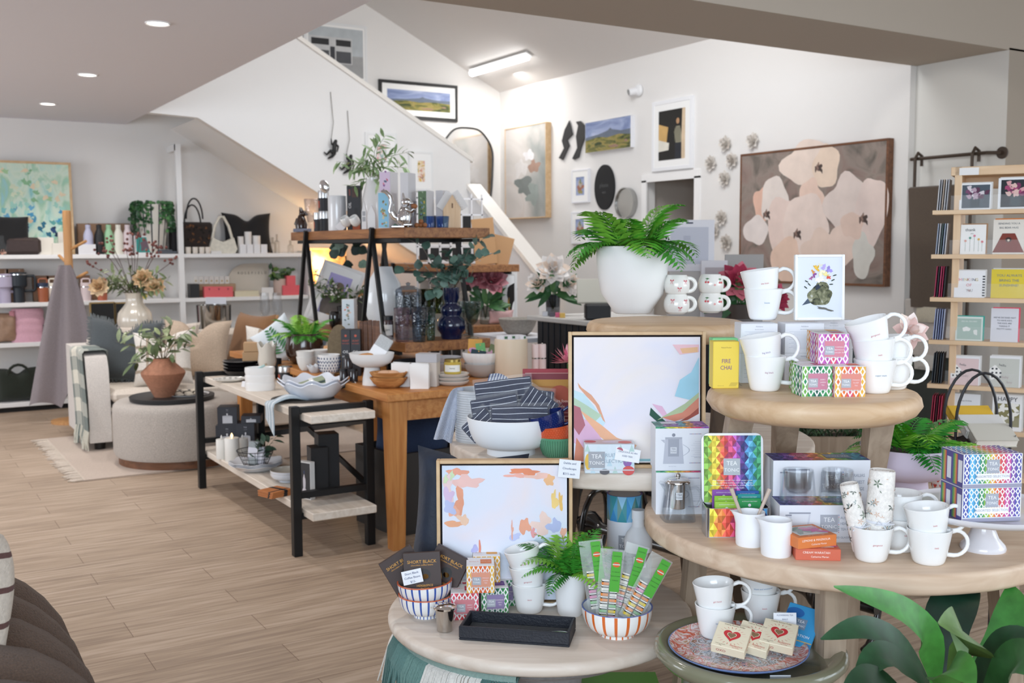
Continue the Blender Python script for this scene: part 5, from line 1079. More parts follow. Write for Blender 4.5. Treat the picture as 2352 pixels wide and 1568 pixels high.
def kea(c,w_,h_,m):
    c.use('kea_sky');c.rect(-w_/2,0,w_/2,h_,.0003,'ffffff');c.use('soft_paint');W=w_;Z=lambda v:h_*v
    c.flat([(-W*.40,Z(.20)),(-W*.24,Z(.34)),(-W*.20,Z(.24))],.0006,'4d5a6a');c.use('kea_down');c.blob(W*.0,Z(.36),W*.27,h_*.17,4,.0008,'ffffff',30,.15);c.blob(W*.05,Z(.50),W*.17,h_*.09,6,.001,'ffffff',26,.12);c.use('soft_paint')
    c.flat([(-W*.10,Z(.51)),(-W*.03,Z(.56)),(W*.02,Z(.50)),(-W*.05,Z(.46)),(-W*.09,Z(.45))],.0012,'2f3a4a');c.disc(W*.06,Z(.53),W*.014,None,.0014,'15181c');c.blob(W*.12,Z(.14),W*.17,h_*.022,3,.0012,'6f6f6a',18,.5,-.25)
    R=random.Random(5)
    for x,z,s,col in ((-.02,.66,.10,'f2efe6'),(.08,.63,.09,'f6f3ea'),(-.14,.72,.07,'9a5aa0'),(.18,.78,.10,'9f8fd8'),(.10,.83,.07,'b5a5e0'),(-.08,.81,.08,'f0c24a'),(-.16,.76,.05,'e8a33c'),(.02,.76,.10,'f4efc8'),(.12,.70,.08,'f0e29a'),(.20,.66,.05,'d2503c'),(-.20,.66,.05,'a3608f'),(0,.86,.06,'f6f0dc')):
        for k in range(4):a=R.uniform(0,6.3);c.blob(W*x+W*s*.5*cos(a),Z(z)+W*s*.5*sin(a),W*s*.62,W*s*.34,k+int(s*90),.0014+.00012*k,shade(col,R.uniform(.85,1.15)),10,.4,a)
    for x,z,a in ((-.24,.55,2.4),(-.30,.60,2.7),(.30,.62,.5),(.34,.70,.3),(.26,.55,.1),(-.32,.50,2.5)):c.blob(W*x,Z(z),W*.05,W*.014,5,.0013,'3f4a40',8,.2,a)
paint('kea_sky',('b9c4d6','d5dcea','e8ecf4'),1.2,.3,seed=3);paint('kea_down',('2c2f2a','5f6248','8f8f72','c9c9c0'),60,1.2,detail=6,seed=4)
framed('framed_print','white framed print of a green parrot wearing a crown of flowers','picture',p,w,h,.0075,'satin','f4f4f4',kea,tilt=.05,d=.016,lip=.004)
# pale silk bloom leaning at the right of the stool
p=back(onz(2085,884,ZB),.06);t=thing('silk_flower','pale pink silk flower leaning behind the right stack of mugs','flower',p);obj('stem',MB('leaf','5a6a48').tube([(0,0,.004),(.008,0,.05),(.004,0,.12)],.003,6),t)
f=MB('petal','eed9d2');blossom(f,(.002,0,.135),.042,['f0dcd6','f4e6e0','e9c9c2','f2ded0'],4,(4,6,7),facing=(.1,-1,.3));obj('petals',f,t)
# ---------------------------------------------------------------- green side table
p=onz(1700,1519,ZG);p=Ve((CG.x-.055,CG.y+.0,ZG-.016));
t=thing('plate','large patterned melamine plate with a blue edge on the green side table','plate',Ve((CG.x-.045,CG.y-.006,ZG-.0155)),FACE);r=.168
paint('plate_print',('3b4a63','c9d4e0','6a5240','d9dce6','8f6a4a','e4b7bd','4f5f7a'),22,2.6,.25,seed=6,detail=2);paint('plate_rim',('d98fa6','e9e4e6','c9552f','e9dfe0','b58a5a','e6a9bb'),20,2.2,.25,seed=8,detail=2)
obj('base',MB('gloss','7f97cf').lathe([(0,.001),(r*.6,0),(r*.9,.010),(r,.020),(r*1.005,.022),(r*.99,.0225),(r*.9,.0125),(0,.0125)],64),t,sharp=60)
obj('well',MB('plate_print').lathe([(r*.70,.0131),(0,.0130)],48),t);obj('rim',MB('plate_rim').lathe([(r*.985,.0231),(r*.9,.0137),(r*.70,.0132)],64),t,sharp=60)
zp=ZG-.0155+.014
mstack(1642,1471,zp,(('bestie',BLU,0,'white mug on the patterned plate, lower of the left pair'),('girl boss',RED,.08,'white mug on the patterned plate, upper of the left pair')),footpx=66,step=.056)
mstack(1746,1436,zp,(('bitch',RED,0,'white mug at the back of the patterned plate, lower of the right pair'),('blunt and emotional',BLU,.07,'white mug at the back of the patterned plate, upper of the right pair')),footpx=68,step=.052)
def heart(s,n=28):return [(s*16*sin(a)**3/17,s*(13*cos(a)-5*cos(2*a)-2*cos(3*a)-cos(4*a))/17) for a in [2*PI*i/n for i in range(n)]]
def fudge(label,px,py,rot,z):
    q=onz(px,py,z);t=thing('fudge_box',label,'box',q,FACE,'heart fudge boxes',rot);s=.080;mb=MB('satin','eadfc4').box((0,0,.0125),(s,s,.025),.001);mb.T=MT((0,-s/2,.025)) @ MR(-PI/2,4,'X')
    def hp(k):return [(x,s*.52+z_) for x,z_ in heart(k)]
    for i in range(22):
        a=2*PI*i/22;mb.flat([(cos(a)*s*.33-.0006,s*.5+sin(a)*s*.30),(cos(a)*s*.33+.0006,s*.5+sin(a)*s*.30),(cos(a)*s*.44+.0006,s*.5+sin(a)*s*.36),(cos(a)*s*.44-.0006,s*.5+sin(a)*s*.36)],.0005,'c9564a')
    mb.flat(hp(s*.27),.0007,'c9373c');mb.flat(hp(s*.15),.001,'eadfc4');mb.flat(hp(s*.13),.0012,'8a6f52');mb.words('creamy Russian Fudge',0,s*.93,s*.07,'6a5a48');mb.words('HERB&SPICE',s*.22,s*.12,s*.07,'c9564a');mb.words('fine foods',s*.22,s*.06,s*.05,'c9564a');mb.words('hand cut chunks',-s*.24,s*.10,s*.045,'6a5a48');mb.words('150g',-s*.24,s*.05,s*.045,'6a5a48')
    mb.T=MT((s/2,0,.0125)) @ MR(PI/2,4,'Z');mb.words('HERB&SPICE',0,0,.009,'c9564a',.0007);mb.T=MT((0,-s/2,.0125));mb.words('OXO',-s*.2,0,.010,'b0303a',.0007);obj('carton',mb,t)
fudge('heart fudge carton at the left front of the patterned plate',1680,1478,(.42,.10,FACE-.42),zp+.026);fudge('heart fudge carton in the middle, half hidden by the left one',1732,1476,(.42,.14,FACE-.46),zp+.020);fudge('heart fudge carton at the right of the patterned plate',1788,1470,(.42,.10,FACE-.40),zp+.026)
t=thing('tea_sachet','bright blue flowering tea sachet behind the right fudge carton','packet',onz(1820,1482,zp),rot=(-.9,.12,FACE-.55));mb=MB('satin','3f9fd8').box((0,0,.058),(.085,.006,.115),.002);mb.T=MT((0,-.0032,0));logo(mb,.0,.062,.03,'7f96b0',.0006);mb.words('CELEBRATION',0,.030,.010,'ffffff',.0006);mb.disc(-.02,.09,.022,.014,.0005,'2f6fb8');mb.rect(-.042,.014,.042,.017,.0006,'c9b07a');obj('pouch',mb,t)
mb=MB('paper','eef0f6').box((0,0,.022),(.056,.0008,.044));mb.T=MT((0,-.0006,0));scribble(mb,('FLOWERING TEA','BALLS','$19.90','TWO TEA BALLS EACH'),0,.038,.0052,'6a6f8a',gap=1.9);solo('price_card',mb,'white handwritten flowering tea price card clipped behind the fudge cartons','card',onz(1803,1448,zp+.035),rot=(-.1,0,FACE))
q=CG+Ve((0,0,-.012));q=q+Ve((-sin(YAW),-cos(YAW),0))*(RG+.006)+FV((.034,0,0));q=Ve((onz(1793,1548,ZG-.01).x,onz(1793,1548,ZG-.01).y,ZG-.062))
mb=MB('paper','eef0f6').box((0,0,.024),(.048,.0008,.05));mb.T=MT((0,-.0006,0));mb.words('Skov Table',0,.032,.0095,'4a4f6a');solo('price_card',mb,'white handwritten card on the front edge of the green side table','card',q,rot=(-.05,0,FACE))
# ================================================================== goods on the console, the oak table and the trestle shelf
def turn(prof,R,h,m='gloss',c='f2f2f2',n=36,th=0,colf=None):
    P=[(R*a,h*b) for a,b in prof];mb=MB(m,c)
    if th:ins=[(max(.001,a-th),b) for a,b in reversed(P) if b>h*.12];P=P+[(P[-1][0]-th*.5,P[-1][1]+th*.4)]+ins+[(0,ins[-1][1])]
    return mb.lathe(([(0,P[0][1])] if P[0][0]>1e-6 else [])+P+([(0,P[-1][1])] if P[-1][0]>1e-6 else []),n,colf=colf)
BOWL=[(.45,0),(.5,.03),(.72,.25),(.9,.6),(1,1)];CUP=[(.82,0),(.9,.04),(.96,.4),(1,1)];TUM=[(.78,0),(.82,.03),(.92,.5),(1,1)];STEMLESS=[(.5,0),(.85,.2),(1,.5),(.95,.8),(.85,1)]
def pot(name,label,cat,p,R,h,prof=CUP,m='gloss',c='f2f2f2',th=.003,group=None,rot=None,n=36):return solo(name,turn(prof,R,h,m,c,n,th),label,cat,p,FACE,group,60,rot)
def onp(px,py,z,w,top):q,r,h=spot(px,py,z,w,top);return q,r,h
def tsh(px,z,inset): # a point on a trestle shelf below pixel column px
    p=onx(px,560,ax0+inset) if px<928 else ony(px,560,ay0+inset);return Ve((p.x,p.y,z))
def tfit(px0,px1,ytop,z,inset):p=tsh((px0+px1)/2,z,inset);return p,m_px(px1-px0,p),max(.01,height(p,ytop))
def wavy(R,h,c='dfe3ea',m='gloss',waves=11,amp=.12,th=.003,flat=.55,seed=0):
    mb=MB(m,c);n=88
    def pt(r,z,a,k):q=1+amp*k*cos(waves*a+seed);return (r*q*cos(a),r*q*sin(a),z+h*.12*k*cos(waves*a+seed))
    prof=[(0.001,.002,0),(R*flat,0,0),(R*(flat+.12),h*.2,.15),(R*.85,h*.6,.6),(R,h*.95,1),(R*.985,h,1),(R*.83,h*.66,.6),(R*(flat+.09),h*.28,.15),(R*flat*.95,h*.1,0),(.001,h*.1,0)]
    mb.grid(lambda u,v:pt(prof[int(round(v*9))][0],prof[int(round(v*9))][1],2*PI*u,prof[int(round(v*9))][2]),n,9,cu=True);return mb
# ---------------------------------------------------------------- console, upper plank
z=pz_hi
p,r,h=onp(556,864,z,62,832)
for i in range(4):pot('bowl',('black glazed bowl at the bottom of the dark stack','black glazed bowl second from the bottom of the dark stack','black glazed bowl third from the bottom of the dark stack','black glazed bowl at the top of the dark stack')[i],'bowl',p+Ve((0,0,.019*i)),m_px(45,p),.032,[(.55,0),(.6,.05),(.85,.5),(1,1)],'gloss','1b1a1c',group='black bowls on the console')
p=onz(528,878,z);p=back(p,.07)
t=thing('plate','cream patterned plate lying at the far end of the console','plate',p);obj('body',turn([(.7,0),(.8,.2),(1,1)],m_px(38,p),.014,'gloss','e6e4de',40,.003),t);mb=MB('gloss','a9a8a2')
for i in range(14):a=2*PI*i/14;R_=m_px(32,p);mb.add([(R_*cos(a+q),R_*sin(a+q)*1,.0125) if k else (R_*.8*cos(a+q),R_*.8*sin(a+q),.0105) for q,k in ((-.1,0),(.1,0),(.1,1),(-.1,1))],[(0,1,2,3)])
obj('rim_pattern',mb,t)
q=onz(560,888,z);t=thing('card_holder','two small white cards in a holder beside the white ramekins','card',q,FACE-.4)
for k in (0,1):obj('card',MB('paper','e3e3e6').at((.012*k,.008*k,0),-.35).box((0,0,.016),(.035,.001,.032)),t)
p,r,h=onp(598,899,z,58,838)
for i in range(3):
    mb=MB('gloss','f3f3f2');s=m_px(32,p);k=h/3.2
    def rk(u,v):a=2*PI*u;q=s*(1+.07*cos(2*a))*(1,1,.98,.92,.85,.82)[int(round(v*5))]*(.94 if v<.1 else 1);return (q*cos(a),q*.8*sin(a),(0,k*.5,k,k*1.0,k*.5,k*.15)[int(round(v*5))])
    mb.grid(rk,40,5,cu=True);mb.lathe([(0,k*.15),(s*.7,k*.15)],24);mb.lathe([(s*.7,.0005),(0,.0005)],24);solo('ramekin',mb,('white oval ramekin at the bottom of the stack of three','white oval ramekin in the middle of the stack of three','white oval ramekin at the top of the stack of three')[i],'dish',p+Ve((0,0,k*.97*i)),FACE+.2,'white ramekins',50)
t=thing('soap_bar','pale green wrapped soap in the top white ramekin','soap',p+Ve((0,0,k*2.5)),rot=(0,-.5,FACE));obj('wrapper',MB('paper','a9c6c3').box((.02,0,.012),(.05,.025,.012),.004),t);obj('cord',MB('matte','b9a78c').box((.045,0,.012),(.006,.026,.013)),t)
p,r,h=onp(605,852,z,24,799);p=back(p,.03)
t=thing('bottle','amber glass bottle with a black cap on the console','bottle',p);obj('body',turn([(1,0),(1,.45),(.9,.58),(.42,.72),(.4,.78)],r,h,'gloss','4a2415'),t);obj('cap',MB('satin','17181a').lathe([(0,h*.76),(r*.5,h*.76),(r*.5,h),(0,h)],20),t)
p,r,h=onp(634,869,z,27,823);pot('cup','tall plain black cup behind the black tin on the console','cup',p,r,h,CUP,'satin','1c1c1e')
p,r,h=onp(656,878,z,33,841)
def spice(label,p,r,h,group=None):
    t=thing('spice_tin',label,'tin',p,FACE,group);mb=MB('satin','26262b').lathe([(0,0),(r,0),(r,h*.66),(0,h*.66)],28)
    for i in range(6):a=-1.2+.1*i;mb.use(None,'c2543a').add([((r+.0006)*sin(a+dx),-(r+.0006)*cos(a+dx),h*zz) for dx,zz in ((0,.15),(.07,.15),(.07,.5),(0,.5))],[(0,1,2,3)])
    obj('body',mb,t);obj('lid',MB('steel','d5d6d8').lathe([(0,h*.64),(r*1.02,h*.64),(r*1.03,h*.9),(r*.97,h),(0,h)],28),t)
spice('black tin with a silver lid standing on the console',p,r,h)
for i,(px,py,lab) in enumerate(((657,858,'clear bubbled glass tumbler on the left of three'),(673,861,'clear bubbled glass tumbler in the middle of three'),(681,855,'clear bubbled glass tumbler on the right of three'))):
    p,r,h=onp(px,py,z,22,811);pot('tumbler',lab,'glass',p,r*1.1,h,TUM,'seeded_glass','dfe3e8',.002,'clear tumblers on the console')
p=onz(725,922,z);pc=Ve((p.x+.03,p.y+.10,z))
t=thing('placemat','round dark woven placemat under the wavy white bowls','placemat',pc+Ve((-.05,.03,0)),FACE);mb=MB('boucle','4a423b')
for i in range(9):mb.lathe([(.018*i,.0),(.018*i+.003,.006),(.018*i+.015,.006),(.018*i+.018,0)],40)
obj('weave',mb,t)
rb_=m_px(79,pc)
for i,lab in enumerate(('lower of two nested wavy rimmed white bowls on the console','upper of two nested wavy rimmed white bowls holding napkins')):solo('wavy_bowl',wavy(rb_*(1-.02*i),.085,'dfe4ee',waves=9,amp=.055,seed=.4),lab,'bowl',pc+Ve((0,0,.0065+.016*i)),FACE,'wavy white bowls',60)
zb=pc.z+.055
t=thing('napkin_bundle','green and sage striped napkin bundle in the wavy bowl','napkins',pc+Ve((-.01,-.02,zb-pc.z)),rot=(.2,-.25,FACE+.4))
for i,c in enumerate(('8f9d7d','5f7163','a9b299','55675f','9aa58a')):obj('napkin',MB('cloth',c).box((0,0,.006+.009*i),(.13,.06,.007),.003),t)
obj('band',MB('paper','e9e9e6').box((0,0,.024),(.02,.064,.05)),t)
for px,py,L,a,lab in ((780,886,.10,.35,'black handled spreader with a bright end resting in the wavy bowl'),(815,880,.13,.25,'black handled spreader poking out over the rim of the wavy bowl')):
    q=atd(px,py,dep(pc)-.02);t=thing('spreader',lab,'utensil',q,rot=(0,-a,FACE+.2));obj('handle',MB('gloss','1b2226').tube([(-L,0,0),(0,0,0)],.009,10),t);obj('end_cap',MB('chrome','e6e0da').tube([(0,0,0),(.006,0,0)],.0115,14),t)
def stripe3(u,v):return 'e8ebee' if int(u*26) in (4,6,13,15,20,22) else 'a9b9c3'
qe=onz(640,915,z);xe_=cx0+.03
def tow(u,v,o=0):return (.16-.20*min(1,v*1.7)-.0*u+o*.7,-.075+.13*u+.015*sin(6*v)-.03*v,.03*sin(PI*min(1,v*1.7))*(.7+.5*sin(5*u))+.004-max(0,v-.58)*.38*(1-.5*u)+o*(v<.6))
mb=MB('cloth','a9b9c3');mb.grid(lambda u,v:tow(u,v),26,16,colf=stripe3);mb.grid(lambda u,v:tow(1-u,v,-.003),26,16,colf=lambda u,v:stripe3(1-u,v))
solo('tea_towel',mb,'pale blue tea towel with white stripes draped over the console edge','tea towel',Ve((xe_,onx(633,900,xe_).y+.02,z+.002)),0,None,70)
# ---------------------------------------------------------------- console, lower plank
z=pz_lo
def candlebox(mb,w,h):mb.words('hei',0,h*.86,h*.09,'b9bcc6');mb.words('candle',0,h*.77,h*.05,'8a8d98');mb.rect(-w*.24,h*.14,w*.26,h*.52,.0006,'d9dbe2');mb.disc(0,h*.52,w*.25,h*.035,.0006,'d9dbe2');mb.rect(-w*.03,h*.54,w*.03,h*.60,.0006,'d9dbe2');mb.disc(0,h*.63,w*.04,h*.045,.0006,'e9e9ee')
for x0,x1,yb,yt,dz,lab in ((497,548,1040,985,0,'dark candle carton at the bottom left of the pile on the console'),(545,585,1042,980,0,'dark candle carton in the middle of the pile behind the wire basket'),(502,546,1040,986,1,'tall dark candle carton printed with a white candle on top of the pile'),(556,600,1042,980,1,'dark candle carton lying on the right of the pile')):
    p,w,h=place(x0,x1,yb-8,yt-8,z)
    if dz:p=p+Ve((0,0,h+.0005));h=height(p,935 if x0<550 else 955)
    mb=MB('satin','34363f').box((0,.06,h/2),(w,.12,h),.001);candlebox(mb,w,h);solo('candle_carton',mb,lab,'box',p,FACE+.12)
for px,py,w,top,lab,on in ((510,1055,25,1008,'shorter white pillar candle at the left on the lower plank',0),(534,1061,33,1005,'tall white pillar candle with a glowing flame on the lower plank',1),(558,1048,24,1006,'white pillar candle half hidden behind the wire basket',0)):
    p,r,h=onp(px,py,z,w,top);t=thing('pillar_candle',lab,'candle',p,FACE,'white pillar candles');obj('wax',MB('satin','e6e5e0').lathe([(0,0),(r*.97,0),(r,.003),(r,h*.97),(r*.95,h),(r*.6,h*.985),(0,h*.975)],32),t);obj('flame',MB('glow' if on else 'satin','ffd9a0' if on else 'e2e2e0').lathe([(0,h*.97),(r*.12,h*1.02),(r*.20,h*1.09),(r*.10,h*1.17),(0,h*1.22)],12),t)
pw=back(onz(590,1090,z),.15);Rw=m_px(52,pw)
for i in range(3):solo('wavy_platter',wavy(Rw*1.15,.035,'dfe2e8',waves=7,amp=.05,flat=.62,seed=1.2),('bottom wavy edged white platter of the three on the lower plank','middle wavy edged white platter of the three on the lower plank','top wavy edged white platter of the three under the wire basket')[i],'platter',pw+Ve((0,0,.008*i)),FACE,'wavy platters',60)
pb=pw+Ve((-.005,.0,.0215));hb_=.085;rt=m_px(42,pb)
t=thing('wire_basket','round black wire basket with soap bars and a sprig on the lower plank','basket',pb);mb=MB('black_metal','1b1b1d')
for k in range(5):q=k/4;R_=rt*(.62+.38*q);mb.tube([(R_*cos(2*PI*i/28),R_*sin(2*PI*i/28),.003+hb_*q) for i in range(28)],.0022 if k in (0,4) else .0012,5,True)
for i in range(14):a=2*PI*i/14;mb.tube([(0,0,.003),(rt*.62*cos(a),rt*.62*sin(a),.003),(rt*cos(a),rt*sin(a),.003+hb_)],.0012,4)
obj('wires',mb,t)
for dx,w_,h_,c,lab in ((-.015,.055,.13,'a9b0b2','grey and white wrapped soap bar standing tall in the wire basket'),(.030,.035,.10,'c5c6d0','smaller lilac wrapped soap bar beside the tall one')):
    s=thing('soap_pack',lab,'soap',pb+FV((dx,0,.006)),rot=(-.08,.06,FACE-.2));obj('wrap',MB('cloth',c).box((0,0,h_/2),(w_,.03,h_),.003),s);obj('label',MB('paper','e6e6ee').box((0,0,h_*.52),(w_+.002,.032,h_*.45),.001),s)
mb=MB('leaf','4d5a3a');R=random.Random(3)
for k in range(4):e=Ve((.06+.03*k-.03,.02*k-.03,.13+.012*k));sprig(mb,[(.01,0,.005),e*.5+Ve((0,0,.01)),e],.002,6,.062,.03,k+40,('3f5a4a','2f4a3c','4f6a58'),'6a5a3a')
solo('leaf_sprig',mb,'dark green leafy sprig standing in the wire basket','foliage',pb,FACE,None,60)
p=back(onz(662,1112,z),.085)
for i,lab in enumerate(('lower of two stone grey bowls on the lower plank','upper of two stone grey bowls on the lower plank')):solo('bowl',bowl_mb(m_px(40,p),.05,'gloss','d6dae2',.5,inner='b5aea2'),lab,'bowl',p+Ve((0,.0,.0295*0+.012*i)),FACE,'grey bowls on the lower plank',60)
pn=onz(640,1140,z)
for i in range(5):
    t=thing('notebook',('copper and black notebook at the bottom of the stack of five','copper and black notebook second in the stack of five','copper and black notebook in the middle of the stack of five','copper and black notebook fourth in the stack of five','copper and black notebook on top of the stack of five')[i],'notebook',pn+Ve((-.006+.002*(i % 2),.035,.0062*i)),.30+.02*i,'copper notebooks');w_=.125
    obj('cover',MB('satin','b5713f').box((0,0,.003),(w_,.115,.0055),.0006),t);obj('band',MB('satin','1a1a1c').box((.02,0,.003),(.022,.1155,.006)).box((0,-.03,.0032),(w_+.0005,.012,.0056)),t)
p,w,h=place(688,712,1146,1060,z)
def lily(mb):mb.rect(-w*.5+.003,.006,w*.5-.003,h-.006,.0006,'26262a');mb.blob(0,h*.45,w*.10,h*.22,3,.001,'d9d6de',14,.3);[mb.blob(x*w,h*.2,w*.05,h*.10,i,.0012,'e6e3ea',10,.3,x*2) for i,x in enumerate((-.14,-.05,.05,.14))];mb.disc(0,h*.72,w*.03,h*.05,.001,'3a4a7a')
t=plainbox('framed_block','narrow white framed print of a pale bloom standing on the lower plank','picture',p,.085,.03,h*1.0,'e9e8e6',-.95+.3,front=None)
w=.085;mb=MB('satin','e9e8e6').box((0,.015,h/2),(w,.03,h),.001);lily(mb);bpy.data.objects.remove(t);solo('framed_block',mb,'narrow white framed print of a pale bloom standing on the lower plank','picture',p,-1.15)
for x0,x1,yb,yt,lab,dy in ((716,756,1138,1028,'tall black gift carton on the left under the console top',0),(742,790,1136,1000,'taller black gift carton on the right under the console top',.05)):
    p,w,h=place(x0,x1,yb,yt,z);plainbox('gift_carton',lab,'box',p+Ve((0,dy,0)),w,.10,h,'1c1c1f',-.15)
p=Ve((2.42,4.95,0));t=thing('crate','dark storage crate under the oak table','crate',p,.1);mb=MB('satin','2a2522');[mb.box((x,y,.22),sx_) for x,y,sx_ in ((0,-.2,(.5,.02,.40)),(0,.2,(.5,.02,.40)),(-.24,0,(.02,.38,.40)),(.24,0,(.02,.38,.40)))];obj('sides',mb,t);obj('base',MB('satin','231f1c').box((0,0,.01),(.5,.42,.02)),t)
solo('cushion',cushion(.42,.40,.13,'2c3a57',seed=9),'navy blue cushion in the dark crate under the oak table','cushion',p+Ve((-.05,.0,.21)),rot=(-.25,.1,-.5),sharp=70)
# ---------------------------------------------------------------- oak table
z=kz
p,w,h=place(562,592,829,788,z)
for i,lab in enumerate(('kraft paper carton at the far left of the oak table, lower of two','kraft paper carton at the far left of the oak table, upper of two')):plainbox('kraft_carton',lab,'box',p+Ve((0,0,i*(h*.52))),w*(1.3-.2*i),.10,h*.5,'c79f73',FACE+.2)
p,r,h=onp(614,842,z,44,790);solo('twisted_vase',wavy(r*1.0,h,'d9d3c8',waves=5,amp=.05,flat=.85),'squat cream vase with a twisted body on the oak table','vase',p,FACE,None,60)
t=thing('dark_bowl_planter','bright fern in a round dark brown pot on the oak table','plant',back(onz(700,838,z),.10));p=Vector(t.location);r=m_px(44,p);h=height(p,765)
obj('pot',MB('gloss','46332a').lathe([(0,0),(r*.6,0),(r*.95,h*.3),(r,h*.55),(r*.9,h*.9),(r*.86,h),(r*.80,h*.95),(0,h*.85)],40),t,sharp=60);obj('fronds',fern('f','',None,r*.8,51,.19,n=22,sp=1.1,droop=1.0,minz=.01,c=('57a838','3f8f2e','8fc84a')),t,loc=(0,0,h*.9))
mb=cushion(.27,.27,.07,'dfe8ee','satin',seed=3)
mb.T=MT((0,-.04,.0));R=random.Random(2)
for k in range(9):mb.leaf((.0,0,.06+.02*k),(1,0,.5),(0,-1,0),.08-.006*k,.014,0,.1,3);mb.leaf((.0,0,.06+.02*k),(-1,0,.5),(0,-1,0),.08-.006*k,.014,0,.1,3)
mb.fc[-144:]=[lin('3f7f4a')]*144
solo('packed_cushion',mb,'fern printed cushion in clear film behind the fern pot','cushion',back(onz(668,838,z),.27),rot=(-.2,-.62,FACE),sharp=70)
for px,yb,yt,lean,lab in ((645,827,764,.25,'dark timber serving board leaning on the left of a pair'),(655,826,766,.25,'dark timber serving board leaning on the right of a pair')):
    p,w,h=place(px-8,px+8,yb,yt,z);solo('timber_block',MB('oak_z').use('walnut').box((0,.012,h/2),(w,.03,h),.002),lab,'serving board',p,rot=(-.1,lean,FACE-.2))
for px,yt,lab,k in ((832,738,'first timber block from the left of the upright row on the oak table',0),(842,737,'second timber block from the left of the upright row on the oak table',1),(852,735,'third timber block from the left of the upright row on the oak table',2),(862,736,'fourth timber block from the left of the upright row on the oak table',3),(869,737,'fifth timber block from the left of the upright row on the oak table',4)):
    q=onx(px,860,2.30);q=Ve((q.x,q.y,z));solo('timber_block',MB('walnut').box((0,0,height(q,yt)/2),(m_px(9,q),.05,height(q,yt)),.002),lab,'serving board',q,FACE+.1,'upright timber blocks')
for x0,x1,yb,yt,n,grp in ((681,723,852,806,2,'left'),(715,756,848,803,2,'right')):
    p,r,h=onp((x0+x1)/2,yb,z,(x1-x0)*.62,yt);p=back(p,.0)
    for i in range(n):pot('bowl',('plain white bowl, %s of the %s pair on the oak table' % (('lower','upper')[i],grp)),'bowl',p+Ve((0,0,h*.28*i)),m_px((x1-x0)/2,p),h*.72,BOWL,'gloss','e9e7e3')
p,r,h=onp(757,863,z,22,813)
for i,lab in enumerate(('white bowl with blue brush marks, lower of the pair','white bowl with blue brush marks, upper of the pair holding jars')):
    Rr=m_px(25.5,p);t=thing('bowl',lab,'bowl',p+Ve((0,0,h*.18*i)),FACE);obj('body',bowl_mb(Rr,h*.80,'gloss','eceae8',.45,k=.8),t,sharp=60);mk=MB('satin','33456b')
    for j in range(4):
        for k in range(22):
            a=2*PI*(k+.5*(j % 2))/22;zz=h*.80*(.30+.17*j);rr=Rr*(.45+.55*sin(math.acos(1-min(.99,(zz-.012)/(h*.80-.012))))**.8)+.001;mk.ball((rr*cos(a),rr*sin(a),zz),(.003,.003,.006),6,4)
    obj('brush_marks',mk,t)
pj=p+Ve((0,0,h*.55))
for dx,c in ((-.02,'black capped jar on the left in the brush marked bowl'),(.008,'black capped jar in the middle of the brush marked bowl'),(.026,'black capped jar on the right in the brush marked bowl')):jar(c,pj+FV((dx,.0,0)),.013,.04,'2a2422','17181a',rz=FACE,lm='satin')
p=back(onz(722,857,z),.04);t=thing('egg_tray','scalloped white ceramic egg tray beside the brush marked bowls','dish',p);obj('body',wavy(m_px(17,p),.04,'d9dde2',waves=8,amp=.10),t,sharp=60)
p=onz(778,862,z);p=back(p,.10);h=height(p,745);w=m_px(52,p);mb=MB('stone','7a6a52');mb.T=MR(-.15,4,'X') @ MR(PI/2,4,'X')
mb.prism([(-w/2,0),(w/2,0)]+[(w/2*cos(PI*i/14),h*.55+h*.45*sin(PI*i/14)) for i in range(15)],-.012,0);solo('stone_board',mb,'arched brown stone board leaning behind the oil sprayer cartons','serving board',p)
for x0,x1,lab in ((785,806,'black oil sprayer carton on the left of the pair on the oak table'),(807,829,'black oil sprayer carton on the right of the pair on the oak table')):
    p,w,h=place(x0,x1,868,757,z);p=back(p,.09);h=height(p,757);w=m_px(x1-x0,p);mb=MB('satin','2b2b30').box((0,.04,h/2),(w,.08,h),.001)
    mb.words('HUNT',0,h*.76,h*.058,'c2543a',.0006,squeeze=.9);mb.disc(0,h*.87,w*.13,None,.0006,'c2543a');mb.words('KITCHEN',0,h*.70,h*.035,'c2543a',.0006);mb.words('OIL',0,h*.52,h*.085,'e6e6e6',.0006);mb.words('SPRAYER',0,h*.42,h*.05,'dcdcdc',.0006,squeeze=.8);mb.words('100ML',0,h*.30,h*.035,'b05a48',.0006)
    solo('oil_sprayer_carton',mb,lab,'box',p,FACE+.05)
for px,py,dz,lab in ((790,876,0,'small black spice jar at the left of the little pyramid'),(813,877,0,'small black spice jar at the right of the little pyramid'),(801,877,1,'small black spice jar on top of the little pyramid')):
    p,r,h=onp(px,py,z,19,846);jar(lab,p+Ve((0,0,h*1.0*dz)),r,h,'2c2628','1a1a1c',None,'spice_jar','jar',lm='satin')
p,r,h=onp(855,886,z,45,810);Rb=m_px(51.5,p)
t=thing('pedestal_bowl','matt white pedestal bowl holding a linen pack on the oak table','bowl',p);obj('foot',MB('satin','e6e6e6').lathe([(0,0),(r,0),(r*.96,h*.2),(r*.78,h*.5),(r*.72,h*.60),(0,h*.6)],40),t,sharp=60);obj('bowl',MB('satin','e8e8e8').lathe([(0,h*.57),(Rb*.55,h*.58),(Rb*.85,h*.70),(Rb*.97,h*.86),(Rb,h),(Rb*.96,h),(Rb*.92,h*.86),(Rb*.7,h*.70),(0,h*.66)],48),t,sharp=60)
t=thing('linen_pack','grey and white linen pack in clear film leaning in the pedestal bowl','packet',p+FV((-.01,0,h*.72)),rot=(-.3,.55,FACE));obj('linen',MB('cloth','b9bcbe').box((.01,0,.075),(.075,.03,.15),.004),t);obj('sleeve',MB('paper','eceef2').box((.01,0,.05),(.077,.032,.075),.001),t);obj('film',MB('clear','ffffff').box((.01,0,.08),(.085,.036,.17)),t)
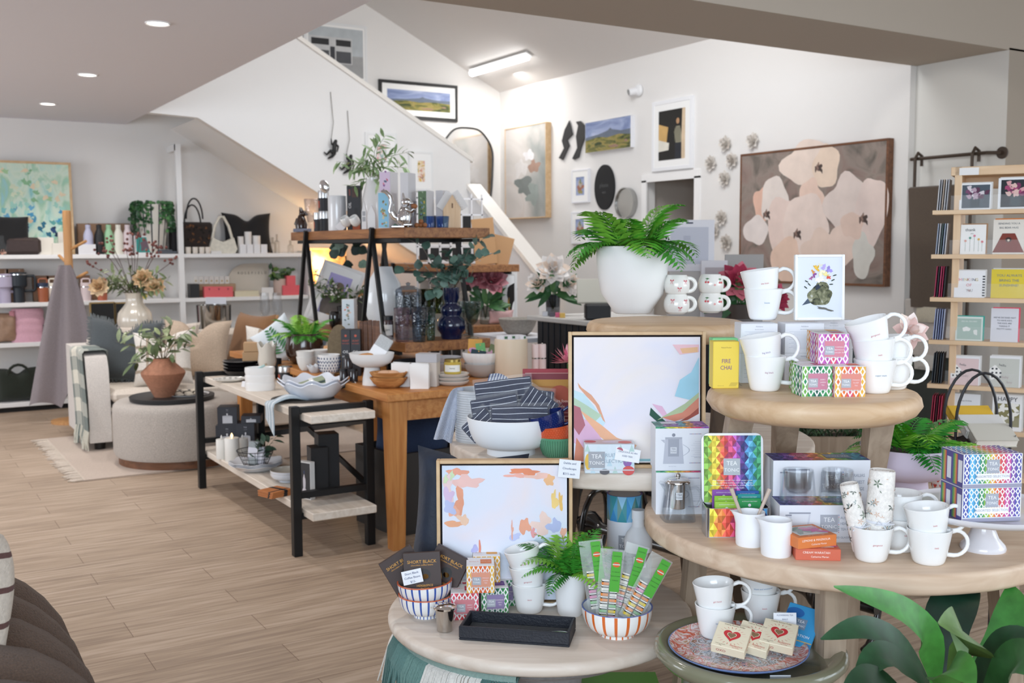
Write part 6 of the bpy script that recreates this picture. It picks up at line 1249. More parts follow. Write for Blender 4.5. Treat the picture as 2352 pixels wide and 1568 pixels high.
t=thing('wooden_shell','carved wooden hand broom lying in the pedestal bowl','brush',p+FV((-.04,-.02,h*.80)),rot=(.2,-.2,FACE));obj('back',MB('teak').ball((.0,0,.015),(.055,.022,.016),18,10),t);obj('bristles',MB('cloth','d9c29a').box((0,-.01,.004),(.08,.012,.016),.003),t)
p,r,h=onp(893,893,z,50,850);Rt=m_px(44,p)
for i,lab in enumerate(('oval teak bowl, lower of the stacked pair at the table corner','oval teak bowl, upper of the stacked pair at the table corner')):solo('teak_bowl',MB('teak').lathe([(0,0),(Rt*.5,0),(Rt*.8,.022),(Rt*.97,.045),(Rt,.052),(Rt*.95,.053),(Rt*.75,.03),(0,.012)],44,sy=.72),lab,'bowl',p+Ve((0,0,.026*i)),FACE-.05,'teak bowls',60)
for dx,lab in ((-.02,'pale wooden disc on the left in the upper teak bowl'),(.02,'pale wooden disc on the right in the upper teak bowl')):solo('wood_disc',MB('satin','d9ad8c').ball((0,0,0),(.034,.024,.016),18,10),lab,'ornament',p+FV((dx,.0,.070)),FACE,None,70)
def paperbag(label,x0,x1,yb,yt):
    p,w,h=place(x0,x1,yb,yt,z);mb=MB('satin','eeecea');d=.055;R=random.Random(x0)
    def fn(u,v):
        a=u*4;k=int(a) % 4;f=a-int(a);c=((-1,-1),(1,-1),(1,1),(-1,1));x=c[k][0]+(c[(k+1) % 4][0]-c[k][0])*f;y=c[k][1]+(c[(k+1) % 4][1]-c[k][1])*f
        return (x*w/2*(.96+.04*v),y*d/2+.003*sin(9*u+6*v),h*v+.0015*sin(20*u)*v)
    mb.grid(fn,24,8,cu=True);mb.grid(lambda u,v:(lambda q:(q[0]*.93,q[1]*.9,q[2]))(fn(1-u,v)),24,8,cu=True);mb.box((0,0,.004),(w*.94,d*.92,.006));solo('bag_vase',mb,label,'vase',back(p,d/2),FACE-.05,None,40)
paperbag('white ceramic vase shaped like a paper bag, left and behind',901,944,888,834);paperbag('white ceramic vase shaped like a paper bag, right and in front',943,987,893,836)
p,w,h=place(953,1006,889,823,z);plainbox('candle_gift_box','beige gift carton with a grey lid on the oak table','box',back(p,.02),w*.92,.07,h,'cdc3ba',FACE-.2,lid='b9b7bb')
p,r,h=onp(1040,886,z,50,846)
for i in range(3):pot('plate',('stone white plate at the bottom of the stack under the honey jar','stone white plate in the middle of the stack under the honey jar','stone white plate on top of the stack under the honey jar')[i],'plate',p+Ve((0,0,.018*i)),m_px(38,p),.022,[(.7,0),(.75,.1),(.95,.55),(1,1)],'gloss','d9d3cc')
jar('honey coloured jar with a gold lid on the stack of stone plates',p+Ve((0,0,.055)),m_px(20,p),.075,'c9ad4f','c9b26a','honey','honey_jar')
q=back(onz(1030,868,z),.09)
for i in range(2):pot('bowl',('deep grey bowl behind the honey jar, lower of two','deep grey bowl behind the honey jar, upper of two')[i],'bowl',q+Ve((-.01,0,.03*i)),m_px(34,q),.075,BOWL,'satin','a3a3a8')
q=back(onz(960,868,z),.18)
for i in range(3):pot('plate',('charcoal platter at the bottom of the stack under the trestle shelf','charcoal platter in the middle of the stack under the trestle shelf','charcoal platter on top of the stack under the trestle shelf')[i],'plate',q+Ve((0,0,.022*i)),m_px(56,q),.03,[(.8,0),(.9,.4),(1,1)],'satin','3c3d40')
p,r,h=onp(1108,868,z,50,808);Rb=m_px(45,p)
pot('bowl','plain grey bowl underneath the ribbed white bowl','bowl',p,Rb*.95,h*.55,BOWL,'satin','b5b0ac')
t=thing('ribbed_bowl','ribbed white bowl full of patterned card packs','bowl',p+Ve((0,0,h*.30)));n=72;mb=MB('satin','e9e8e6')
mb.grid(lambda u,v:(lambda a,R_:(R_*cos(a),R_*sin(a),h*.70*v))(2*PI*u,Rb*(.5+.5*sin(min(1,v*1.05)*PI/2)**.8)*(1+.022*cos(24*2*PI*u))),n,8,cu=True);mb.grid(lambda u,v:(lambda a,R_:(R_*cos(a),R_*sin(a),h*.70*(1-v)))(2*PI*u,Rb*.95*(.5+.5*sin(min(1,(1-v)*1.05)*PI/2)**.8)),n,8,cu=True);mb.lathe([(0,h*.02),(Rb*.5,h*.02)],24);obj('body',mb,t,sharp=60)
R=random.Random(9)
for dx,dy,w_,h_,a,c,c2,lab in ((-.042,0,.075,.115,.05,'d9a14f','d69ac0','ochre and pink patterned card pack on the left in the ribbed bowl'),(.0,-.01,.05,.095,-.12,'6fb56f','a9d6a3','green card pack in the middle of the ribbed bowl'),(.045,.01,.06,.085,.35,'76825c','dba7c3','olive and pink card pack on the right in the ribbed bowl'),(.07,.02,.05,.08,.6,'3f6a4c','56806a','dark green card pack at the far right of the ribbed bowl'),(-.028,-.03,.08,.06,.2,'1f3a44','7f3f2f','navy and rust card pack at the front of the ribbed bowl')):
    mb=MB('paper',c).box((0,.004,h_/2),(w_,.008,h_),.001);mb.blob(-w_*.1,h_*.35,w_*.35,h_*.28,int(h_*1000),.0006,c2,16,.7);mb.blob(w_*.2,h_*.2,w_*.22,h_*.14,3,.001,shade(c2,.6),12,.7);mb.disc(0,h_*.9,.004,None,.0012,'c9a55a')
    solo('card_pack',mb,lab,'cards',t.location+FV((dx,dy,h*.35)),rot=(-.12,a,FACE))
p,r,h=onp(1174,872,z,76,778)
pot('crock','tall cream crock full of rolled white towels','pot',p,r,h,[(.96,0),(1,.04),(1,.97),(.98,1)],'satin','decbb2',.006)
for i,(dx,dy,R_) in enumerate(((-.045,-.02,.032),(-.005,.0,.030),(.035,.01,.030),(.058,-.02,.02))):
    s=thing('rolled_towel',('first rolled white towel from the left in the cream crock','second rolled white towel from the left in the cream crock','third rolled white towel from the left in the cream crock','slim rolled white towel at the right of the cream crock')[i],'towel',p+FV((dx*r/.085,dy,.02)),FACE,'rolled white towels');k=R_*r/.085;H_=h*1.10-.02
    obj('cloth',MB('cloth','e6e3e6').lathe([(0,0),(k,0),(k*1.02,H_*.5),(k*.95,H_),(k*.6,H_-.006),(k*.5,H_),(0,H_-.006)],24),s);obj('leaf_print',MB('paper','3f6a4a').grid(lambda u,v:((k*1.025)*sin((u-.5)*.6+.7),-(k*1.025)*cos((u-.5)*.6+.7),H_*(.92+.06*v)),4,1),s)
for px,lab in ((1230,'pale pink pepper mill on the left of the pair'),(1246,'pale pink pepper mill on the right of the pair')):
    p,r,h=onp(px,866,z,17,790);t=thing('pepper_mill',lab,'mill',p,FACE,'pepper mills');obj('base',MB('satin','e2c9c6').lathe([(0,0),(r,0),(r,h*.55),(0,h*.55)],24),t);obj('collar',MB('chrome','c9c9c9').lathe([(r*.95,h*.54),(r*.95,h*.60)],24),t);obj('head',MB('satin','e6d0cd').lathe([(0,h*.59),(r,h*.59),(r,h*.96),(r*.9,h),(0,h)],24),t);obj('nut',MB('chrome','d0d0d0').lathe([(0,h),(r*.25,h),(r*.25,h*1.03),(0,h*1.04)],12),t)
# ---------------------------------------------------------------- trestle, lower shelf
z=alow+.0005
def art_monkey(c,w,h,m):
    c.rect(-w/2,0,w/2,h,.0003,'b9b0de');c.use('soft_paint');c.blob(-w*.02,h*.30,w*.26,h*.34,4,.0006,'6f6660',26,.2);c.blob(w*.05,h*.62,w*.13,h*.12,6,.0009,'7f7264',20,.15);c.blob(w*.08,h*.60,w*.08,h*.06,3,.0012,'c9a58f',14,.15);c.blob(-w*.05,h*.08,w*.2,h*.06,7,.0012,'b08a5a',16,.5)
p=tsh(742,z,.16);p=Ve((p.x,p.y,z));hh=.44
framed('framed_print','white framed print of a monkey leaning on the lower trestle shelf','picture',p,.30,hh,.022,'satin','eceae8',art_monkey,rz=FACE+.1,d=.022,matw=.05,rot=(-.35,.34,FACE+.1))
p,w,h=tfit(752,781,716,z,.03);pot('stemless_cup','shiny black stemless cup at the left end of the lower trestle shelf','cup',p,w/2,h,STEMLESS,'gloss','161617')
p,w,h=tfit(782,811,687,z,.02);mb=MB('satin','e8e8ea').box((0,.035,h/2),(w,.07,h),.001);mb.rect(-w*.46,.004,w*.46,h-.004,.0006,'dbe6ee');R=random.Random(4)
for k in range(16):mb.blob(R.gauss(0,w*.13),h*.5+R.gauss(0,h*.14),w*.09,w*.07,k,.0009+.00005*k,R.choice(['d98a7a','c96f5a','8f9a8a','e6c3b0','5f7a7f']),10,.5)
solo('print_carton',mb,'pale blue carton with a flower print on the lower trestle shelf','box',p,FACE-.12)
p=tsh(850,z,.22);t=thing('white_vase','large glossy white organic vase on the lower trestle shelf','vase',tsh(880,z,.20));q=Vector(t.location);R_=m_px(45,q);h=height(q,612)
obj('body',MB('gloss','e9eef2').lathe([(0,0),(R_*.55,0),(R_*.9,h*.25),(R_,h*.5),(R_*.85,h*.75),(R_*.5,h*.92),(R_*.45,h),(R_*.38,h*.98),(R_*.4,h*.9),(0,h*.85)],40,sy=.7),t,sharp=60)
q=tsh(795,z,.30);t=thing('berry_arrangement','spray of white berries and green leaves in a black pot on the lower trestle shelf','plant',q);h=.12
obj('pot',turn(CUP,.07,h,'gloss','17171a',32,.004),t);mb=MB('leaf','4f6a3a');bb=MB('satin','e6e0dc');R=random.Random(12)
for k in range(16):
    a=R.uniform(0,6.28);l=R.uniform(.16,.34);e=Ve((cos(a)*l*.8,sin(a)*l*.35,h+R.uniform(.06,.24)));m_=e*.5+Ve((0,0,h*.4+.05));sprig(mb,[(0,0,h*.7),m_,e],.002,9,.055,.018,k,('55703f','3f5a33','6a8450'),'5a5236')
    for j in range(7):s_=R.uniform(.4,1);c=Ve((0,0,h*.7)).lerp(m_,min(1,s_*2)) if s_<.5 else m_.lerp(e,s_*2-1);bb.ball(c+Ve((R.uniform(-.02,.02),R.uniform(-.02,.02),R.uniform(-.015,.02))),.0075,8,6)
obj('sprigs',mb,t,sharp=60);obj('berries',bb,t,sharp=60)
q=tsh(800,z,.40);t=thing('round_leaf_plant','dark round leaved branch rising behind the berry spray','foliage',q);mb=MB('leaf','2c4038');R=random.Random(5)
mb.use(None,'4a4436').tube([(0,0,0),(.0,0,.25),(-.02,0,.46)],.005,6)
for k in range(22):g=k/22;c=Ve((R.uniform(-.13,.10),R.uniform(-.05,.05),.30+.26*R.random()));mb.use(None,R.choice(['22352f','2c4038','3a5148','7f9a8a']));mb.leaf(c,(R.uniform(-1,1),R.uniform(-.4,.1),R.uniform(-.6,.8)),(R.uniform(-.4,.4),-1,.3),.075,.07,.15,.05,5,.8)
obj('branch',mb,t,sharp=60)
p,w,h=tfit(877,901,722,z,.02);jar('dark jam jar on the lower trestle shelf behind the pedestal bowl',p,w/2,h*.95,'4a3636','17181a','jam',lm='satin')
p,w,h=tfit(906,966,650,z,.20);t=thing('biscuit_jar','smoky blue seeded glass jar with a domed lid on the lower trestle shelf','jar',p);R_=w/2
obj('body',turn([(.92,0),(1,.04),(1,.78),(.97,.84)],R_,h,'seeded_glass','8296ac',36,.003),t);obj('lid',MB('seeded_glass','8296ac').lathe([(R_*1.02,h*.84),(R_*.95,h*.89),(R_*.5,h*.95),(R_*.12,h*.96),(R_*.2,h*1.0),(0,h*1.02)],36),t)
for x0,x1,yt,ins,c,lab in ((905,943,707,.05,'cbb5c2','tall pink tinted bubble glass tumbler on the lower trestle shelf'),(945,980,705,.02,'5f7894','tall smoky blue bubble glass tumbler on the lower trestle shelf'),(978,1001,705,.06,'5f8a88','tall teal bubble glass tumbler on the lower trestle shelf')):
    p=ony((x0+x1)/2,770,ay0+ins) if x0>910 else ony((x0+x1)/2,770,ay0+ins+.03);p=Ve((p.x,p.y,z));pot('tumbler',lab,'glass',p,m_px((x1-x0)/2,p),height(p,yt),TUM,'seeded_glass',c,.003,'bubble glass tumblers')
for px,c,lab in ((972,'4a5236','dark green glass tumbler on the left behind the blue vase'),(992,'7c8a4f','olive glass tumbler in the middle behind the blue vase'),(1010,'9aa860','pale olive glass tumbler on the right behind the blue vase')):
    p=ony(px,700,ay0+.38);p=Ve((p.x,p.y,z));pot('tumbler',lab,'glass',p,m_px(11,p),height(p,664),TUM,'glass',c,.003,'green tumblers')
p=ony(1037,770,ay0+.09);p=Ve((p.x,p.y,z));R_=m_px(33,p);h=height(p,660)
t=thing('blue_vase','deep blue glass vase of two bulbs holding eucalyptus','vase',p)
obj('body',MB('gloss','0b1538').lathe([(0,0),(R_*.70,0),(R_*.74,h*.05),(R_*.74,h*.09),(R_*.97,h*.18),(R_,h*.27),(R_*.92,h*.38),(R_*.68,h*.44),(R_*.66,h*.46),(R_*.76,h*.53),(R_*.74,h*.62),(R_*.48,h*.68),(R_*.45,h*.71),(R_*.58,h*.80),(R_*.60,h),(R_*.55,h),(R_*.5,h*.8),(0,h*.75)],48),t,sharp=60)
mb=MB('leaf','4f6a5c');EU=('5f7d70','4c695e','6f8c7e','3f5a50')
for k,(ex,ey,ez) in enumerate(((-.36,.02,.34),(-.28,-.05,.12),(-.19,.0,.06),(-.08,-.02,.12),(.02,-.04,.14),(.10,.02,.18),(.22,.0,.30),(.26,-.02,.20),(.12,-.05,.06),(-.02,.04,.20),(-.12,-.04,-.02),(.05,.0,.08))):
    e=Ve((ex,ey,h+ez));sprig(mb,[(0,0,h*.9),Ve((ex*.45,ey*.4,h+ez*.62+.02)),e],.0028,8,.062,.058,k+60,EU,'5f5240',.8,.1)
obj('eucalyptus',mb,t,sharp=60)
for px,ins,c,lab in ((1085,.05,'8a9a90','green grey bubble glass goblet at the right of the lower trestle shelf'),(1072,.22,'a9b5b5','grey bubble glass goblet behind the first goblet')):
    p=ony(px,770,ay0+ins);p=Ve((p.x,p.y,z));R_=m_px(20,p);h=height(p,692);t=thing('goblet',lab,'glass',p,FACE,'goblets');obj('bowl',MB('seeded_glass',c).lathe([(R_*.12,h*.36),(R_*.6,h*.46),(R_*.92,h*.7),(R_,h),(R_*.94,h),(R_*.86,h*.7),(R_*.5,h*.48),(0,h*.42)],32),t);obj('stem',MB('seeded_glass',c).lathe([(R_*.8,0),(R_*.75,.004),(R_*.15,h*.06),(R_*.12,h*.36)],24),t)
p=ony(1066,770,ay0+.42);p=Ve((p.x,p.y,z));t=thing('loop_sculpture','pale stone loop ornament behind the goblets','ornament',p);obj('loop',MB('stone','bdb2a6').tube([(m_px(9,p)*cos(a),0,.19+.055*sin(a)) for a in [PI*i/10 for i in range(11)]],.014,8).tube([(m_px(9,p),0,.19),(m_px(9,p),0,0)],.014,8).tube([(-m_px(9,p),0,.19),(-m_px(9,p),0,0)],.014,8),t)
p=ony(1008,770,ay0+.25);plainbox('beige_carton','beige carton standing behind the teal tumbler','box',Ve((p.x,p.y,z)),.05,.06,.13,'bfae9c')
# ---------------------------------------------------------------- trestle, top shelf
z=atop+.0005
def toph(px,yt,ins):p=tsh(px,z,ins);return p,height(p,yt)
p,h=toph(695,478,.03);t=thing('fox_figurine','small dark brown fox figurine on a grey block on the top shelf','ornament',p,FACE-.2);k=h/.11
obj('block',MB('stone','7f8496').box((0,0,.008*k),(.07*k,.05*k,.016*k),.003),t)
mb=MB('gloss','35211a');mb.T=Matrix.Diagonal((k,k,k,1));mb.lathe([(0,.016),(.026,.016),(.028,.035),(.020,.06),(.013,.078),(0,.085)],18,(-.004,0,0));mb.ball((.004,0,.085),(.018,.015,.015),14,10);mb.tube([(.012,0,.084),(.030,0,.080)],[.010,.003],8);[mb.tube([(-.002,y,.094),(-.006,y,.116)],[.008,.001],6) for y in (-.009,.009)];mb.tube([(-.02,.01,.022),(-.035,.012,.04),(-.03,.01,.065)],[.008,.010,.003],8);obj('body',mb,t,sharp=60)
p,h=toph(718,457,.10);pot('seeded_vase','clear seeded glass vase behind the fox','vase',p,m_px(18,p),h,[(.4,0),(.5,.12),(.62,.3),(.85,.6),(1,1)],'seeded_glass','d9d5da')
for px,yt,y0,ins,lab in ((745,485,0,.10,'black spice tin with silver lid, bottom of the pair on the top shelf'),(745,443,1,.10,'black spice tin with silver lid, top of the pair on the top shelf'),(729,488,0,.03,'smaller black spice tin with silver lid in front on the top shelf')):
    p,h=toph(px,485 if y0 else yt,ins);r=m_px(12 if ins>.05 else 7,p);spice(lab,p+Ve((0,0,h+.0005)) if y0 else p,r,h,'spice tins')
p,h=toph(776,450,.06);pot('utensil_crock','plain white utensil crock with a silver ladle on the top shelf','pot',p,m_px(21,p),h,[(.97,0),(1,.03),(1,.97),(.98,1)],'gloss','e3e5e8')
t=thing('ladle','polished silver ladle standing in the white crock','ladle',p+Ve((0,0,h*.3)),rot=(0,-.35,FACE));L=h*.85;obj('handle',MB('chrome','d9d9d9').tube([(0,0,0),(0,0,L)],.004,8),t);obj('bowl',MB('chrome','dedede').ball((0,-.004,L+.04),(.030,.012,.042),18,12),t)
mb=MB('paper','ebebee').box((0,0,.03),(.05,.001,.05));solo('swing_tag',mb,'white swing tag hanging in front of the white crock','card',p+FV((.01,-m_px(22,p)-.004,.002)),rot=(0,.75,FACE),group=None)
p,h=toph(814,426,.12);w=m_px(31,p);mb=MB('satin','232226').box((0,.035,h/2),(w,.07,h),.001);mb.rect(-w*.12,h*.74,w*.36,h*.94,.0006,'4a2a1e');mb.words('OIL',-w*.28,h*.56,h*.09,'e6e6e6',.0008,PI/2);mb.rect(-w*.1,h*.02,w*.45,h*.18,.0006,'b5562f');mb.rect(w*.05,h*.14,w*.3,h*.5,.0009,'141416');mb.words('HUNT',-w*.28,h*.85,h*.05,'c2543a',.0008,PI/2)
solo('oil_sprayer_carton',mb,'black oil sprayer carton with orange print on the top shelf','box',p,FACE)
for px,ins,lab in ((801,.03,'white egg shaped cup tilted on its side, left of the pair'),(822,.03,'white egg shaped cup tilted on its side, right of the pair')):
    p=tsh(px,z,ins);solo('egg_cup',turn(STEMLESS,.030,.062,'gloss','eeeeec',28,.003),lab,'cup',p+Ve((0,0,.024)),rot=(.45,-.45,FACE),group='white egg cups',sharp=60)
for px,w_,yt,ins,lab,win in ((837,11,462,.02,'tall narrow white ceramic house with windows on the top shelf',1),(854,17,470,.01,'plain gabled white ceramic house on the top shelf',0)):
    p,h=toph(px,yt,ins);w=m_px(w_,p);mb=MB('satin','ececec');mb.T=MT((0,0,0)) @ MR(PI/2,4,'X');mb.prism([(-w/2,0),(w/2,0),(w/2,h*.62),(0,h),(-w/2,h*.62)],-.035,0);mb.T=Matrix()
    if win:[mb.rect(-w*.3+w*.22*i,h*(.28+.2*j),-w*.16+w*.22*i,h*(.44+.2*j),.0006,'8f9298') for i in range(3) for j in range(2)]
    solo('ceramic_house',mb,lab,'ornament',p,FACE)
p,h=toph(857,408,.22);t=thing('leaf_vase','glossy white vase of long pale green leaves on the top shelf','plant',p);R_=m_px(24,p)
obj('vase',MB('gloss','ebebea').lathe([(0,0),(R_*.75,0),(R_,h*.3),(R_*.95,h*.6),(R_*.6,h*.9),(R_*.62,h),(R_*.52,h),(R_*.5,h*.9),(0,h*.85)],36),t,sharp=60);mb=MB('leaf','7f9a6a')
for k,(ex,ey,ez) in enumerate(((-.22,.0,.10),(-.14,-.04,.05),(-.12,-.03,-.06),(-.05,-.02,.12),(.05,-.03,.22),(.09,.0,.26),(.15,-.02,.14),(.24,.0,.16),(.22,-.02,.06),(.02,-.05,.06),(-.08,.03,.08),(.06,-.06,-.02))):
    sprig(mb,[(0,0,h*.92),(ex*.4,ey*.4,h+ez*.6+.03),(ex,ey,h+ez)],.0025,11,.085,.021,k+90,('86a070','9ab584','6f8c5a','a8c090'),'7a8a55',1.0,.25)
obj('leaves',mb,t,sharp=60)
def flowerbox(label,px0,px1,yt,ins,bg,seed,cols,wd=.0,rz=FACE-.35,grey=0,yb=None):
    p,h=toph((px0+px1)/2,yt,ins);w=m_px(px1-px0,p);mb=MB('satin','dcdbde').box((0,.05,h/2),(w,.10,h),.001)
    if not grey:
        mb.rect(-w*.47,.004,w*.47,h-.004,.0005,bg);R=random.Random(seed)
        for k in range(22):mb.blob(R.gauss(0,w*.12),h*.5+R.gauss(0,h*.18),w*.07,w*.11,k,.0008+.00005*k,R.choice(cols),10,.6,R.uniform(0,3))
    solo('print_carton',mb,label,'box',p,rz)
flowerbox('blue carton printed with a flower vase at the front of the top shelf',868,896,441,.015,'8fc6e2',3,['8f9a5a','b8b08a','c9623f','6a7a4a','d9cfa8'])
flowerbox('tall pink carton printed with flowers behind the blue one',872,900,394,.14,'dcc9e2',5,['c9506a','8a4a9a','e6a23c','5f6f8a','e08a9a']);flowerbox('tall plain grey carton to the right of the pink flower carton',920,940,396,.20,'',1,[],grey=1)
flowerbox('dark landscape printed carton behind the silver squirrel',960,982,437,.14,'5f7a5a',8,['3f4a3a','a3b59a','6f8fae','2c3a2c','c9b04f']);flowerbox('plain grey carton to the right of the landscape carton',1001,1019,437,.2,'',2,[],grey=1)
# silver squirrel nutcracker: base, body, head, arms, tail
p,h=toph(930,443,.05);p=Ve((ony(930,560,ay0+.06).x,ay0+.06,z));h=height(p,443);t=thing('squirrel_nutcracker','polished silver squirrel nutcracker with a curling tail on the top shelf','ornament',p,FACE);s=h/.16
b=MB('chrome','d6d6d8');b.T=Matrix.Diagonal((s,s,s,1));b.box((-.018,0,.004),(.085,.05,.008),.003);obj('base',b,t)
b=MB('chrome','d6d6d8');b.T=Matrix.Diagonal((s,s,s,1));b.lathe([(0,.006),(.026,.008),(.030,.018),(.034,.045),(.030,.07),(.020,.092),(.012,.1),(0,.103)],26);b.ball((-.010,-.020,.04),(.026,.014,.030),16,10);b.ball((-.010,.020,.04),(.026,.014,.030),16,10);b.tube([(.0,-.02,.012),(.035,-.022,.012)],[.012,.008],10);b.tube([(.0,.02,.012),(.035,.022,.012)],[.012,.008],10);obj('body',b,t,sharp=60)
b=MB('chrome','d6d6d8');b.T=Matrix.Diagonal((s,s,s,1));b.ball((.008,0,.118),(.024,.020,.021),20,14);b.ball((.028,0,.112),(.014,.012,.010),14,10);[b.tube([(-.002,y,.132),(-.006,y*1.2,.160)],[.009,.002],8) for y in (-.012,.012)];b.ball((.016,-.018,.122),.004,8,6);obj('head',b,t,sharp=60)
b=MB('chrome','d6d6d8');b.T=Matrix.Diagonal((s,s,s,1));[b.tube([(.008,y,.085),(.030,y*1.05,.074),(.044,y*.6,.086)],[.011,.009,.006],10) for y in (-.022,.022)];obj('arms',b,t,sharp=60)
b=MB('chrome','d6d6d8');b.T=Matrix.Diagonal((s,s,s,1));b.tube([(-.022,0,.03),(-.048,0,.05),(-.062,0,.08),(-.056,0,.115),(-.066,0,.145),(-.085,0,.166),(-.108,0,.168)],[.010,.018,.016,.010,.011,.010,.005],14);obj('tail',b,t,sharp=60)
solo('walnut',MB('satin','9a6038').ball((0,0,0),(.016*s,.013*s,.012*s),14,10),'brown nut held up by the silver squirrel','nut',p+FV((.046*s,-.004,.098*s)),FACE,None,70)
pn=ony(967,560,ay0+.04)
for dx,dz,lab in ((-.022,0,'brown nut at the left of the little heap by the squirrel'),(0,0,'brown nut in the middle of the little heap by the squirrel'),(.022,0,'brown nut at the right of the little heap by the squirrel'),(0,.020,'brown nut on top of the little heap by the squirrel')):
    solo('walnut',MB('satin','9a6038').ball((0,0,.013),(.0145,.0145,.013),14,10),lab,'nut',Ve((pn.x,pn.y,z+dz))+FV((dx,.01*(dx == 0),0)),FACE,'nuts on the top shelf',70)
p=ony(945,560,ay0+.22);pot('tumbler','clear glass tumbler behind the silver squirrel','glass',Ve((p.x,p.y,z)),.035,.15,TUM,'seeded_glass','d6d6dc')
for px,lab in ((987,'short cobalt blue glass candle holder on the left of the pair'),(1017,'short cobalt blue glass candle holder on the right of the pair')):
    p=ony(px,560,ay0+.10);p=Ve((p.x,p.y,z));pot('candle_holder',lab,'candle holder',p,m_px(15,p),height(p,497),[(.85,0),(1,1)],'glass','2f5fb8',.003,'blue glass candle holders',n=10)
p=ony(1040,560,ay0+.08);p=Ve((p.x,p.y,z));h=height(p,440);w=m_px(42,p);t=thing('timber_house','little timber house with a white scalloped roof on the top shelf','ornament',p,FACE+.12)
mb=MB('ply_z');mb.T=MR(PI/2,4,'X');mb.prism([(-w*.5,0),(w*.45,0),(w*.45,h*.55),(0,h*.92),(-w*.5,h*.52)],-.06,0);mb.T=Matrix();obj('walls',mb,t);mb=MB('satin','7a5638');mb.rect(-w*.05,h*.55,w*.03,h*.68,.001);obj('window',mb,t)
mb=MB('satin','e2dfdd');mb.bar((w*.0,.03,h*.96),(w*.58,.03,h*.50),.075,.012,PI/2);mb.bar((0,.03,h*.95),(-w*.56,.03,h*.50),.075,.008,PI/2);[mb.ball((w*(.06+.08*i),-.008,h*(.90-.062*i)),.005,8,6) for i in range(7)];obj('roof',mb,t)
# ================================================================== sofa corner and the white wall shelving
UP=Ve((0,0,1))
# ---- sofa
t=thing('sofa','cream linen slip covered sofa piled with cushions','sofa',(0,0,0),0);SC='ded3c6'
q0,q1,r0,r1=1.27,3.35,7.90,8.85
for x in (q0,q1-.15):
    a=MB('cloth','dcd6d0');a.T=MT((x,0,0)) @ Matrix(((0,0,1,0),(1,0,0,0),(0,1,0,0),(0,0,0,1)))
    a.prism([(r0,.07),(r1,.07),(r1,.72),(r0+.16,.705),(r0+.09,.68),(r0+.04,.60),(r0+.015,.40)],0,.15);obj('arm',a,t)
obj('back',MB('cloth',SC).box(((q0+q1)/2,r1-.11,.43),(q1-q0-.3,.22,.72),.04),t);obj('base',MB('cloth',SC).box(((q0+q1)/2,(r0+r1)/2+.02,.16),(q1-q0-.28,r1-r0-.06,.19),.015),t)
for k in range(2):
    for z,h in ((.255,.085),(.34,.10)):obj('seat_cushion',MB('cloth','e0d5c8').box((q0+.59+.89*k,8.27,z+h/2),(.87,.74,h),.035),t)
obj('back_cushion',cushion(.85,.45,.2,'d8ccc0').at(),t,loc=(q0+.58,8.55,.42),rot=(-.2,0,0))
for x in (q0+.08,q1-.08):
    for y in (r0+.1,r1-.1):obj('foot',MB('satin','1c1817').lathe([(0,0),(.035,0),(.04,.075),(0,.075)],16,(x,y,0)),t)
def put(px,dp,z):p=atd(px,780,dp);return Ve((p.x,p.y,z))
CK=lambda u,v:'b3a391' if abs(u-.28)<.022 or abs(u-.74)<.022 or abs(v-.25)<.028 or abs(v-.70)<.028 else 'e6e0d8'
c=thing('cushion','large charcoal linen cushion with a frayed edge at the left of the sofa','cushion',put(272,8.0,.445),rot=(-.35,.12,FACE+.3));obj('cover',cushion(.54,.50,.16,'4d5357',chop=.10),c,sharp=70);obj('fringe',fringe_edge(.54,.50,'6a7072',chop=.10),c)
solo('cushion',cushion(.44,.42,.14,'e6e0d8',chop=.11,colf=CK,seed=2,nu=40,nv=36),'small cream cushion with brown check lines behind the terracotta vase','cushion',put(372,7.75,.445),rot=(-.3,-.05,FACE+.1),sharp=70)
solo('cushion',cushion(.54,.48,.17,'c5b09b','boucle',chop=.10,seed=3),'large oatmeal textured cushion in the middle of the sofa','cushion',put(440,8.15,.445),rot=(-.3,.03,FACE),sharp=70)
solo('cushion',cushion(.52,.52,.15,'8a6341',seed=4),'rust brown cushion to the right of the oatmeal one','cushion',put(556,8.35,.445),rot=(-.3,.0,FACE-.75),sharp=70)
solo('cushion',cushion(.46,.42,.14,'e6e0d8',chop=.09,colf=CK,seed=5,nu=40,nv=36),'cream check cushion at the right end of the sofa','cushion',put(618,8.1,.445),rot=(-.3,.05,FACE),sharp=70)
solo('cushion',cushion(.40,.42,.14,'b08356',seed=6),'tan cushion behind the right check cushion','cushion',put(600,8.55,.48),rot=(-.3,-.25,FACE-.3),sharp=70)
solo('cushion',cushion(.44,.42,.15,'66717d',seed=7),'blue grey cushion at the far right of the sofa','cushion',put(674,8.3,.445),rot=(-.3,.15,FACE),sharp=70)
def chk(u,v):a,b=int(u*5) % 2,int(v*9) % 2;return ('6f7a76','a9aca3','dedacb')[a+b]
def thr(u,v,o=0):
    s=(v-.30)*1.15;y=7.98+.52*u+.04*sin(5*v);z=.725+o if abs(s)<.0 else .725+o;x=q0+.075
    if s<-.08:x,z=q0+.16+o,.725-(-.08-s)*.9
    elif s>.08:x,z=q0-.012-o-.012*sin(9*u),.725-(s-.08)*.78
    else:x=q0+.075-s*1.05
    return (x,y-.10*max(0,s),z+.008*sin(12*u))
t=thing('throw_blanket','grey and cream check wool throw over the left arm of the sofa','blanket',(0,0,0),0);mb=MB('cloth','dedacb');mb.grid(lambda u,v:thr(1-u,v,.004),20,36,colf=lambda u,v:chk(1-u,v));mb.grid(lambda u,v:thr(u,v),20,36,colf=chk);obj('weave',mb,t,sharp=80)
mb=MB('cloth','c9c6b8');R=random.Random(4)
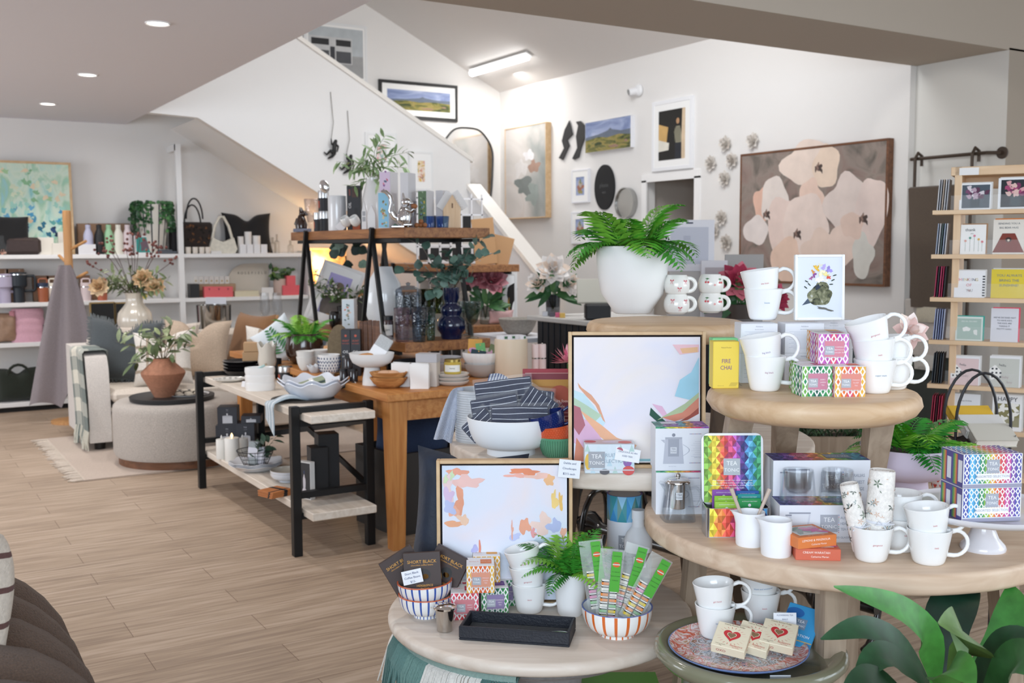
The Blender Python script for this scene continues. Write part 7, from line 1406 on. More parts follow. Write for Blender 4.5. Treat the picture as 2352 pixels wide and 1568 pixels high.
for i in range(30):
    p=Vector(thr((i+.5)/30,1));mb.use(None,R.choice(('c9c6b8','7f8883','e2dfd0'))).tube([p,p+Ve((-.012,R.uniform(-.01,.01),-.07)),p+Ve((R.uniform(-.02,0),R.uniform(-.02,.02),-.14))],[.007,.008,.005],5)
obj('fringe',mb,t)
# ---- rug, ottoman and what is on it
t=thing('rug','pale woven jute rug with knotted fringe under the ottoman','rug',(0,0,0),0);obj('weave',MB('cloth','c3b2a4').box((2.15,7.80,.005),(2.16,1.72,.009)),t);mb=MB('cloth','cfc2b4');R=random.Random(7)
for i in range(64):y=6.96+1.68*i/63;mb.tube([(1.08,y,.006),(1.02,y+R.uniform(-.02,.02),.006),(1.08-R.uniform(.08,.12),y+R.uniform(-.03,.03),.005)],[.006,.007,.003],5)
obj('fringe',mb,t)
P=onz(420,1084,0);RO=m_px(148,back(P,.4));P=back(P,RO);P.z=.0095
t=thing('ottoman','round pale grey boucle ottoman on a walnut plinth','ottoman',P);obj('plinth',MB('walnut').lathe([(0,0),(RO*.93,0),(RO*.93,.055),(0,.055)],56),t);obj('drum',MB('boucle','bdb5ad').lathe([(0,.055),(RO*.97,.055),(RO,.085),(RO,.36),(RO*.985,.395),(RO*.94,.415),(0,.42)],64),t,sharp=60)
zo=P.z+.42;tp=onz(418,975,zo);Rt=m_px(110,tp);tp=Ve((onz(418,938,zo).x,onz(418,938,zo).y,zo));tp=P+UP*.4205+Ve((-.06,-.02,0))
t=thing('tray','round black metal tray on the ottoman','tray',tp);obj('body',turn([(.96,0),(.985,.1),(1,1)],Rt,.028,'satin','1f2023',56,.004),t)
p=onz(377,921,zo+.003);p=back(p,.05);r=m_px(49.5,p);h=height(p,823);p.z=zo+.0035
t=thing('terracotta_vase','angular terracotta vase of olive branches on the black tray','plant',p);obj('vase',MB('stone','a9765c').lathe([(0,0),(r*.40,0),(r*.44,h*.1),(r*.97,h*.60),(r,h*.66),(r*.96,h*.70),(r*.42,h*.96),(r*.42,h),(r*.34,h),(r*.34,h*.9),(0,h*.85)],40),t,sharp=30);mb=MB('leaf','6a7a4f')
for k,(ex,ey,ez) in enumerate(((-.36,-.02,.14),(-.28,.03,.22),(-.18,-.05,.06),(-.10,.02,.24),(.0,-.03,.22),(.09,.02,.30),(.16,-.02,.20),(.26,.0,.26),(.24,-.04,.10),(-.22,-.06,-.03))):ex *= .85;sprig(mb,[(0,0,h*.9),(ex*.45,ey,h+ez*.5),(ex,ey,h+ez*.85)],.0035,7,.105,.034,k+20,('6f8058','5a6c46','8a9868','7d8a6a'),'6a5a3f')
obj('branches',mb,t,sharp=60)
p=tp+FV((.10,.03,.004));pot('plate','pale grey plate with folded napkins on the black tray','plate',p,m_px(48,p),.03,[(.6,0),(.8,.35),(1,1)],'gloss','cfd0d2')
for k,lab in enumerate(('cream folded napkin at the left on the grey plate','cream folded napkin in the middle on the grey plate','cream folded napkin at the right on the grey plate')):
    s=thing('napkin',lab,'napkin',p+FV((-.07+.06*k,-.01+.02*k,.02)),rot=(.2,-.1,FACE+.7),group='napkins on the ottoman');obj('fold',MB('cloth','e2d8c6').box((0,0,.014),(.05,.12,.024),.008),s);obj('tie',MB('matte','3a322c').box((0,0,.014),(.051,.014,.026)),s)
# ---- coat stand and towel
p=Ve((1.405,9.45,0));t=thing('coat_stand','pale timber coat stand with angled pegs behind the sofa','coat stand',p,0);obj('pole',MB('pole_z').lathe([(0,0),(.034,0),(.034,1.77),(.03,1.785),(0,1.785)],20),t);obj('foot',MB('pole_z').lathe([(0,0),(.19,0),(.19,.02),(.05,.03),(0,.03)],32),t)
for z,a in ((1.46,.0),(1.20,.0),(1.34,2.6),(1.08,2.4)):d=MR(FACE+a,3,'Z') @ Ve((1,-.2,0));obj('peg',MB('pole_z').tube([d*.02+UP*z,d*.17+UP*(z+.07)],.012,8),t)
def tw(u,v,o=0):w_=.05+.24*v**.8;return ((u-.5)*2*w_-.05*v+.02,-.055-.05*sin(u*13)*v**.6-.02*v+o,1.33-(1.18-.42*max(0,u-.45)*2)*v+.03*sin(9*u)*v)
mb=MB('cloth','8f8689');mb.grid(lambda u,v:tw(u,v),44,20);mb.grid(lambda u,v:tw(1-u,v,.006),44,20);solo('bath_towel',mb,'long mauve grey towel hanging from the timber coat stand','towel',p+FV((-.03,0,0)),FACE,None,80)
# ---- narrow black table behind the sofa
t=thing('sofa_table','narrow black table behind the sofa','table',(0,0,0),0);obj('top',MB('satin','1d1b1b').box((2.7,9.2,.61),(1.9,.32,.03),.003),t)
for x in (1.79,3.61):
    for y in (9.07,9.33):obj('leg',MB('satin','1d1b1b').box((x,y,.298),(.04,.04,.595)),t)
p=ony(312,780,9.17);p=Ve((p.x,p.y,.6255));r=m_px(39,p);h=height(p,672)
t=thing('flower_vase','tall pale ribbed vase of dried flowers behind the sofa','plant',p);n=60
mb=MB('gloss','cfc7ba');pr=[(.55,0),(.6,.02),(.9,.3),(1,.5),(.93,.64),(.62,.76),(.48,.82),(.47,.95),(.56,1)]
mb.grid(lambda u,v:(lambda k:(k[0]*r*(1+.02*cos(24*PI*u))*cos(2*PI*u),k[0]*r*(1+.02*cos(24*PI*u))*sin(2*PI*u),k[1]*h))(pr[int(round(v*8))]),n,8,cu=True);obj('vase',mb,t,sharp=60)
mb=MB('leaf','7f8a5f');fl=MB('petal','d9b98f');br=MB('matte','6a4038');R=random.Random(3)
for k in range(18):a=R.uniform(-1.5,1.5);e=Ve((.30*sin(a),R.uniform(-.15,.05),h+R.uniform(-.05,.24)*cos(a)+.04));sprig(mb,[(0,0,h*.9),e*.5+UP*h*.52,e],.003,10,.085,.026,k+7,('7f8f62','6a7a50','97a078','5c6b48'),'6a5a42')
for x,z in ((-.27,.05),(.20,.05),(.10,.12)):blossom(fl,(x,-.06,h+z),.075,['d9b98f','e4cba6','c9a57a'],int(x*100)+50,(7,9,11))
for k in range(12):
    a=R.uniform(-1.2,.9);e=Ve((.42*sin(a),R.uniform(-.1,.1),h+.12+.36*cos(a)*R.uniform(.5,1)));br.use(None,'5a3a36').tube([(0,0,h*.9),e*.6+UP*h*.42,e],.0025,4)
    for j in range(7):br.use(None,R.choice(('7a4a44','6a3f3c','8a5a52'))).ball(e+Ve((R.gauss(0,.035),R.gauss(0,.03),R.gauss(0,.025))),.012,7,5)
obj('leaves',mb,t,sharp=60);obj('hydrangeas',fl,t,sharp=60);obj('seed_heads',br,t,sharp=60)
for px,lab in ((609,'wine glass on the left of the pair behind the sofa'),(637,'wine glass on the right of the pair behind the sofa')):
    p=ony(px,740,9.15);p=Ve((p.x,p.y,.6255));r=m_px(12,p);h=height(p,672);g=thing('wine_glass',lab,'glass',p,FACE,'wine glasses');obj('bowl',MB('glass','eef0f2').lathe([(.006,h*.4),(r*.7,h*.48),(r,h*.65),(r*.8,h),(r*.77,h),(r*.95,h*.65),(0,h*.43)],24),g);obj('stem',MB('glass','eef0f2').lathe([(r*.8,0),(.006,.006),(.005,h*.42)],16),g)
p=ony(492,740,9.15);p=Ve((p.x,p.y,.6255));g=thing('ice_bucket','silver rimmed glass bucket with a white card behind the oatmeal cushion','bucket',p);obj('body',turn(CUP,.15,height(p,700),'chrome','a9a6a2',32,.004),g);obj('card',MB('paper','d6d6dc').box((.02,0,height(p,690)),(.18,.002,.06)),g)
for x0,x1,lab in ((210,264,'black display panel with a gilt edge on the left below the shelf'),(266,312,'black display panel with a gilt edge on the right below the shelf')):
    p=ony((x0+x1)/2,760,10.05);p=Ve((p.x,p.y,0));w=m_px(x1-x0,p);h=height(p,695);g=thing('notice_board',lab,'panel',p,0);obj('panel',MB('satin','121214').box((0,0,h/2),(w*.97,.03,h)),g);f=MB('satin','a58a5a');[f.box((s*w*.485,-.002,h/2),(.012,.032,h)) for s in (-1,1)];f.box((0,-.002,h),(w*.98,.032,.012));obj('edging',f,g)
# ---- wall shelving goods: all stand on one of its boards
def sh(px,lv,dy=.10):p=ony(px,600,SF+dy);return Ve((p.x,p.y,shelf_z[lv]+.0005))
def shb(name,lab,cat,x0,x1,yt,lv,c,dy=.06,d=.09,m='satin',front=None,group=None,rz=0,z0=None,b=.002):
    p=sh((x0+x1)/2,lv,dy)
    if z0:p.z += height(p,z0)
    w=m_px(x1-x0,p)*1.14;h=height(p,yt);return plainbox(name,lab,cat,p,w,d,h,c,rz,group,m,front=(lambda mb:front(mb,w,h)) if front else None,b=b)
def art_sea(c,w,h,m):
    c.use('sea_canvas');c.rect(-w/2,0,w/2,h,.0003,'ffffff');c.use('soft_paint');R=random.Random(5)
    for k in range(90):v=R.random();c.blob(R.uniform(-.45,.45)*w,h*(.04+.9*v),w*.035,h*.028,k,.0005+.00002*k,R.choice((['2c4a78','2f6f8a','3a8aa8','1f3050','5fa3a0'] if v<.35 else ['4f9ac0','7fc0c0','a5d6c8','e6c9a8','6fb0d0'] if v<.6 else ['a9cfa0','8fbf95','d9e3c8','e6d6b8','b0d6c0'])),10,.6,R.uniform(0,3))
paint('sea_canvas',('8fc9c9','bfdfd2','d6e6d4','a6d0b5','9fd0d4'),5,1.8,stretch=(1,1,.5),seed=9)
pa=ony(173,585,SF+.14);pl_=ony(-40,585,SF+.14);w=pa.x-pl_.x;p=Ve(((pa.x+pl_.x)/2,pa.y,shelf_z[0]));framed('framed_painting','large blue and green abstract painting standing on the top shelf','painting',p,w,height(Ve((pa.x,pa.y,p.z)),372),.022,'frame_oak','ffffff',art_sea,rz=0,tilt=.06,d=.035)
p=sh(28,0,.08);mb=cushion(m_px(76,p),height(p,497),.10,'19191b','cloth',seed=2,pinch=.04);solo('bag',mb,'black soft bag in front of the blue abstract painting','bag',p,0,None,70)
p=sh(55,0,.05);w=m_px(75,p);h=height(p,545);t=thing('wash_bag','dark brown zipped wash bag on the top shelf','bag',p,0);obj('body',MB('leather','3a2c2a').box((0,0,h/2),(w,.08,h),.03),t);obj('zip',MB('satin','5a4a45').box((0,-.041,h*.86),(w*.5,.002,.006)),t)
shb('clear_case','small clear case holding a pink flower at the left of the top shelf','case',0,15,541,0,'dfe6ea',.03,.05,'clear');solo('bloom',blossom(MB('petal','d9a08a'),(0,0,.03),.03,['d9a08a','e4b8a4'],3,(4,5)),'pink flower inside the small clear case','flower',sh(7,0,.05),0)
for x0,x1,yt,dy,lab in ((91,122,545,.05,'cream card standing right of the brown wash bag'),(126,158,558,.03,'white card pack low at the front of the top shelf'),(138,158,532,.12,'white card pack standing behind the low one')):shb('card_pack',lab,'cards',x0,x1,yt,0,'e3ddd2',dy,.015)
shb('shelf_sign','small white sign in front of the row of bottles','sign',185,218,561,0,'e6e6ea',.01,.01)
for i,(px,c,nm) in enumerate(((205,'b9b9d2','lavender'),(230,'1a1a1d','black'),(252,'9cc9a0','mint green'),(274,'e6e2d6','cream'),(295,'dccdd0','pale pink'))):
    p=sh(px,0,.06);r=m_px(10.5,p);h=height(p,516);t=thing('drink_bottle','%s steel drink bottle in the row on the top shelf' % nm,'bottle',p,0);obj('body',turn([(.97,0),(1,.02),(1,.62),(.88,.72),(.55,.84),(.5,.88)],r,h,'satin',c),t);obj('cap',MB('satin',c).lathe([(0,h*.88),(r*.55,h*.88),(r*.55,h),(0,h)],20),t)
    shb('kraft_carton','tall kraft carton behind the %s bottle' % nm,'box',184+23*i,206.5+23*i,513,0,'8f6f55',.2,.08)
def tealprint(mb,w,h):mb.rect(-w*.42,h*.08,w*.42,h*.92,.0006,'2f8f88');mb.blob(0,h*.48,w*.22,h*.3,3,.001,'6a5560',16,.5)
shb('framed_print','small white framed teal print on the top shelf','picture',314,357,541,0,'e9e9e9',.03,.02,front=tealprint)
p=sh(352,0,.13);r=m_px(38,p);h=height(p,470);t=thing('ivy_planter','black and white striped planter trailing ivy on the top shelf','plant',p,0);obj('pot',MB('satin','dcd6cc').lathe([(0,0),(r*.62,0),(r*.7,h*.05),(r*.9,h*.6),(r,h),(r*.94,h),(r*.85,h*.7),(0,h*.6)],64,colf=lambda i,j:'2c3038' if i % 5 == 0 and j>0 else 'dcd6cc'),t,sharp=60)
mb=MB('leaf','2f5a35');R=random.Random(6)
for k in range(44):
    a=R.choice((R.uniform(2.2,4.6),R.uniform(-.9,.9),R.uniform(0,6.28)));l=R.uniform(.04,.30)*(1 if abs(cos(a))>.3 else .25);x,y=r*1.05*cos(a),r*.9*sin(a);mb.use(None,'3a4a2c').tube([(x*.5,y*.5,h*.96),(x,y,h+.03),(x*1.12,y*1.1,h-l)],.002,4)
    for j in range(7):mb.use(None,R.choice(('2f5a35','3f7040','264a2c','4f8048')));s_=j/7;mb.leaf((x*(1+.12*s_),y*(1+.1*s_),h+.03-(l+.03)*s_),(R.uniform(-1,1),R.uniform(-1,.2),-.4),(R.uniform(-.5,.5),-1,.4),.045,.036,.2,.1,3)
obj('ivy',mb,t,sharp=60)
p=sh(382,0,.06);solo('folded_cloth',MB('cloth','5f646c').box((0,0,.012),(m_px(46,p),.12,.024),.01).box((-.02,0,.032),(m_px(34,p),.1,.018),.008),'grey folded cloth beside the striped planter','cloth',p,0)
p=sh(452,0,.14);w=m_px(72,p);h=height(p,510);t=thing('tote_bag','brown leopard print tote bag with black handles on the top shelf','bag',p,0);mb=MB('cloth','2a211d');mb.box((0,0,h/2),(w,.10,h),.02);R=random.Random(8)
for k in range(40):mb.T=MT((0,-.0508,0));mb.blob(R.uniform(-.42,.42)*w,h*R.uniform(.1,.9),w*.05,h*.03,k,.0005+.00002*k,R.choice(('6a4528','4a3020','120e0c')),8,.7,R.uniform(0,3))
obj('body',mb,t);[obj('handle',MB('leather','17151a').tube([(w*.26*cos(a)-.02,y,h*.9+.20*sin(a)+.06*(y<0)) for a in [PI*i/12 for i in range(13)]],.008,8),t) for y in (-.04,.04)]
p=sh(402,0,.14);solo('bag',MB('leather','17161a').box((0,0,.13),(.09,.1,.26),.02),'slim black bag to the left of the leopard tote','bag',p,0)
for i,px in enumerate((433,449,464,478)):p=sh(px,0,.03);pot('candle_jar',('first white candle jar from the left by the leopard tote','second white candle jar from the left by the leopard tote','third white candle jar from the left by the leopard tote','fourth white candle jar from the left by the leopard tote')[i],'candle',p,m_px(6.5,p),height(p,567),CUP,'satin','e6ddd2',0,'candle jars on the top shelf')
shb('card_pack','low white box to the right of the candle jars','box',487,508,576,0,'dfdcda',.02,.05)
p=sh(512,0,.08);w=m_px(64,p);h=height(p,495);t=thing('shoulder_bag','cream leather shoulder bag on the top shelf','bag',p,0);mb=MB('leather','d6d1c3')
mb.T=MR(PI/2,4,'X');mb.prism([(-w*.42,0),(w*.42,0),(w*.5,h*.12),(w*.38,h*.42),(w*.22,h*.36),(0,h*.30),(-w*.22,h*.36),(-w*.38,h*.42),(-w*.5,h*.12)],-.04,.04);mb.T=Matrix();obj('body',mb,t);obj('strap',MB('leather','d6d1c3').tube([(-w*.36,0,h*.38),(-w*.26,0,h*.72),(-w*.08,0,h*.96),(w*.06,0,h*.97),(w*.24,0,h*.72),(w*.36,0,h*.38)],.014,8),t,sharp=60)
p=sh(572,0,.20);solo('cushion',cushion(m_px(115,p),height(p,487),.12,'1e1d20',chop=.07,seed=8),'black cushion standing behind the cream shoulder bag','cushion',p,rot=(-.15,0,0),sharp=70)
for i,(px,w_,yt) in enumerate(((554,7,543),(571,8,532),(590,9,541))):p=sh(px,0,.08);pot('canister',('short white candle canister on the left before the black cushion','tallest white candle canister before the black cushion','wide white candle canister on the right before the black cushion')[i],'candle',p,m_px(w_,p),height(p,yt),[(1,0),(1,1)],'satin','dfdbd8',0)
for i in range(4):shb('shelf_card',('first small white card from the left below the canisters','second small white card from the left below the canisters','third small white card from the left below the canisters','fourth small white card from the left below the canisters')[i],'card',553+16*i,566+16*i,561,0,'e4e3e5',.02,.006,group='small white cards')
for px,r_,yt,lab in ((627,8,545,'clear perfume bottle near the right end of the top shelf'),(637,6,538,'slim clear bottle near the right end of the top shelf'),(668,7,552,'small clear bottle at the right end of the top shelf')):p=sh(px,0,.10);pot('glass_bottle',lab,'bottle',p,m_px(r_,p),height(p,yt),[(1,0),(1,.6),(.4,.7),(.4,1)],'glass','dcdad6')
# second board
def tumbler40(px,c,lab,yt,dy=.06):
    p=sh(px,1,dy);r=m_px(19,p);h=height(p,yt);t=thing('handled_tumbler',lab,'tumbler',p,0);obj('body',turn([(.62,0),(.66,.48),(.95,.55),(1,.92)],r,h,'satin',c),t);obj('band',MB('chrome','c9c9c9').lathe([(r*1.005,h*.9),(r*1.005,h*.93)],28),t);obj('lid',MB('satin',c).lathe([(0,h*.92),(r,h*.92),(r*.96,h*.98),(0,h)],28),t);obj('straw',MB('clear','ffffff').tube([(.01,0,h),(.015,0,h*1.12)],.005,6),t)
    obj('handle',MB('satin',c).tube([(r*.9,0,h*.86),(r*1.7,0,h*.86),(r*1.85,0,h*.78),(r*1.85,0,h*.45),(r*1.7,0,h*.38),(r*.65,0,h*.38)],.013,8),t,sharp=60)
tumbler40(8,'b3abc2','lavender handled tumbler at the far left of the second shelf',628);tumbler40(40,'1d252d','black handled tumbler on the second shelf',624)
for x0,x1,yt,lab in ((0,16,617,'kraft carton behind the lavender tumbler'),(17,50,617,'kraft carton behind the black tumbler'),(77,107,633,'kraft carton behind the rust travel cup'),(108,132,633,'kraft carton behind the cream travel cup'),(184,203,632,'kraft carton behind the pink travel cup'),(211,239,641,'kraft carton behind the coral travel cup')):shb('kraft_carton',lab,'box',x0,x1,yt,1,'7f5f48',.2,.08)
for px,c,lab in ((96,'a35c3c','rust coloured travel cup on the second shelf'),(120,'e2dacb','cream travel cup with a loop handle on the second shelf'),(195,'dfcfd0','pale pink travel cup right of the mauve towel'),(232,'b5654a','coral travel cup half hidden by the dried flowers')):
    p=sh(px,1,.06);r=m_px(12,p);h=height(p,640);t=thing('travel_cup',lab,'cup',p,0);obj('body',turn([(.85,0),(1,.62)],r,h,'satin',c),t);obj('band',MB('chrome','c9c9c9').lathe([(r*1.005,h*.62),(r*1.005,h*.66)],24),t);obj('lid',MB('satin','22304a' if px == 96 else c).lathe([(0,h*.66),(r*1.02,h*.66),(r,h*.82),(0,h*.82)],24),t);obj('loop',MB('satin',c).tube([(-r*.75,0,h*.80),(-r*.75,0,h*.96),(-r*.5,0,h),(r*.5,0,h),(r*.75,0,h*.96),(r*.75,0,h*.80)],.007,6),t)
shb('yellow_ornament','small yellow ornament beside the dried flower vase','ornament',326,336,674,1,'e3c93a',.04,.05,b=.02);shb('display_case','black cased box stack left of the coral cartons','box',437,455,652,1,'1d1d20',.05,.12)
for i,x in enumerate((469,491,512)):shb('coral_carton',('left of three coral pink cartons on the second shelf','middle of three coral pink cartons on the second shelf','right of three coral pink cartons on the second shelf')[i],'box',x,x+20,658,1,'e0656a',.03,.07,front=lambda mb,w,h:mb.flat([(-w*.12,h*.85),(w*.12,h*.85),(0,h*.62)],.0006,'a53f4c'),group='coral cartons')
t=shb('jewellery_riser','wooden riser behind the coral cartons carrying little jewellery cards','stand',452,534,652,1,'a98a6c',.16,.10)
for i in range(7):shb('jewellery_card',('first','second','third','fourth','fifth','sixth','seventh')[i]+' jewellery card from the left on the wooden riser','card',444+12*i,453+12*i,634,1,'d9d5cf',.19,.006,group='jewellery cards',z0=652,front=lambda mb,w,h:mb.disc(0,h*.4,w*.2,None,.0006,'b59a5f'))
p=sh(569,1,.26);w=m_px(96,p);h=height(p,605);t=thing('display_board','pale arched display board lettered in spaced capitals','sign',p,0);mb=MB('matte','d0c6b8');mb.T=MR(PI/2,4,'X');mb.prism([(-w/2,0),(w/2,0),(w/2,h)]+[(-w/2+h*.62-h*.62*sin(PI/2*i/10),h*.38+h*.62*cos(PI/2*i/10)) for i in range(11)],-.02,0);mb.T=Matrix();obj('board',mb,t);mb=MB('matte','6a6258');[mb.words(c_,w*(-.23+.082*i),h*.70,h*.11) for i,c_ in enumerate('ROSEFIELD')];obj('lettering',mb,t)
shb('watch_tray','cream tray of watch straps in front of the display board','tray',541,590,668,1,'d6ccb0',.03,.10);shb('shelf_sign','small white sign leaning before the display board','sign',601,625,660,1,'e4e2e0',.02,.008)
t=thing('pot_plant','small leafy plant in a pinkish pot under the warm light','plant',sh(642,1,.14),0);p=Vector(t.location);r=m_px(15,p);h=height(p,640);obj('pot',turn(CUP,r,h,'matte','c9b0a4',24,.004),t);mb=MB('leaf','2f4a2c');R=random.Random(2)
for k in range(40):mb.use(None,R.choice(('2f4a2c','3f5a34','5f7a3a','263c26')));mb.leaf((R.uniform(-.1,.1),R.uniform(-.06,.04),h+R.uniform(0,.10)),(R.uniform(-1,1),R.uniform(-1,.2),R.uniform(-.2,.8)),(0,-1,.5),.07,.045,.2,.1,3)
obj('leaves',mb,t,sharp=60)
for x0,x1,yt,z0,lab in ((649,668,655,None,'coral carton at the bottom left of the little pyramid'),(669,688,655,None,'coral carton at the bottom right of the little pyramid'),(659,677,633,656,'coral carton on top of the little pyramid')):shb('coral_carton',lab,'box',x0,x1,yt,1,'dd5f68',.05,.08,z0=z0)
# lower boards
p=sh(57,2,.12);mb=MB('cloth','d9a9b8');w=m_px(76,p);h=height(p,708);t=thing('puffer_bag','puffy pale pink quilted bag on the third shelf','bag',p,0)
mb.grid(lambda u,v:(w/2*cos(2*PI*u)*(1-.10*v),.10*sin(2*PI*u)*(1-.5*v),h*v),32,1,cu=True);mb=MB('cloth','d9a9b8');mb.lathe([(0,.004),(w*.42,0)]+[(w*(.47+.035*abs(sin(PI*i/3.99)))*(1-.10*i/16),h*i/16) for i in range(17)]+[(0,h)],36,sy=.5);obj('body',mb,t,sharp=60);obj('strap',MB('cloth','c98a95').box((-w*.44,-.05,h*.72),(.04,.02,h*.45),.004),t)
p=sh(8,2,.12);solo('bag',cushion(m_px(42,p),height(p,717),.16,'9a7c66','leather',seed=3,pinch=.05),'tan leather bag to the left of the pink quilted bag','bag',p,0,None,70)
shb('book','dark brown book standing right of the pink quilted bag','book',95,113,746,2,'3a302c',.06,.05);shb('box','slim yellow green carton at the edge of the mauve towel','box',118,124,746,2,'b5b04a',.06,.05)
for px,w_,yt,c,lab in ((28,90,835,'22281f','large dark green canvas bag on the bottom shelf'),(92,60,842,'7c6e60','taupe canvas bag on the bottom shelf')):
    p=sh(px,3,.14);w=m_px(w_,p);h=height(p,yt);t=thing('bag',lab,'bag',p,0);obj('body',cushion(w,h*.9,.2,c,'cloth',chop=.05,seed=int(w_),pinch=.05),t,sharp=70);obj('handle',MB('cloth',c).tube([(w*.25*cos(a),-.08,h*.7+.10*sin(a)) for a in [PI*i/8 for i in range(9)]],.014,6),t)
# under the stair: black cabinet, floral painting and the warm lamp
t=thing('cabinet','black cabinet with a timber top under the stair','cabinet',(4.75,10.30,0),0);obj('carcass',MB('satin','1b1a1b').box((0,0,.48),(1.7,.42,.96)),t);obj('top',MB('oak_x').box((0,0,.98),(1.74,.46,.04),.003),t)
for k in (-1,1):d=obj('door',MB('satin','211f20').box((k*.42,-.215,.48),(.80,.015,.88),.003),t);obj('knob',MB('steel','a58a5a').ball((k*.08,-.23,.5),.015,10,8),d)
def art_rose(c,w,h,m):
    c.use('rose_canvas');c.rect(-w/2,0,w/2,h,.0003,'ffffff');c.use('petal');R=random.Random(4)
    for k in range(9):blob_c=R.choice(('e6c9a8','d9a97a','c98f62','f0dcc0'));c.blob(R.uniform(-.3,.3)*w,h*R.uniform(.15,.75),w*.16,w*.15,k,.0006+.00005*k,blob_c,16,.3)
paint('rose_canvas',('8a6a42','c9985f','e0b984','a9824f'),6,1.2,seed=12)
p=ony(757,668,10.45);framed('framed_painting','floral painting in an oak frame leaning on the black cabinet','painting',Ve((p.x,10.42,1.0005)),m_px(78,p)*1.16,.47,.015,'frame_oak','ffffff',art_rose,rz=0,tilt=.12)
p=Ve((4.02,10.42,1.0005));t=thing('table_lamp','small lamp glowing warmly at the end of the black cabinet','lamp',p,0);obj('base',MB('satin','b59a72').lathe([(0,0),(.05,0),(.05,.02),(.012,.03),(.012,.14),(0,.14)],20),t);obj('shade',MB('glow','ffcf8a').lathe([(.07,.13),(.05,.25)],24),t)
l=bpy.data.lights.new('lamp_bulb','POINT');l.energy=14;l.color=(1,.68,.34);l.shadow_soft_size=.06;o=bpy.data.objects.new('lamp_bulb',l);COL.objects.link(o);o.location=p+UP*.30
# ================================================================== pictures on the walls
def hung(name,label,cat,L,R_,yt,yb,fw,fm,fc,art,d=.03,wall='r',**k): # px column and rows of the left and right edges
    if wall == 'r':u=lambda x,y:onx(x,y,WX-d);rz=-PI/2
    else:Y=WY if wall == 'b' else SY;u=lambda x,y:ony(x,y,Y-d);rz=0
    a,b,c=u(L,yb),u(R_,yb),u(L,yt);w=math.hypot(a.x-b.x,a.y-b.y);m=(a+b)/2;m.z=a.z
    return framed(name,label,cat,m,w,c.z-a.z,fw,fm,fc,art,rz=rz,d=d,**k)
def noise_art(key,base,shapes):return lambda c,w,h,m:(c.use(key),c.rect(-w/2+m,m,w/2-m,h-m,.0004,'ffffff'),c.use('soft_paint'),[c.blob(x*(w-2*m),m+z*(h-2*m),a*w,b*h,i+base,.0007+.0001*i,col,22,.5) for i,(x,z,a,b,col) in enumerate(shapes)])
paint('mist',('7f8683','a3a6a3','c9c4bf','dcd6d2','c9b8ad'),1.1,.8,seed=21);paint('print_red',('c94f5a','e6a3a8','f0e6e0','7fb0b0','d96a5a'),14,2,seed=22);paint('print_green',('3f7a5a','e0b03f','f0ece0','d98a6a','5f9a8a'),14,2,seed=23);paint('hills',('2f3326','4a5230','7c7a3f','a08f52','5a6a4a'),5,1.5,stretch=(1,1,3),seed=24);paint('storm_sky',('6a7aa5','93a0c4','b9c2dc'),3,1,stretch=(1,1,3),seed=25)
hung('framed_painting','misty grey and white abstract painting in an oak frame beside the stair','painting',1160,1254,297,504,.012,'frame_oak','ffffff',noise_art('mist',3,((-.1,.55,.14,.10,'dcd8d6'),(.22,.55,.13,.07,'a98b7c'),(-.02,.35,.22,.10,'7f8583'),(.2,.25,.16,.1,'9aa39f'),(.1,.68,.12,.06,'e6e4e6'))),d=.07)
def land(c,w,h,m):
    w,h0=w-2*m,h-2*m;c.use('storm_sky');c.rect(-w/2,m,w/2,m+h0,.0004,'ffffff');c.use('soft_paint');R=random.Random(3);Q=lambda pts,lf,col:c.flat([(x*w,m+z*h0) for x,z in pts],lf,col)
    Q([(-.5,.5),(-.2,.56),(0,.64),(.06,.72),(.1,.66),(.3,.58),(.5,.6),(.5,.3),(-.5,.3)],.0007,'6a7382');c.use('hills');Q([(-.5,0),(.5,0),(.5,.42),(.25,.48),(0,.42),(-.2,.48),(-.5,.4)],.001,'ffffff');c.use('soft_paint')
    for k in range(8):c.blob(R.uniform(-.4,.4)*w,m+R.uniform(.1,.38)*h0,w*.10,h0*.05,k,.0013+.00005*k,R.choice(('8a7f45','a8965a','3f4a2c','6a6a3c','9a7a6a')),12,.4)
hung('landscape_painting','long unframed landscape of a mountain on the white right wall','painting',1344,1448,283,352,.001,'satin','e6e6ea',land,d=.05)
def man(c,w,h,m):
    W,Hh=w-2*m,h-2*m;Q=lambda pts,lf,col:c.flat([(x*W,m+z*Hh) for x,z in pts],lf,col);c.use('soft_paint');Q([(-.5,0),(.5,0),(.5,1),(-.5,1)],.0004,'22201d');Q([(.34,0),(.5,0),(.5,1),(.38,1)],.0007,'d9c2a3');Q([(-.5,.3),(-.2,.34),(-.14,.66),(-.5,.74)],.0007,'cfa86a');Q([(-.5,.18),(-.12,.2),(-.1,.34),(-.5,.42)],.0009,'e2ddd0')
    Q([(.08,.55),(.16,.66),(.3,.66),(.36,.5),(.36,.05),(.2,.05),(.14,.35)],.0012,'8f8a76');c.disc(.22*W,m+.76*Hh,W*.06,Hh*.06,.0014,'b98f6a');[c.rect(W*(.10+.06*i),m+.35*Hh,W*(.115+.06*i),m+.64*Hh,.0016,'4a4a3f') for i in range(4)];c.rect(W*.12,m,W*.36,m+Hh*.33,.0015,'2a2c33')
hung('framed_photo','white framed photograph of a person in a checked shirt by a dark doorway','picture',1496,1588,236,395,.035,'satin','eeeef0',man,matw=.06)
tower=noise_art('storm_sky',7,((0,.2,.15,.08,'9a8f5a'),(0,.42,.18,.12,'a5705f'),(0,.6,.13,.1,'b9aa9a'),(.02,.75,.07,.08,'7f8a70')))
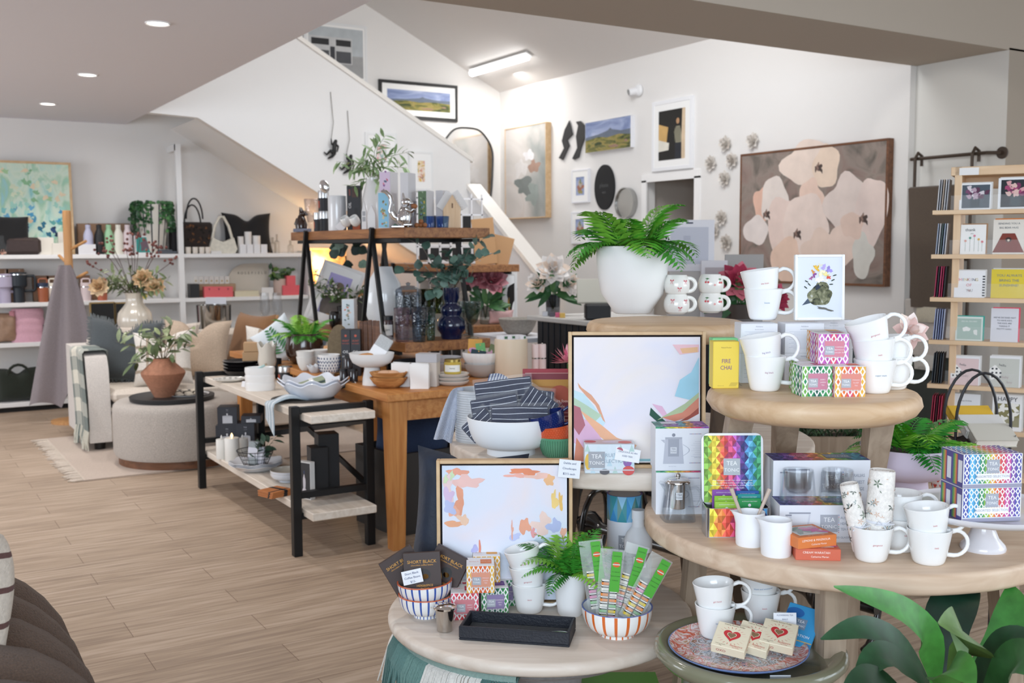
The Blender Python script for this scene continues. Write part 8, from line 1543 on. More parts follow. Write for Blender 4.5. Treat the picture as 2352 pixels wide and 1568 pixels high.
hung('framed_print','upper of two small white framed blue prints on the right wall','picture',1312,1351,391,467,.018,'satin','ececf0',tower,matw=.06);hung('framed_print','lower of two small white framed blue prints on the right wall','picture',1311,1350,487,560,.018,'satin','ececf0',tower,matw=.06)
def magnolia(c,w,h,m):
    c.use('umber');c.rect(-w/2,0,w/2,h,.0004,'ffffff');c.use('blush');L=.0007
    for i,(x,z,a,b,col) in enumerate(((-.34,.60,.06,.14,'e3b9a5'),(-.24,.62,.10,.20,'e6dad2'),(-.38,.40,.09,.12,'e4d9d4'),(-.02,.90,.16,.17,'e9d6c9'),(.12,.86,.09,.16,'e9d2be'),(.02,.64,.08,.14,'e8cbbb'),(-.16,.40,.13,.26,'e6d0c6'),(-.02,.44,.15,.24,'e8d5cb'),(-.14,.16,.13,.16,'e6c8b5'),(.08,.24,.11,.15,'e4cdbf'),(.26,.58,.13,.22,'e2d2ca'),(.42,.52,.10,.24,'e3d0c8'),(.24,.28,.10,.16,'e6cfc2'),(.37,.20,.07,.15,'d6d3cb'),(.30,.42,.07,.10,'e0c6b8'))):L += .0001;c.blob(x*w,z*h,a*w,b*h,i+11,L,col,30,.18)
    for x,z,s in ((.06,.85,.03),(-.31,.52,.03),(-.08,.36,.032),(.36,.46,.032)):[c.blob((x+.012*k)*w,(z+.015*(k % 2))*h,s*w*.5,s*h*.9,k+3,L+.0004+.0001*k,('6a5650','8f7468','4f423e')[k],12,.6) for k in range(3)]
paint('umber',('5a534d','7a7068','93857c','8f7a72','6a635b'),4,1.2,seed=31,detail=8);surface('blush',.85,noise=.07,nscale=7)
hung('framed_painting','very large painting of pale blush magnolias in a dark timber frame','painting',1696,2032,355,647,.018,'walnut','ffffff',magnolia,d=.06)
for pts,px,py,lab in (([(0,0),(.3,.35),(.2,.5),(.45,.62),(.30,1.0),(.08,.78),(-.05,.5),(.05,.3),(-.2,.06)],1294,367,'black bird silhouette with raised wings on the right wall'),([(-.15,0),(.05,.05),(.15,.28),(.33,.55),(.30,.85),(.12,.97),(-.08,.97),(.02,.86),(-.08,.6),(-.02,.3),(-.25,.04)],1328,366,'black perching bird silhouette beside the landscape')):
    p=onx(px,py,WX-.01);mb=MB('satin','131315');mb.T=MR(PI/2,4,'X');mb.prism([(x*.40,z*.40) for x,z in pts],0,.008);solo('bird_silhouette',mb,lab,'wall ornament',p,-PI/2)
p=onx(1389,430,WX-.012);t=thing('chalk_sign','black oval chalk sign with faint handwriting on the right wall','sign',p,-PI/2);mb=MB('matte','1b1b1d');mb.T=MR(PI/2,4,'X');mb.prism([(.165*cos(2*PI*i/40),.225*sin(2*PI*i/40)) for i in range(40)],-.01,.01);obj('board',mb,t);mb=MB('matte','5a5a5c');mb.words('please',0,.02,.06,None,.011);mb.words('wait',0,-.05,.04,None,.011);obj('handwriting',mb,t)
p=onx(1438,466,WX-.03);t=thing('wall_clock','round brushed steel clock on the right wall','clock',p,-PI/2);mb=MB('steel','b5b5b3');mb.T=MR(PI/2,4,'X');mb.lathe([(0,-.03),(.145,-.03),(.15,.03),(.14,.03),(.135,.012),(0,.012)],40);obj('case',mb,t)
p=onx(1464,208,WX-.02);t=thing('security_camera','small white security camera high on the right wall','camera',p,-PI/2);obj('mount',MB('satin','e9e9ea').ball((.02,0,.0),(.055,.03,.06),16,10),t);obj('lens_barrel',MB('satin','e6e6e8').tube([(0,-.01,-.005),(-.03,-.08,-.02)],.038,16),t);obj('lens',MB('gloss','0c0c0e').tube([(-.03,-.08,-.02),(-.031,-.083,-.021)],.03,16),t)
for i,(px,py) in enumerate(((1668,330),(1731,323),(1635,375),(1683,368),(1666,410),(1659,500),(1642,528),(1670,556))):
    mb=MB('satin','e3dcd4');blossom(mb,(0,-.012,0),.062,['e3dcd4','e9e3dc','d9d1c8'],i,(4,6,8),facing=(0,-1,.05));solo('ceramic_flower',mb,'white ceramic wall flower, %s' % ('left of the pair at the top','highest of all near the painting','leftmost in the upper group','touching the painting edge at upper left','lowest of the upper group','highest of the lower group','leftmost of the lower group','lowest of all near the painting')[i],'wall ornament',onx(px,py,WX-.01),-PI/2,'ceramic wall flowers',60)
hung('framed_print','black framed landscape print above the stair rail','picture',872,1052,181,268,.035,'satin','1b1b1c',land,wall='b',matw=.06)
hung('framed_print','tall white framed monochrome building print at the top of the stair','picture',700,845,44,180,.03,'satin','e6e6e6',lambda c,w,h,m:(c.use('soft_paint'),c.rect(-w/2,0,w/2,h,.0004,'b9bfc2'),c.rect(-w/2,0,w/2,h*.45,.0006,'a5a5a5'),c.rect(-w*.5,h*.28,w*.28,h*.78,.0008,'c9c9c9'),c.rect(-w*.42,h*.62,-w*.12,h*.74,.001,'333335'),c.rect(0,h*.62,w*.26,h*.74,.001,'333335'),c.rect(-w*.42,h*.3,-w*.12,h*.52,.001,'55565a'),c.rect(-w*.10,h*.3,-w*.02,h*.6,.001,'44454a'),c.rect(0,h*.3,w*.26,h*.52,.001,'55565a')),wall='b',matw=.02)
a,b=ony(1005,480,WY-.02),ony(1140,300,WY-.02);W,Hh=b.x-a.x,b.z-a.z;n=60
out=[(W*.42*math.copysign(abs(cos(q))**.7,cos(q))*(1+.05*sin(5*q)),Hh*.5*math.copysign(abs(sin(q))**.6,sin(q))*1.15) for q in [2*PI*i/n for i in range(n)]]
t=thing('wavy_mirror','wavy edged wall mirror with a thin black frame behind the stair','mirror',(a+b)/2-UP*.06,0);mb=MB('chrome','e2e2e2');mb.T=MR(PI/2,4,'X');mb.prism(out,0,.008);obj('glass',mb,t);obj('frame',MB('satin','1c1d1f').tube([(x,-.006,z) for x,z in out],.012,6,True),t)
hung('framed_print','white framed red floral print on the stair wall','picture',841,914,302,398,.03,'satin','ebebea',noise_art('print_red',5,()),wall='s',matw=.09);hung('framed_print','white framed green abstract print on the stair wall','picture',941,996,346,438,.025,'satin','ebebea',noise_art('print_green',6,()),wall='s',matw=.07)
for px,py,sx,sy,lab in ((767,352,759,211,'upper black climbing figure hanging from a cord on the stair wall'),(802,386,798,254,'lower black climbing figure hanging from a cord on the stair wall')):
    p=ony(px,py,SY-.05);q=ony(sx,sy,SY-.01)-p;k=.085;t=thing('climber_figure',lab,'wall ornament',p,0);ob=bpy.data.meshes.new('body');V=[(0,0,0),(.01,-.1,.5),(.05,-.1,1.0),(.18,-.15,1.35),(-.28,-.05,1.0),(-.30,0,1.6),(.5,-.1,.8),(.45,.1,.25),(-.5,-.2,.25),(-.75,.3,-.15),(-1.0,.35,.1),(-.25,-.1,-.35),(-.55,.3,-.55)]
    E_=[(0,1),(1,2),(2,3),(2,4),(4,5),(2,6),(6,7),(0,8),(8,9),(9,10),(0,11),(11,12)];rr=[.24,.24,.22,.19,.10,.06,.10,.07,.15,.09,.07,.16,.09]
    mb=MB('satin','151413');[mb.tube([Vector(V[i])*k,(Vector(V[i])+Vector(V[j]))*k*.5,Vector(V[j])*k],[rr[i]*k,(rr[i]+rr[j])*.55*k,rr[j]*k],10) for i,j in E_];[mb.ball(Vector(v)*k,r_*k*1.02,10,8) for v,r_ in zip(V,rr)];bpy.data.meshes.remove(ob);obj('body',mb,t,sharp=80)
    obj('cord',MB('matte','6a665f').tube([q,q*.5+Ve((.012,0,0)),Vector(V[5])*k],.003,5),t)
# ================================================================== service counter, unit under the stair, white bench
t=thing('service_counter','dark slatted service counter with a white stone top','counter',(0,0,0),0);obj('top',MB('satin','dcdad6').box((4.13,4.85,.985),(.74,2.24,.03),.004),t);mb=MB('satin','1c2129').box((4.15,4.85,.485),(.64,2.16,.97));[mb.box((3.825,3.80+.07*i,.485),(.012,.058,.96),.003) for i in range(31)];obj('front',mb,t)
def cn(px,dx=.12):p=onx(px,700,3.79+dx);return Ve((p.x,p.y,1.0005))
def peony(name,lab,p,R_,H_,cols,heads,pc,pm='glass',lc=('3f6a3c','2f5a34','4f7a45')):
    t=thing(name,lab,'flowers',p);obj('vase',turn(CUP,R_,H_,pm,pc,28,.004),t);mb,lf=MB('petal',cols[0]),MB('leaf',lc[0])
    for i,(x,z,r) in enumerate(heads):blossom(mb,(x,-.03,H_+z),r,cols,i+3,(6,8,10),facing=(x*4,-1,.6));lf.use(None,lc[1]).tube([(0,0,H_*.3),(x*.5,-.01,H_+z*.4),(x,-.02,H_+z)],.004,5)
    R=random.Random(5)
    for k in range(26):lf.use(None,R.choice(lc));a=R.uniform(0,6.28);lf.leaf((.03*cos(a),-.02,H_+R.uniform(-.02,.06)),(cos(a),-.3,R.uniform(-.3,1)),(0,-1,.6),R.uniform(.10,.17),.045,.3,.15,4)
    obj('petals',mb,t,sharp=60);obj('leaves',lf,t,sharp=60)
peony('peony_vase','white peonies in a dark glass vase at the left end of the counter',cn(1270),.05,.14,('eee6e0','f2ede9','f0dccb'),((-.10,.08,.075),(.0,.17,.10),(.11,.07,.08)),'4a5058')
for i,(px,c) in enumerate(((1252,'dcdce2'),(1268,'5a5560'),(1282,'d9628a'),(1292,'e3b95a'))):plainbox('sweet_box',('tiny white box on the counter in front of the white peonies','tiny dark box on the counter in front of the white peonies','tiny pink box on the counter in front of the white peonies','tiny yellow box on the counter in front of the white peonies')[i],'box',cn(px,.03),.035,.04,.03,c)
q=cn(1372);t=thing('till_screen','cream till screen on a black base behind the fern pot','till',q);obj('base',MB('satin','17191c').box((0,0,.05),(.16,.14,.1),.01),t);mb=MB('satin','d6d3c6');mb.T=T((0,0,.18),-.5);mb.box((0,0,0),(.26,.02,.17),.005);obj('screen',mb,t)
q=cn(1695,.15);peony('peony_pot','deep pink peonies with green leaves in a dark brown pot on the counter',q,.085,.15,('b83a5a','cf5a75','a52f4f','d97a8a'),((.0,.12,.10),(.19,.04,.08),(.13,.12,.05)),'3a2f28','satin')
q=cn(1708,.45);plainbox('tablet','grey tablet screen standing behind the pink peonies','screen',q,.22,.012,height(q,584),'a9a6a4')
def backing(mb,w,h):mb.rect(-w*.38,h*.14,w*.38,h*.86,.0006,'c3c6d2');mb.rect(-w*.07,h*.925,w*.07,h*.955,.001,'3a4256');mb.rect(-w*.10,h*.10+.03,w*.10,h*.2,.0009,'e6e6ec');mb.words('imagevault',0,h*.225,h*.045,'4a4c58',.0012);[mb.rect(-w*.12,h*(.60+.02*i),w*.02,h*(.606+.02*i),.0012,'8a8fa5') for i in range(5)]
q=cn(1582,.10);w,h=m_px(114,q),height(q,505);z0=height(q,623);plainbox('display_riser','pale display riser on the counter holding up a picture frame','stand',q,w*.8,.1,z0,'bdb9b6');mb=MB('satin','e2e2e8').box((0,.012,(h-z0)/2),(w,.024,h-z0),.002);backing(mb,w,h-z0);solo('frame_back',mb,'back of a white picture frame with two stickers behind the fern pot','picture',q+UP*(z0+.0005),FACE)
q=cn(1640,.16);w,h=m_px(60,q),height(q,598);mb=MB('satin','dddce2').box((0,.012,h/2),(w,.024,h),.002);mb.rect(-w*.36,h*.1,w*.36,h*.9,.0006,'b5aeb2');solo('frame_back',mb,'back of a second white frame standing on the counter behind the mugs','picture',q,FACE)
trestle('trestle_shelf','second trestle shelf of dark timber standing under the stair',3.75,4.25,6.85,8.35,1.33,.87,0,(7.15,8.05),.2)
def un(px,z,y=7.0):p=ony(px,650,y);return Ve((p.x,p.y,z+.0005))
for px,a,lab in ((1142,-.25,'kraft paper journal leaning right on the shelf under the stair'),(1118,.1,'kraft paper journal standing upright on the shelf under the stair')):p=un(px,1.33);plainbox('journal',lab,'book',p,.17,.02,height(p,540 if a<0 else 500),'b98f63',FACE,rot=(-.1,-a,FACE))
t=thing('magazine_grid','white wire grid of black and white cards behind the trestle shelf','rack',un(1035,0,7.6),0);mb=MB('satin','dddde0');[mb.box((0,0,.95+.13*i),(.62,.012,.012)) for i in range(8)];[mb.box((-.3+.1*i,0,.95),(.012,.012,1.9)) for i in range(7)];obj('wires',mb,t);R=random.Random(3);[obj('card',MB('paper',R.choice(('1b1b1d','1b1b1d','c9c4bd'))).box((-.25+.1*i,-.012,1.02+.13*j),(.075,.006,.10)),t) for i in range(6) for j in range(6)]
peony('peony_vase','dusty pink peonies on the lower shelf under the stair',un(1115,.87),.05,.14,('b9727c','cf929a','a55f6a'),((.05,.20,.11),(-.08,.22,.08)),'8a8f8c')
p=un(1160,.87);framed('framed_print','white framed black and gold abstract leaning on the lower shelf under the stair','picture',p,.19,.40,.022,'satin','e6e6e6',noise_art('soft_paint',9,((0,.5,.5,.5,'201c1c'),(.0,.55,.16,.3,'d9d9d9'),(.2,.3,.05,.2,'a5803f'))),tilt=.12)
p=un(1150,.87,6.92);solo('pouch',cushion(.20,.11,.07,'d2aaa8',seed=2),'dusty pink pouch on the lower shelf under the stair','bag',p,FACE,None,70)
t=thing('bench','low white bench beside the counter','bench',(3.95,6.4,0),0);obj('top',MB('satin','dfe0e6').box((0,0,.815),(.42,.6,.03)),t);[obj('leg',MB('satin','dfe0e6').box((x,y,.4),(.04,.04,.8)),t) for x in (-.19,.19) for y in (-.28,.28)]
pot('stone_bowl','rough stone bowl on the white bench','bowl',Ve((3.93,6.36,.8305)),.14,.12,BOWL,'stone','a39c93',.01)
# ================================================================== card rack
RZ=FACE-.5;o0=atd(2196,385,4.4);RO_=Ve((o0.x,o0.y,0));rack=thing('card_rack','birch plywood greeting card rack with clear lipped shelves','card rack',RO_,RZ)
def rk(x,y=0,z=0):return RO_+MR(RZ,3,'Z') @ Ve((x,y,z))
def rx(px,z,y=-.02):
    a,b=-.3,1.2
    for _ in range(30):
        m=(a+b)/2
        if pxy(rk(m,y,z))[0]<px:a=m
        else:b=m
    return a
rzs=[atd(2190,y,4.4).z for y in (483,584,683,782,885,985,1090)]
for x in (.0,.62):obj('post',MB('ply_z').box((x+.014,.06,o0.z/2),(.028,.20,o0.z),.002),rack)
obj('top',MB('ply_x').box((.32,.06,o0.z-.018),(.67,.20,.036),.002),rack);obj('header',MB('ply_x').box((.32,.14,o0.z-.05),(.60,.02,.07)),rack)
for z in rzs:obj('shelf',MB('ply_x').box((.29,.0,z-.009),(.74,.13,.018),.001),rack);obj('lip',MB('clear','ffffff').box((.32,-.064,z+.03),(.66,.002,.06)),rack)
mb=MB('paper','eeecea').box((.055,-.043,o0.z-.02),(.075,.001,.03));obj('price_strip',mb,rack)
def gcard(lab,row,x0,x1,yt,c,draw,envelope=None):
    z=rzs[row]+.0005;a,b=rx(x0,z),rx(x1,z);p=rk((a+b)/2,-.045,z);w=b-a;h=height(p,yt);t=thing('greeting_card',lab,'card',p,0,None,(-.12,0,RZ));mb=MB('paper',c).box((0,.001,h/2),(w,.002,h));draw(mb,w,h);obj('card',mb,t)
    obj('envelope',MB('paper',envelope or 'd9d6d2').box((.006,.004,h/2+.004),(w,.002,h+.002)),t)
def bunch(cols,bg):return lambda m,w,h:([m.rect(-w*.42,h*.06,w*.46,h*.94,.0006,bg),m.rect(-w*.15,h*.1,w*.15,h*.4,.0008,'35434a')]+[m.blob(random.Random(k).gauss(0,w*.16),h*.62+random.Random(k+50).gauss(0,h*.10),w*.08,w*.08,k,.001+.00005*k,cols[k % len(cols)],12,.4) for k in range(16)])
gcard('white edged card with small purple and white flowers, top left of the rack',0,2204,2276,420,'eef0f2',bunch(('7a4a6a','d9d0d6','5a2f4a','b9a0b0'),'4a5560'));gcard('white edged card with magenta dahlias, top right of the rack',0,2292,2372,407,'eef0f2',bunch(('a5446f','d9a0a5','7a2f5a','e0bdb5'),'23262e'))
gcard('white thank you card with drawn flowers on the second rack row',1,2206,2264,515,'f2f1ef',lambda m,w,h:[m.words('thank',-w*.12,h*.82,h*.14,'4a4a4a'),m.words('you',-w*.05,h*.70,h*.06,'4a4a4a')]+[(m.rect(w*x-.0006,h*.1,w*x+.0006,h*z,.0006,'8a9a8a'),m.disc(w*x,h*z,w*.05,None,.0009,c)) for x,z,c in ((-.3,.45,'d99a8a'),(-.12,.55,'5f9a8a'),(.05,.62,'d98a9a'),(.22,.5,'e0b05a'),(.36,.42,'d9707a'))],'a9825f')
gcard('orange edged bear rug card on the second rack row',1,2280,2352,503,'e6e0d6',lambda m,w,h:(m.words('SENDING YOU A',0,h*.88,h*.075,'4a5560'),m.words('BIG BEAR HUG',0,h*.76,h*.075,'4a5560'),m.flat([(-w*.5,h*.05),(w*.5,h*.05),(w*.2,h*.60),(-w*.2,h*.60)],.0006,'7f3527'),m.disc(0,h*.42,w*.10,h*.07,.0009,'3a2420'),m.disc(0,h*.40,w*.04,None,.0012,'d9c9b9')),'dd7f2c')
gcard('thinking of you card in coloured capitals with a striped edge',2,2192,2262,621,'f0f0f2',lambda m,w,h:[m.words(ch,w*(-.40+.09*i),h*.66,h*.15,('8a8a92','d9606a','2f3550','d9c98a','b0604f','b9a0a8','2f3550','c9b06a')[i]) for i,ch in enumerate('THINKING')]+[m.words('OF',-w*.02,h*.46,h*.15,'d9707a'),m.words('Y U',0,h*.26,h*.15,'9a9a9a'),m.flat([(x-w*.0,h*.26+z) for x,z in heart(h*.06)],.0006,'b9a0a0')]+[m.rect(w*.42,h*(.06+.1*i),w*.5,h*(.11+.1*i),.0008,'23262e') for i in range(8)])
gcard('bright yellow sunshine card on the third rack row',2,2276,2362,618,'e0c93a',lambda m,w,h:[m.words(s,-w*.02,h*(.78-.17*i),h*.125,'6f7f8a') for i,s in enumerate(('YOU ALWAYS','BRING THE','SUNSHINE!'))])
gcard('sage stork card with a teal envelope on the fourth rack row',3,2195,2257,727,'d9e2dc',lambda m,w,h:(m.rect(-w*.44,h*.06,w*.44,h*.92,.0006,'a9bfb5'),m.words('SPECIAL DELIVERY',0,h*.80,h*.075,'f0f0ec',.0009),m.blob(-w*.10,h*.48,w*.14,h*.10,3,.0009,'f2f2ee'),m.blob(w*.24,h*.36,w*.08,h*.11,5,.0009,'e6e9e4')),'3fa596')
gcard('pink edged card about kids in black capitals on the fourth rack row',3,2275,2338,708,'dddde4',lambda m,w,h:[m.words(s,0,h*(.72-.085*i),h*.062,'3a3c48') for i,s in enumerate(("WE'VE DECIDED NOT",'TO HAVE KIDS.','THE KIDS ARE','TAKING IT','PRETTY HARD.'))],'e6546a')
for x0,x1,c,s,lab in ((2183,2250,'e2c9c9','girl','pale pink hello baby girl card on the fifth rack row'),(2272,2343,'c9cac2','boy','pale grey hello baby boy card on the fifth rack row')):gcard(lab,4,x0,x1,818,'eeeef0',lambda m,w,h,c=c,s=s:[m.rect(-w*.5,0,w*.46,h*.92,.0005,c),m.blob(-w*.32,h*.45,w*.18,h*.24,3,.0007,'f2f0ec'),m.words('hello',-w*.08,h*.70,h*.11,'4a4a50',.0009,-.15),m.words('baby',w*.02,h*.32,h*.11,'b0989a',.0009),m.words(s,w*.16,h*.16,h*.11,'b0989a',.0009)]+[m.disc(-w*(.40-.13*(k % 3)),h*(.32+.13*(k//3)),w*.035,None,.001,'3a3c44') for k in range(8)])
gcard('green and white HAPPY card with big flowers on the sixth rack row',5,2278,2346,908,'f0f0f0',lambda m,w,h:[m.words('HAPPY',0,h*.88,h*.17,'3a3c48'),m.rect(-w*.42,h*.12,w*.42,h*.76,.0006,'8a8458')]+[m.blob(w*x,h*z,w*.16,h*.11,int(z*50),.0009,'f2f0e8',18,.8) for x,z in ((-.15,.62),(.2,.45),(-.15,.3),(.22,.68))]+[m.words('TIME',0,h*.05,h*.10,'3a3c48')])
gcard('white card in a grey envelope on the sixth rack row',5,2185,2250,905,'e9ecf0',lambda m,w,h:m.words('Happy Birthday',0,h*.8,h*.05,'55585f'),'a9a69f')
for r in range(6):
    t=thing('card_bundle','thin upright cards filed at the left end of rack row %s' % ('one','two','three','four','five','six')[r],'cards',rk(-.045,.01,rzs[r]+.0005),RZ,'filed cards');R=random.Random(r)
    for k in range(5):obj('card',MB('paper',(('d9d9dc','b9bcc4','c9b9a9'),('a9b5c9','d6d6da','5a6a6a'),('b0305a','3a3a40','c24a70'),('9aa5c9','b9c2dc','8f9ac0'),('2f3a44','4a4f55','3f3a35'),('b0304f','c2405f','5a2a35'))[r][k % 3]).at((-.02+.009*k,0,0),0,.06).box((0,0,.065),(.003,.10,.13)),t)
# ================================================================== wall ladder and throws
lx=NX-.10;A,B=onx(2092,366,lx),onx(2282,347,lx);t=thing('towel_ladder','dark bronze ladder rail hung on the niche wall','ladder',(0,0,0),0);BZ_='black_metal','4a3d33'
ym=A.y-.06;obj('rail',MB(*BZ_).tube([(lx,A.y,A.z),(lx,B.y+.05,A.z),(NX-.03,B.y,A.z),(NX,B.y,A.z)],.012,8),t);obj('rosette',MB(*BZ_).tube([(NX-.012,B.y,A.z),(NX,B.y,A.z)],.04,20),t)
for y in (ym,onx(2240,350,lx).y):obj('upright',MB(*BZ_).tube([(lx+.04,y,A.z-.05),(lx+.04,y,A.z+.02),(lx,y,A.z+.04),(lx-.03,y,A.z),(lx-.03,y,A.z-1.75)],.011,8),t)
for k in range(4):obj('rung',MB(*BZ_).tube([(lx-.03,ym,A.z-.28-.42*k),(lx-.03,onx(2240,350,lx).y,A.z-.28-.42*k)],.010,8),t)
def hthrow(lab,c,fc,zt0,zb0,y0,y1,off):
    t=thing('wool_throw',lab,'blanket',(0,0,0),0);mb=MB('cloth',c);X=lx-.045-off
    for s in (0,1):mb.grid(lambda u,v:(X-.008*sin(9*u)*v-.004*s*(1-2*0),y0+(y1-y0)*(u if s else 1-u)+.10*v*(.5-(u if s else 1-u)),zt0+(zb0-zt0)*v),20,8)
    mb.grid(lambda u,v:(X+.05*v,y0+(y1-y0)*u,zt0+.012*sin(PI*v)),10,3);obj('weave',mb,t,sharp=70);mb=MB('cloth',fc);n=46
    for i in range(n):y=y0+.05+(y1-y0-.1)*i/(n-1);mb.tube([(X,y+.05*(i/n-.5)*-2,zb0+.005),(X-.004,y-.10*(i/n-.5),zb0-.05),(X,y-.10*(i/n-.5)+.004*sin(i*3),zb0-.10)],[.0045,.005,.003],4)
    obj('fringe',mb,t)
zr=lambda py,px=2120:onx(px,py,lx-.05).z
hthrow('brown wool throw with cream fringe over the top rung of the ladder','5c4f44','d9d0bd',zr(432),zr(705),ym-.42,ym-.0,.045);hthrow('pale cream throw with white fringe below the brown one','c9c2bb','dddad4',zr(690),zr(815),ym-.40,ym+.02,.025);hthrow('dark grey green throw lowest on the ladder','3a403c','3a403c',zr(800),zr(1010),ym-.38,ym+.02,.005)
# ================================================================== magazine stand, planter, black hat stand
p=atd(2243,980,3.55);z0=p.z;p=Ve((p.x,p.y,0));t=thing('magazine_stand','black wire magazine stand with a tall looped handle','stand',p,FACE);w=m_px(62,atd(2243,980,3.55))
for y in (-.05,.05):obj('hoop',MB('black_metal','2a2a2e').tube([(-w,y,0),(-w,y,z0+.02)]+[(-w*cos(q),y,z0+.02+.17*sin(q)) for q in [PI*i/14 for i in range(15)]]+[(w,y,0)],.005,6),t)
mb=MB('black_metal','26262a');mb.grid(lambda u,v:(w*(2*u-1)*.96,.10*(2*v-1),z0-.03-.05*(1-(2*u-1)**2)+.02*(2*v-1)**2),16,8);mb.grid(lambda u,v:(w*(1-2*u)*.96,.10*(2*v-1),z0-.033-.05*(1-(2*u-1)**2)+.02*(2*v-1)**2),16,8);obj('cradle',mb,t)
for i,(c,y,lab) in enumerate((('e0b43a',.05,'yellow covered notebook lying in the magazine stand'),('d9d6d2',-.01,'grey checked notebook lying in the magazine stand'),('c9c4b8',-.06,'pale notebook at the front of the magazine stand'))):book(lab,p+FV((.01*i,y,z0-.03+.022*(2-i))),w*1.55,.09,.03,c,FACE,rot=(.5,0,FACE))
p=atd(1885,1000,3.95);zt0=atd(1885,992,3.95).z;p=Ve((p.x,p.y,0));t=thing('planter_crate','tall weathered timber crate of spiky green herbs behind the pale table','plant',p,FACE);w=.34;mb=MB('legwood_z');[mb.box((x,y,zt0/2),d_) for x,y,d_ in ((-w/2,0,(.02,.2,zt0)),(w/2,0,(.02,.2,zt0)),(0,-.1,(w,.02,zt0)),(0,.1,(w,.02,zt0)))];obj('crate',mb,t);obj('soil',MB('stone','2f251d').box((0,0,zt0-.03),(w-.02,.18,.02)),t);mb=MB('leaf','2c4a2c');R=random.Random(4)
for k in range(60):
    a,e=R.uniform(0,6.28),R.uniform(.5,1.4);b=Ve((R.uniform(-.15,.15),R.uniform(-.08,.08),zt0-.02));d=Ve((cos(a)*cos(e),sin(a)*cos(e),sin(e)));l=R.uniform(.08,.17);mb.use(None,'3a4a30').tube([b,b+d*l],.0015,4)
    for j in range(9):mb.use(None,R.choice(('2c4a2c','3f5f38','22391f')));mb.leaf(b+d*l*(j/9),(R.uniform(-1,1),R.uniform(-1,1),.8),(0,-1,.3),.035,.006,0,.1,2)
obj('herbs',mb,t,sharp=60)
a,b=onz(1300,1190,.22),onz(2015,1398,.22);t=thing('hat_stand','black bentwood hat stand lying on the floor beneath the tables','hat stand',(0,0,0),0);v=b-a;BK=('gloss','121113')
rad=lambda s:.022+.045*max(math.exp(-((s-k)/.03)**2) for k in (.10,.86));obj('pole',MB(*BK).tube([a+v*(i/60) for i in range(61)],[rad(i/60) for i in range(61)],12),t,sharp=60)
sd=v.normalized().cross(UP)
for s,k in ((.04,1),(.04,-1),(.2,1),(.2,-1),(.93,1),(.93,-1)):c=a+v*s;obj('hook',MB(*BK).tube([c+sd*k*.10*(1-cos(q))+UP*.205*sin(q) for q in [PI*1.5*i/16 for i in range(17)]],.013,8),t,sharp=60)
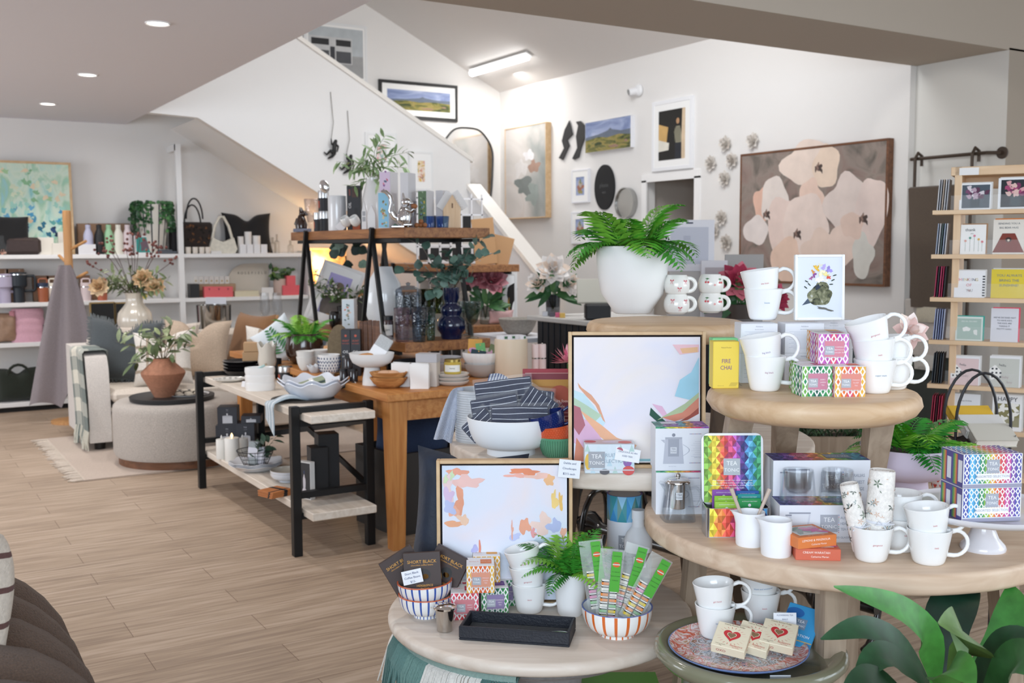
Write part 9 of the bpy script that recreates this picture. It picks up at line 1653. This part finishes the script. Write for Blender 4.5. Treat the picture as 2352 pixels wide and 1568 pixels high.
# ================================================================== broad leaved plant under the pale table
p0=onz(2160,1930,.0);p0=atd(2165,1560,2.3);p0=Ve((p0.x,p0.y,0));t=thing('broad_leaf_plant','large plant with broad glossy green leaves under the pale table','plant',p0,0);obj('pot',MB('satin','1d1d1f').lathe([(0,0),(.12,0),(.15,.24),(.14,.24),(.13,.2),(0,.2)],32),t)
for i,(pts,W,c) in enumerate(((((2150,1560,2.3),(2130,1450,2.25),(2060,1395,2.2),(1915,1347,2.12)),.075,'3f8a35'),(((2140,1590,2.25),(2060,1470,2.15),(1980,1440,2.1),(1885,1468,2.05)),.062,'1f4a2c'),(((2180,1580,2.3),(2170,1440,2.35),(2200,1370,2.4),(2245,1345,2.45)),.10,'123022'),(((2190,1600,2.2),(2230,1500,2.1),(2210,1440,2.0),(2155,1432,1.98)),.10,'5a7a3a'),(((2220,1600,2.2),(2290,1520,2.1),(2330,1480,2.05),(2400,1470,2.0)),.09,'1f3f28'),(((2150,1600,2.2),(2080,1530,2.1),(2020,1500,2.05),(1960,1570,2.0)),.07,'1f4a2a'),(((2170,1610,2.1),(2170,1540,2.0),(2200,1530,1.95),(2240,1575,1.9)),.075,'3f7a2f'),(((2200,1600,2.3),(2300,1480,2.35),(2330,1390,2.4),(2320,1340,2.45)),.07,'3a7a33'),(((2260,1620,2.1),(2310,1540,2.0),(2350,1510,1.95),(2420,1560,1.9)),.09,'2f5a2f'),(((2100,1620,2.1),(2040,1570,2.0),(1990,1562,1.95),(1930,1600,1.92)),.07,'1a3f24'))):
    P=[p0+UP*.22]+[atd(*q) for q in pts];P=[q-p0 for q in P];F_=[]
    for k in range(len(P)-1):
        for s in range(5):F_.append(P[k].lerp(P[k+1],s/5))
    F_.append(P[-1])
    for _ in range(3):F_=[F_[0]]+[(F_[j-1]+F_[j]*2+F_[j+1])/4 for j in range(1,len(F_)-1)]+[F_[-1]]
    mb=MB('leaf',c);n=len(F_);vs=[]
    for j,q in enumerate(F_):
        s=j/(n-1);tg=(F_[min(n-1,j+1)]-F_[max(0,j-1)]).normalized();wd=W*.52*(max(.06,sin(PI*max(0,(s-.22)/.78))**.75) if s>.22 else .06);sd_=tg.cross((EYE-p0-q).normalized()+UP*.7).normalized();nr=sd_.cross(tg);vs += [q-sd_*wd+nr*.25*wd,q,q+sd_*wd+nr*.25*wd]
    mb.add(vs,[f for j in range(n-1) for f in ((3*j,3*j+1,3*j+4,3*j+3),(3*j+1,3*j+2,3*j+5,3*j+4))]);obj('leaf',mb,t,sharp=70)
# ================================================================== brown channelled armchair at the lower left
e=onz(150,1480,.34);yb=onz(60,1337,.66).y;t=thing('armchair','dark brown boucle armchair with a deep channelled rounded arm','armchair',(0,0,0),0);X=e.x-.07
for k in range(8):
    y=yb-.10-.185*k;pts=[(X-.62,y,.66),(X-.45,y,.665),(X-.30,y,.66),(X-.17,y,.635),(X-.09,y,.55),(X-.06,y,.40),(X-.065,y,.22),(X-.09,y,.10)]
    mb=MB('boucle','584538');F_=[Vector(a).lerp(Vector(b),s/3) for a,b in zip(pts,pts[1:]) for s in range(3)]+[Vector(pts[-1])];F_=[F_[0]]+[(F_[j-1]+F_[j]*2+F_[j+1])/4 for j in range(1,len(F_)-1)]+[F_[-1]];mb.tube(F_,.104,14);obj('channel',mb,t,sharp=70)
obj('core',MB('boucle','584538').box((X-.42,yb-.78,.27),(.60,1.5,.5),.05),t)
p=atd(-165,1470,1.95);p=Ve((p.x,p.y,.56));solo('cushion',cushion(.36,.40,.15,'cfc2b4',colf=lambda u,v:'5a3530' if int(v*30) % 5 == 1 else 'd0c4b6',nu=22,nv=36,seed=3),'cream cushion with dark brown stripes on the brown armchair','cushion',p,rot=(-.15,0,FACE-.7),sharp=70)
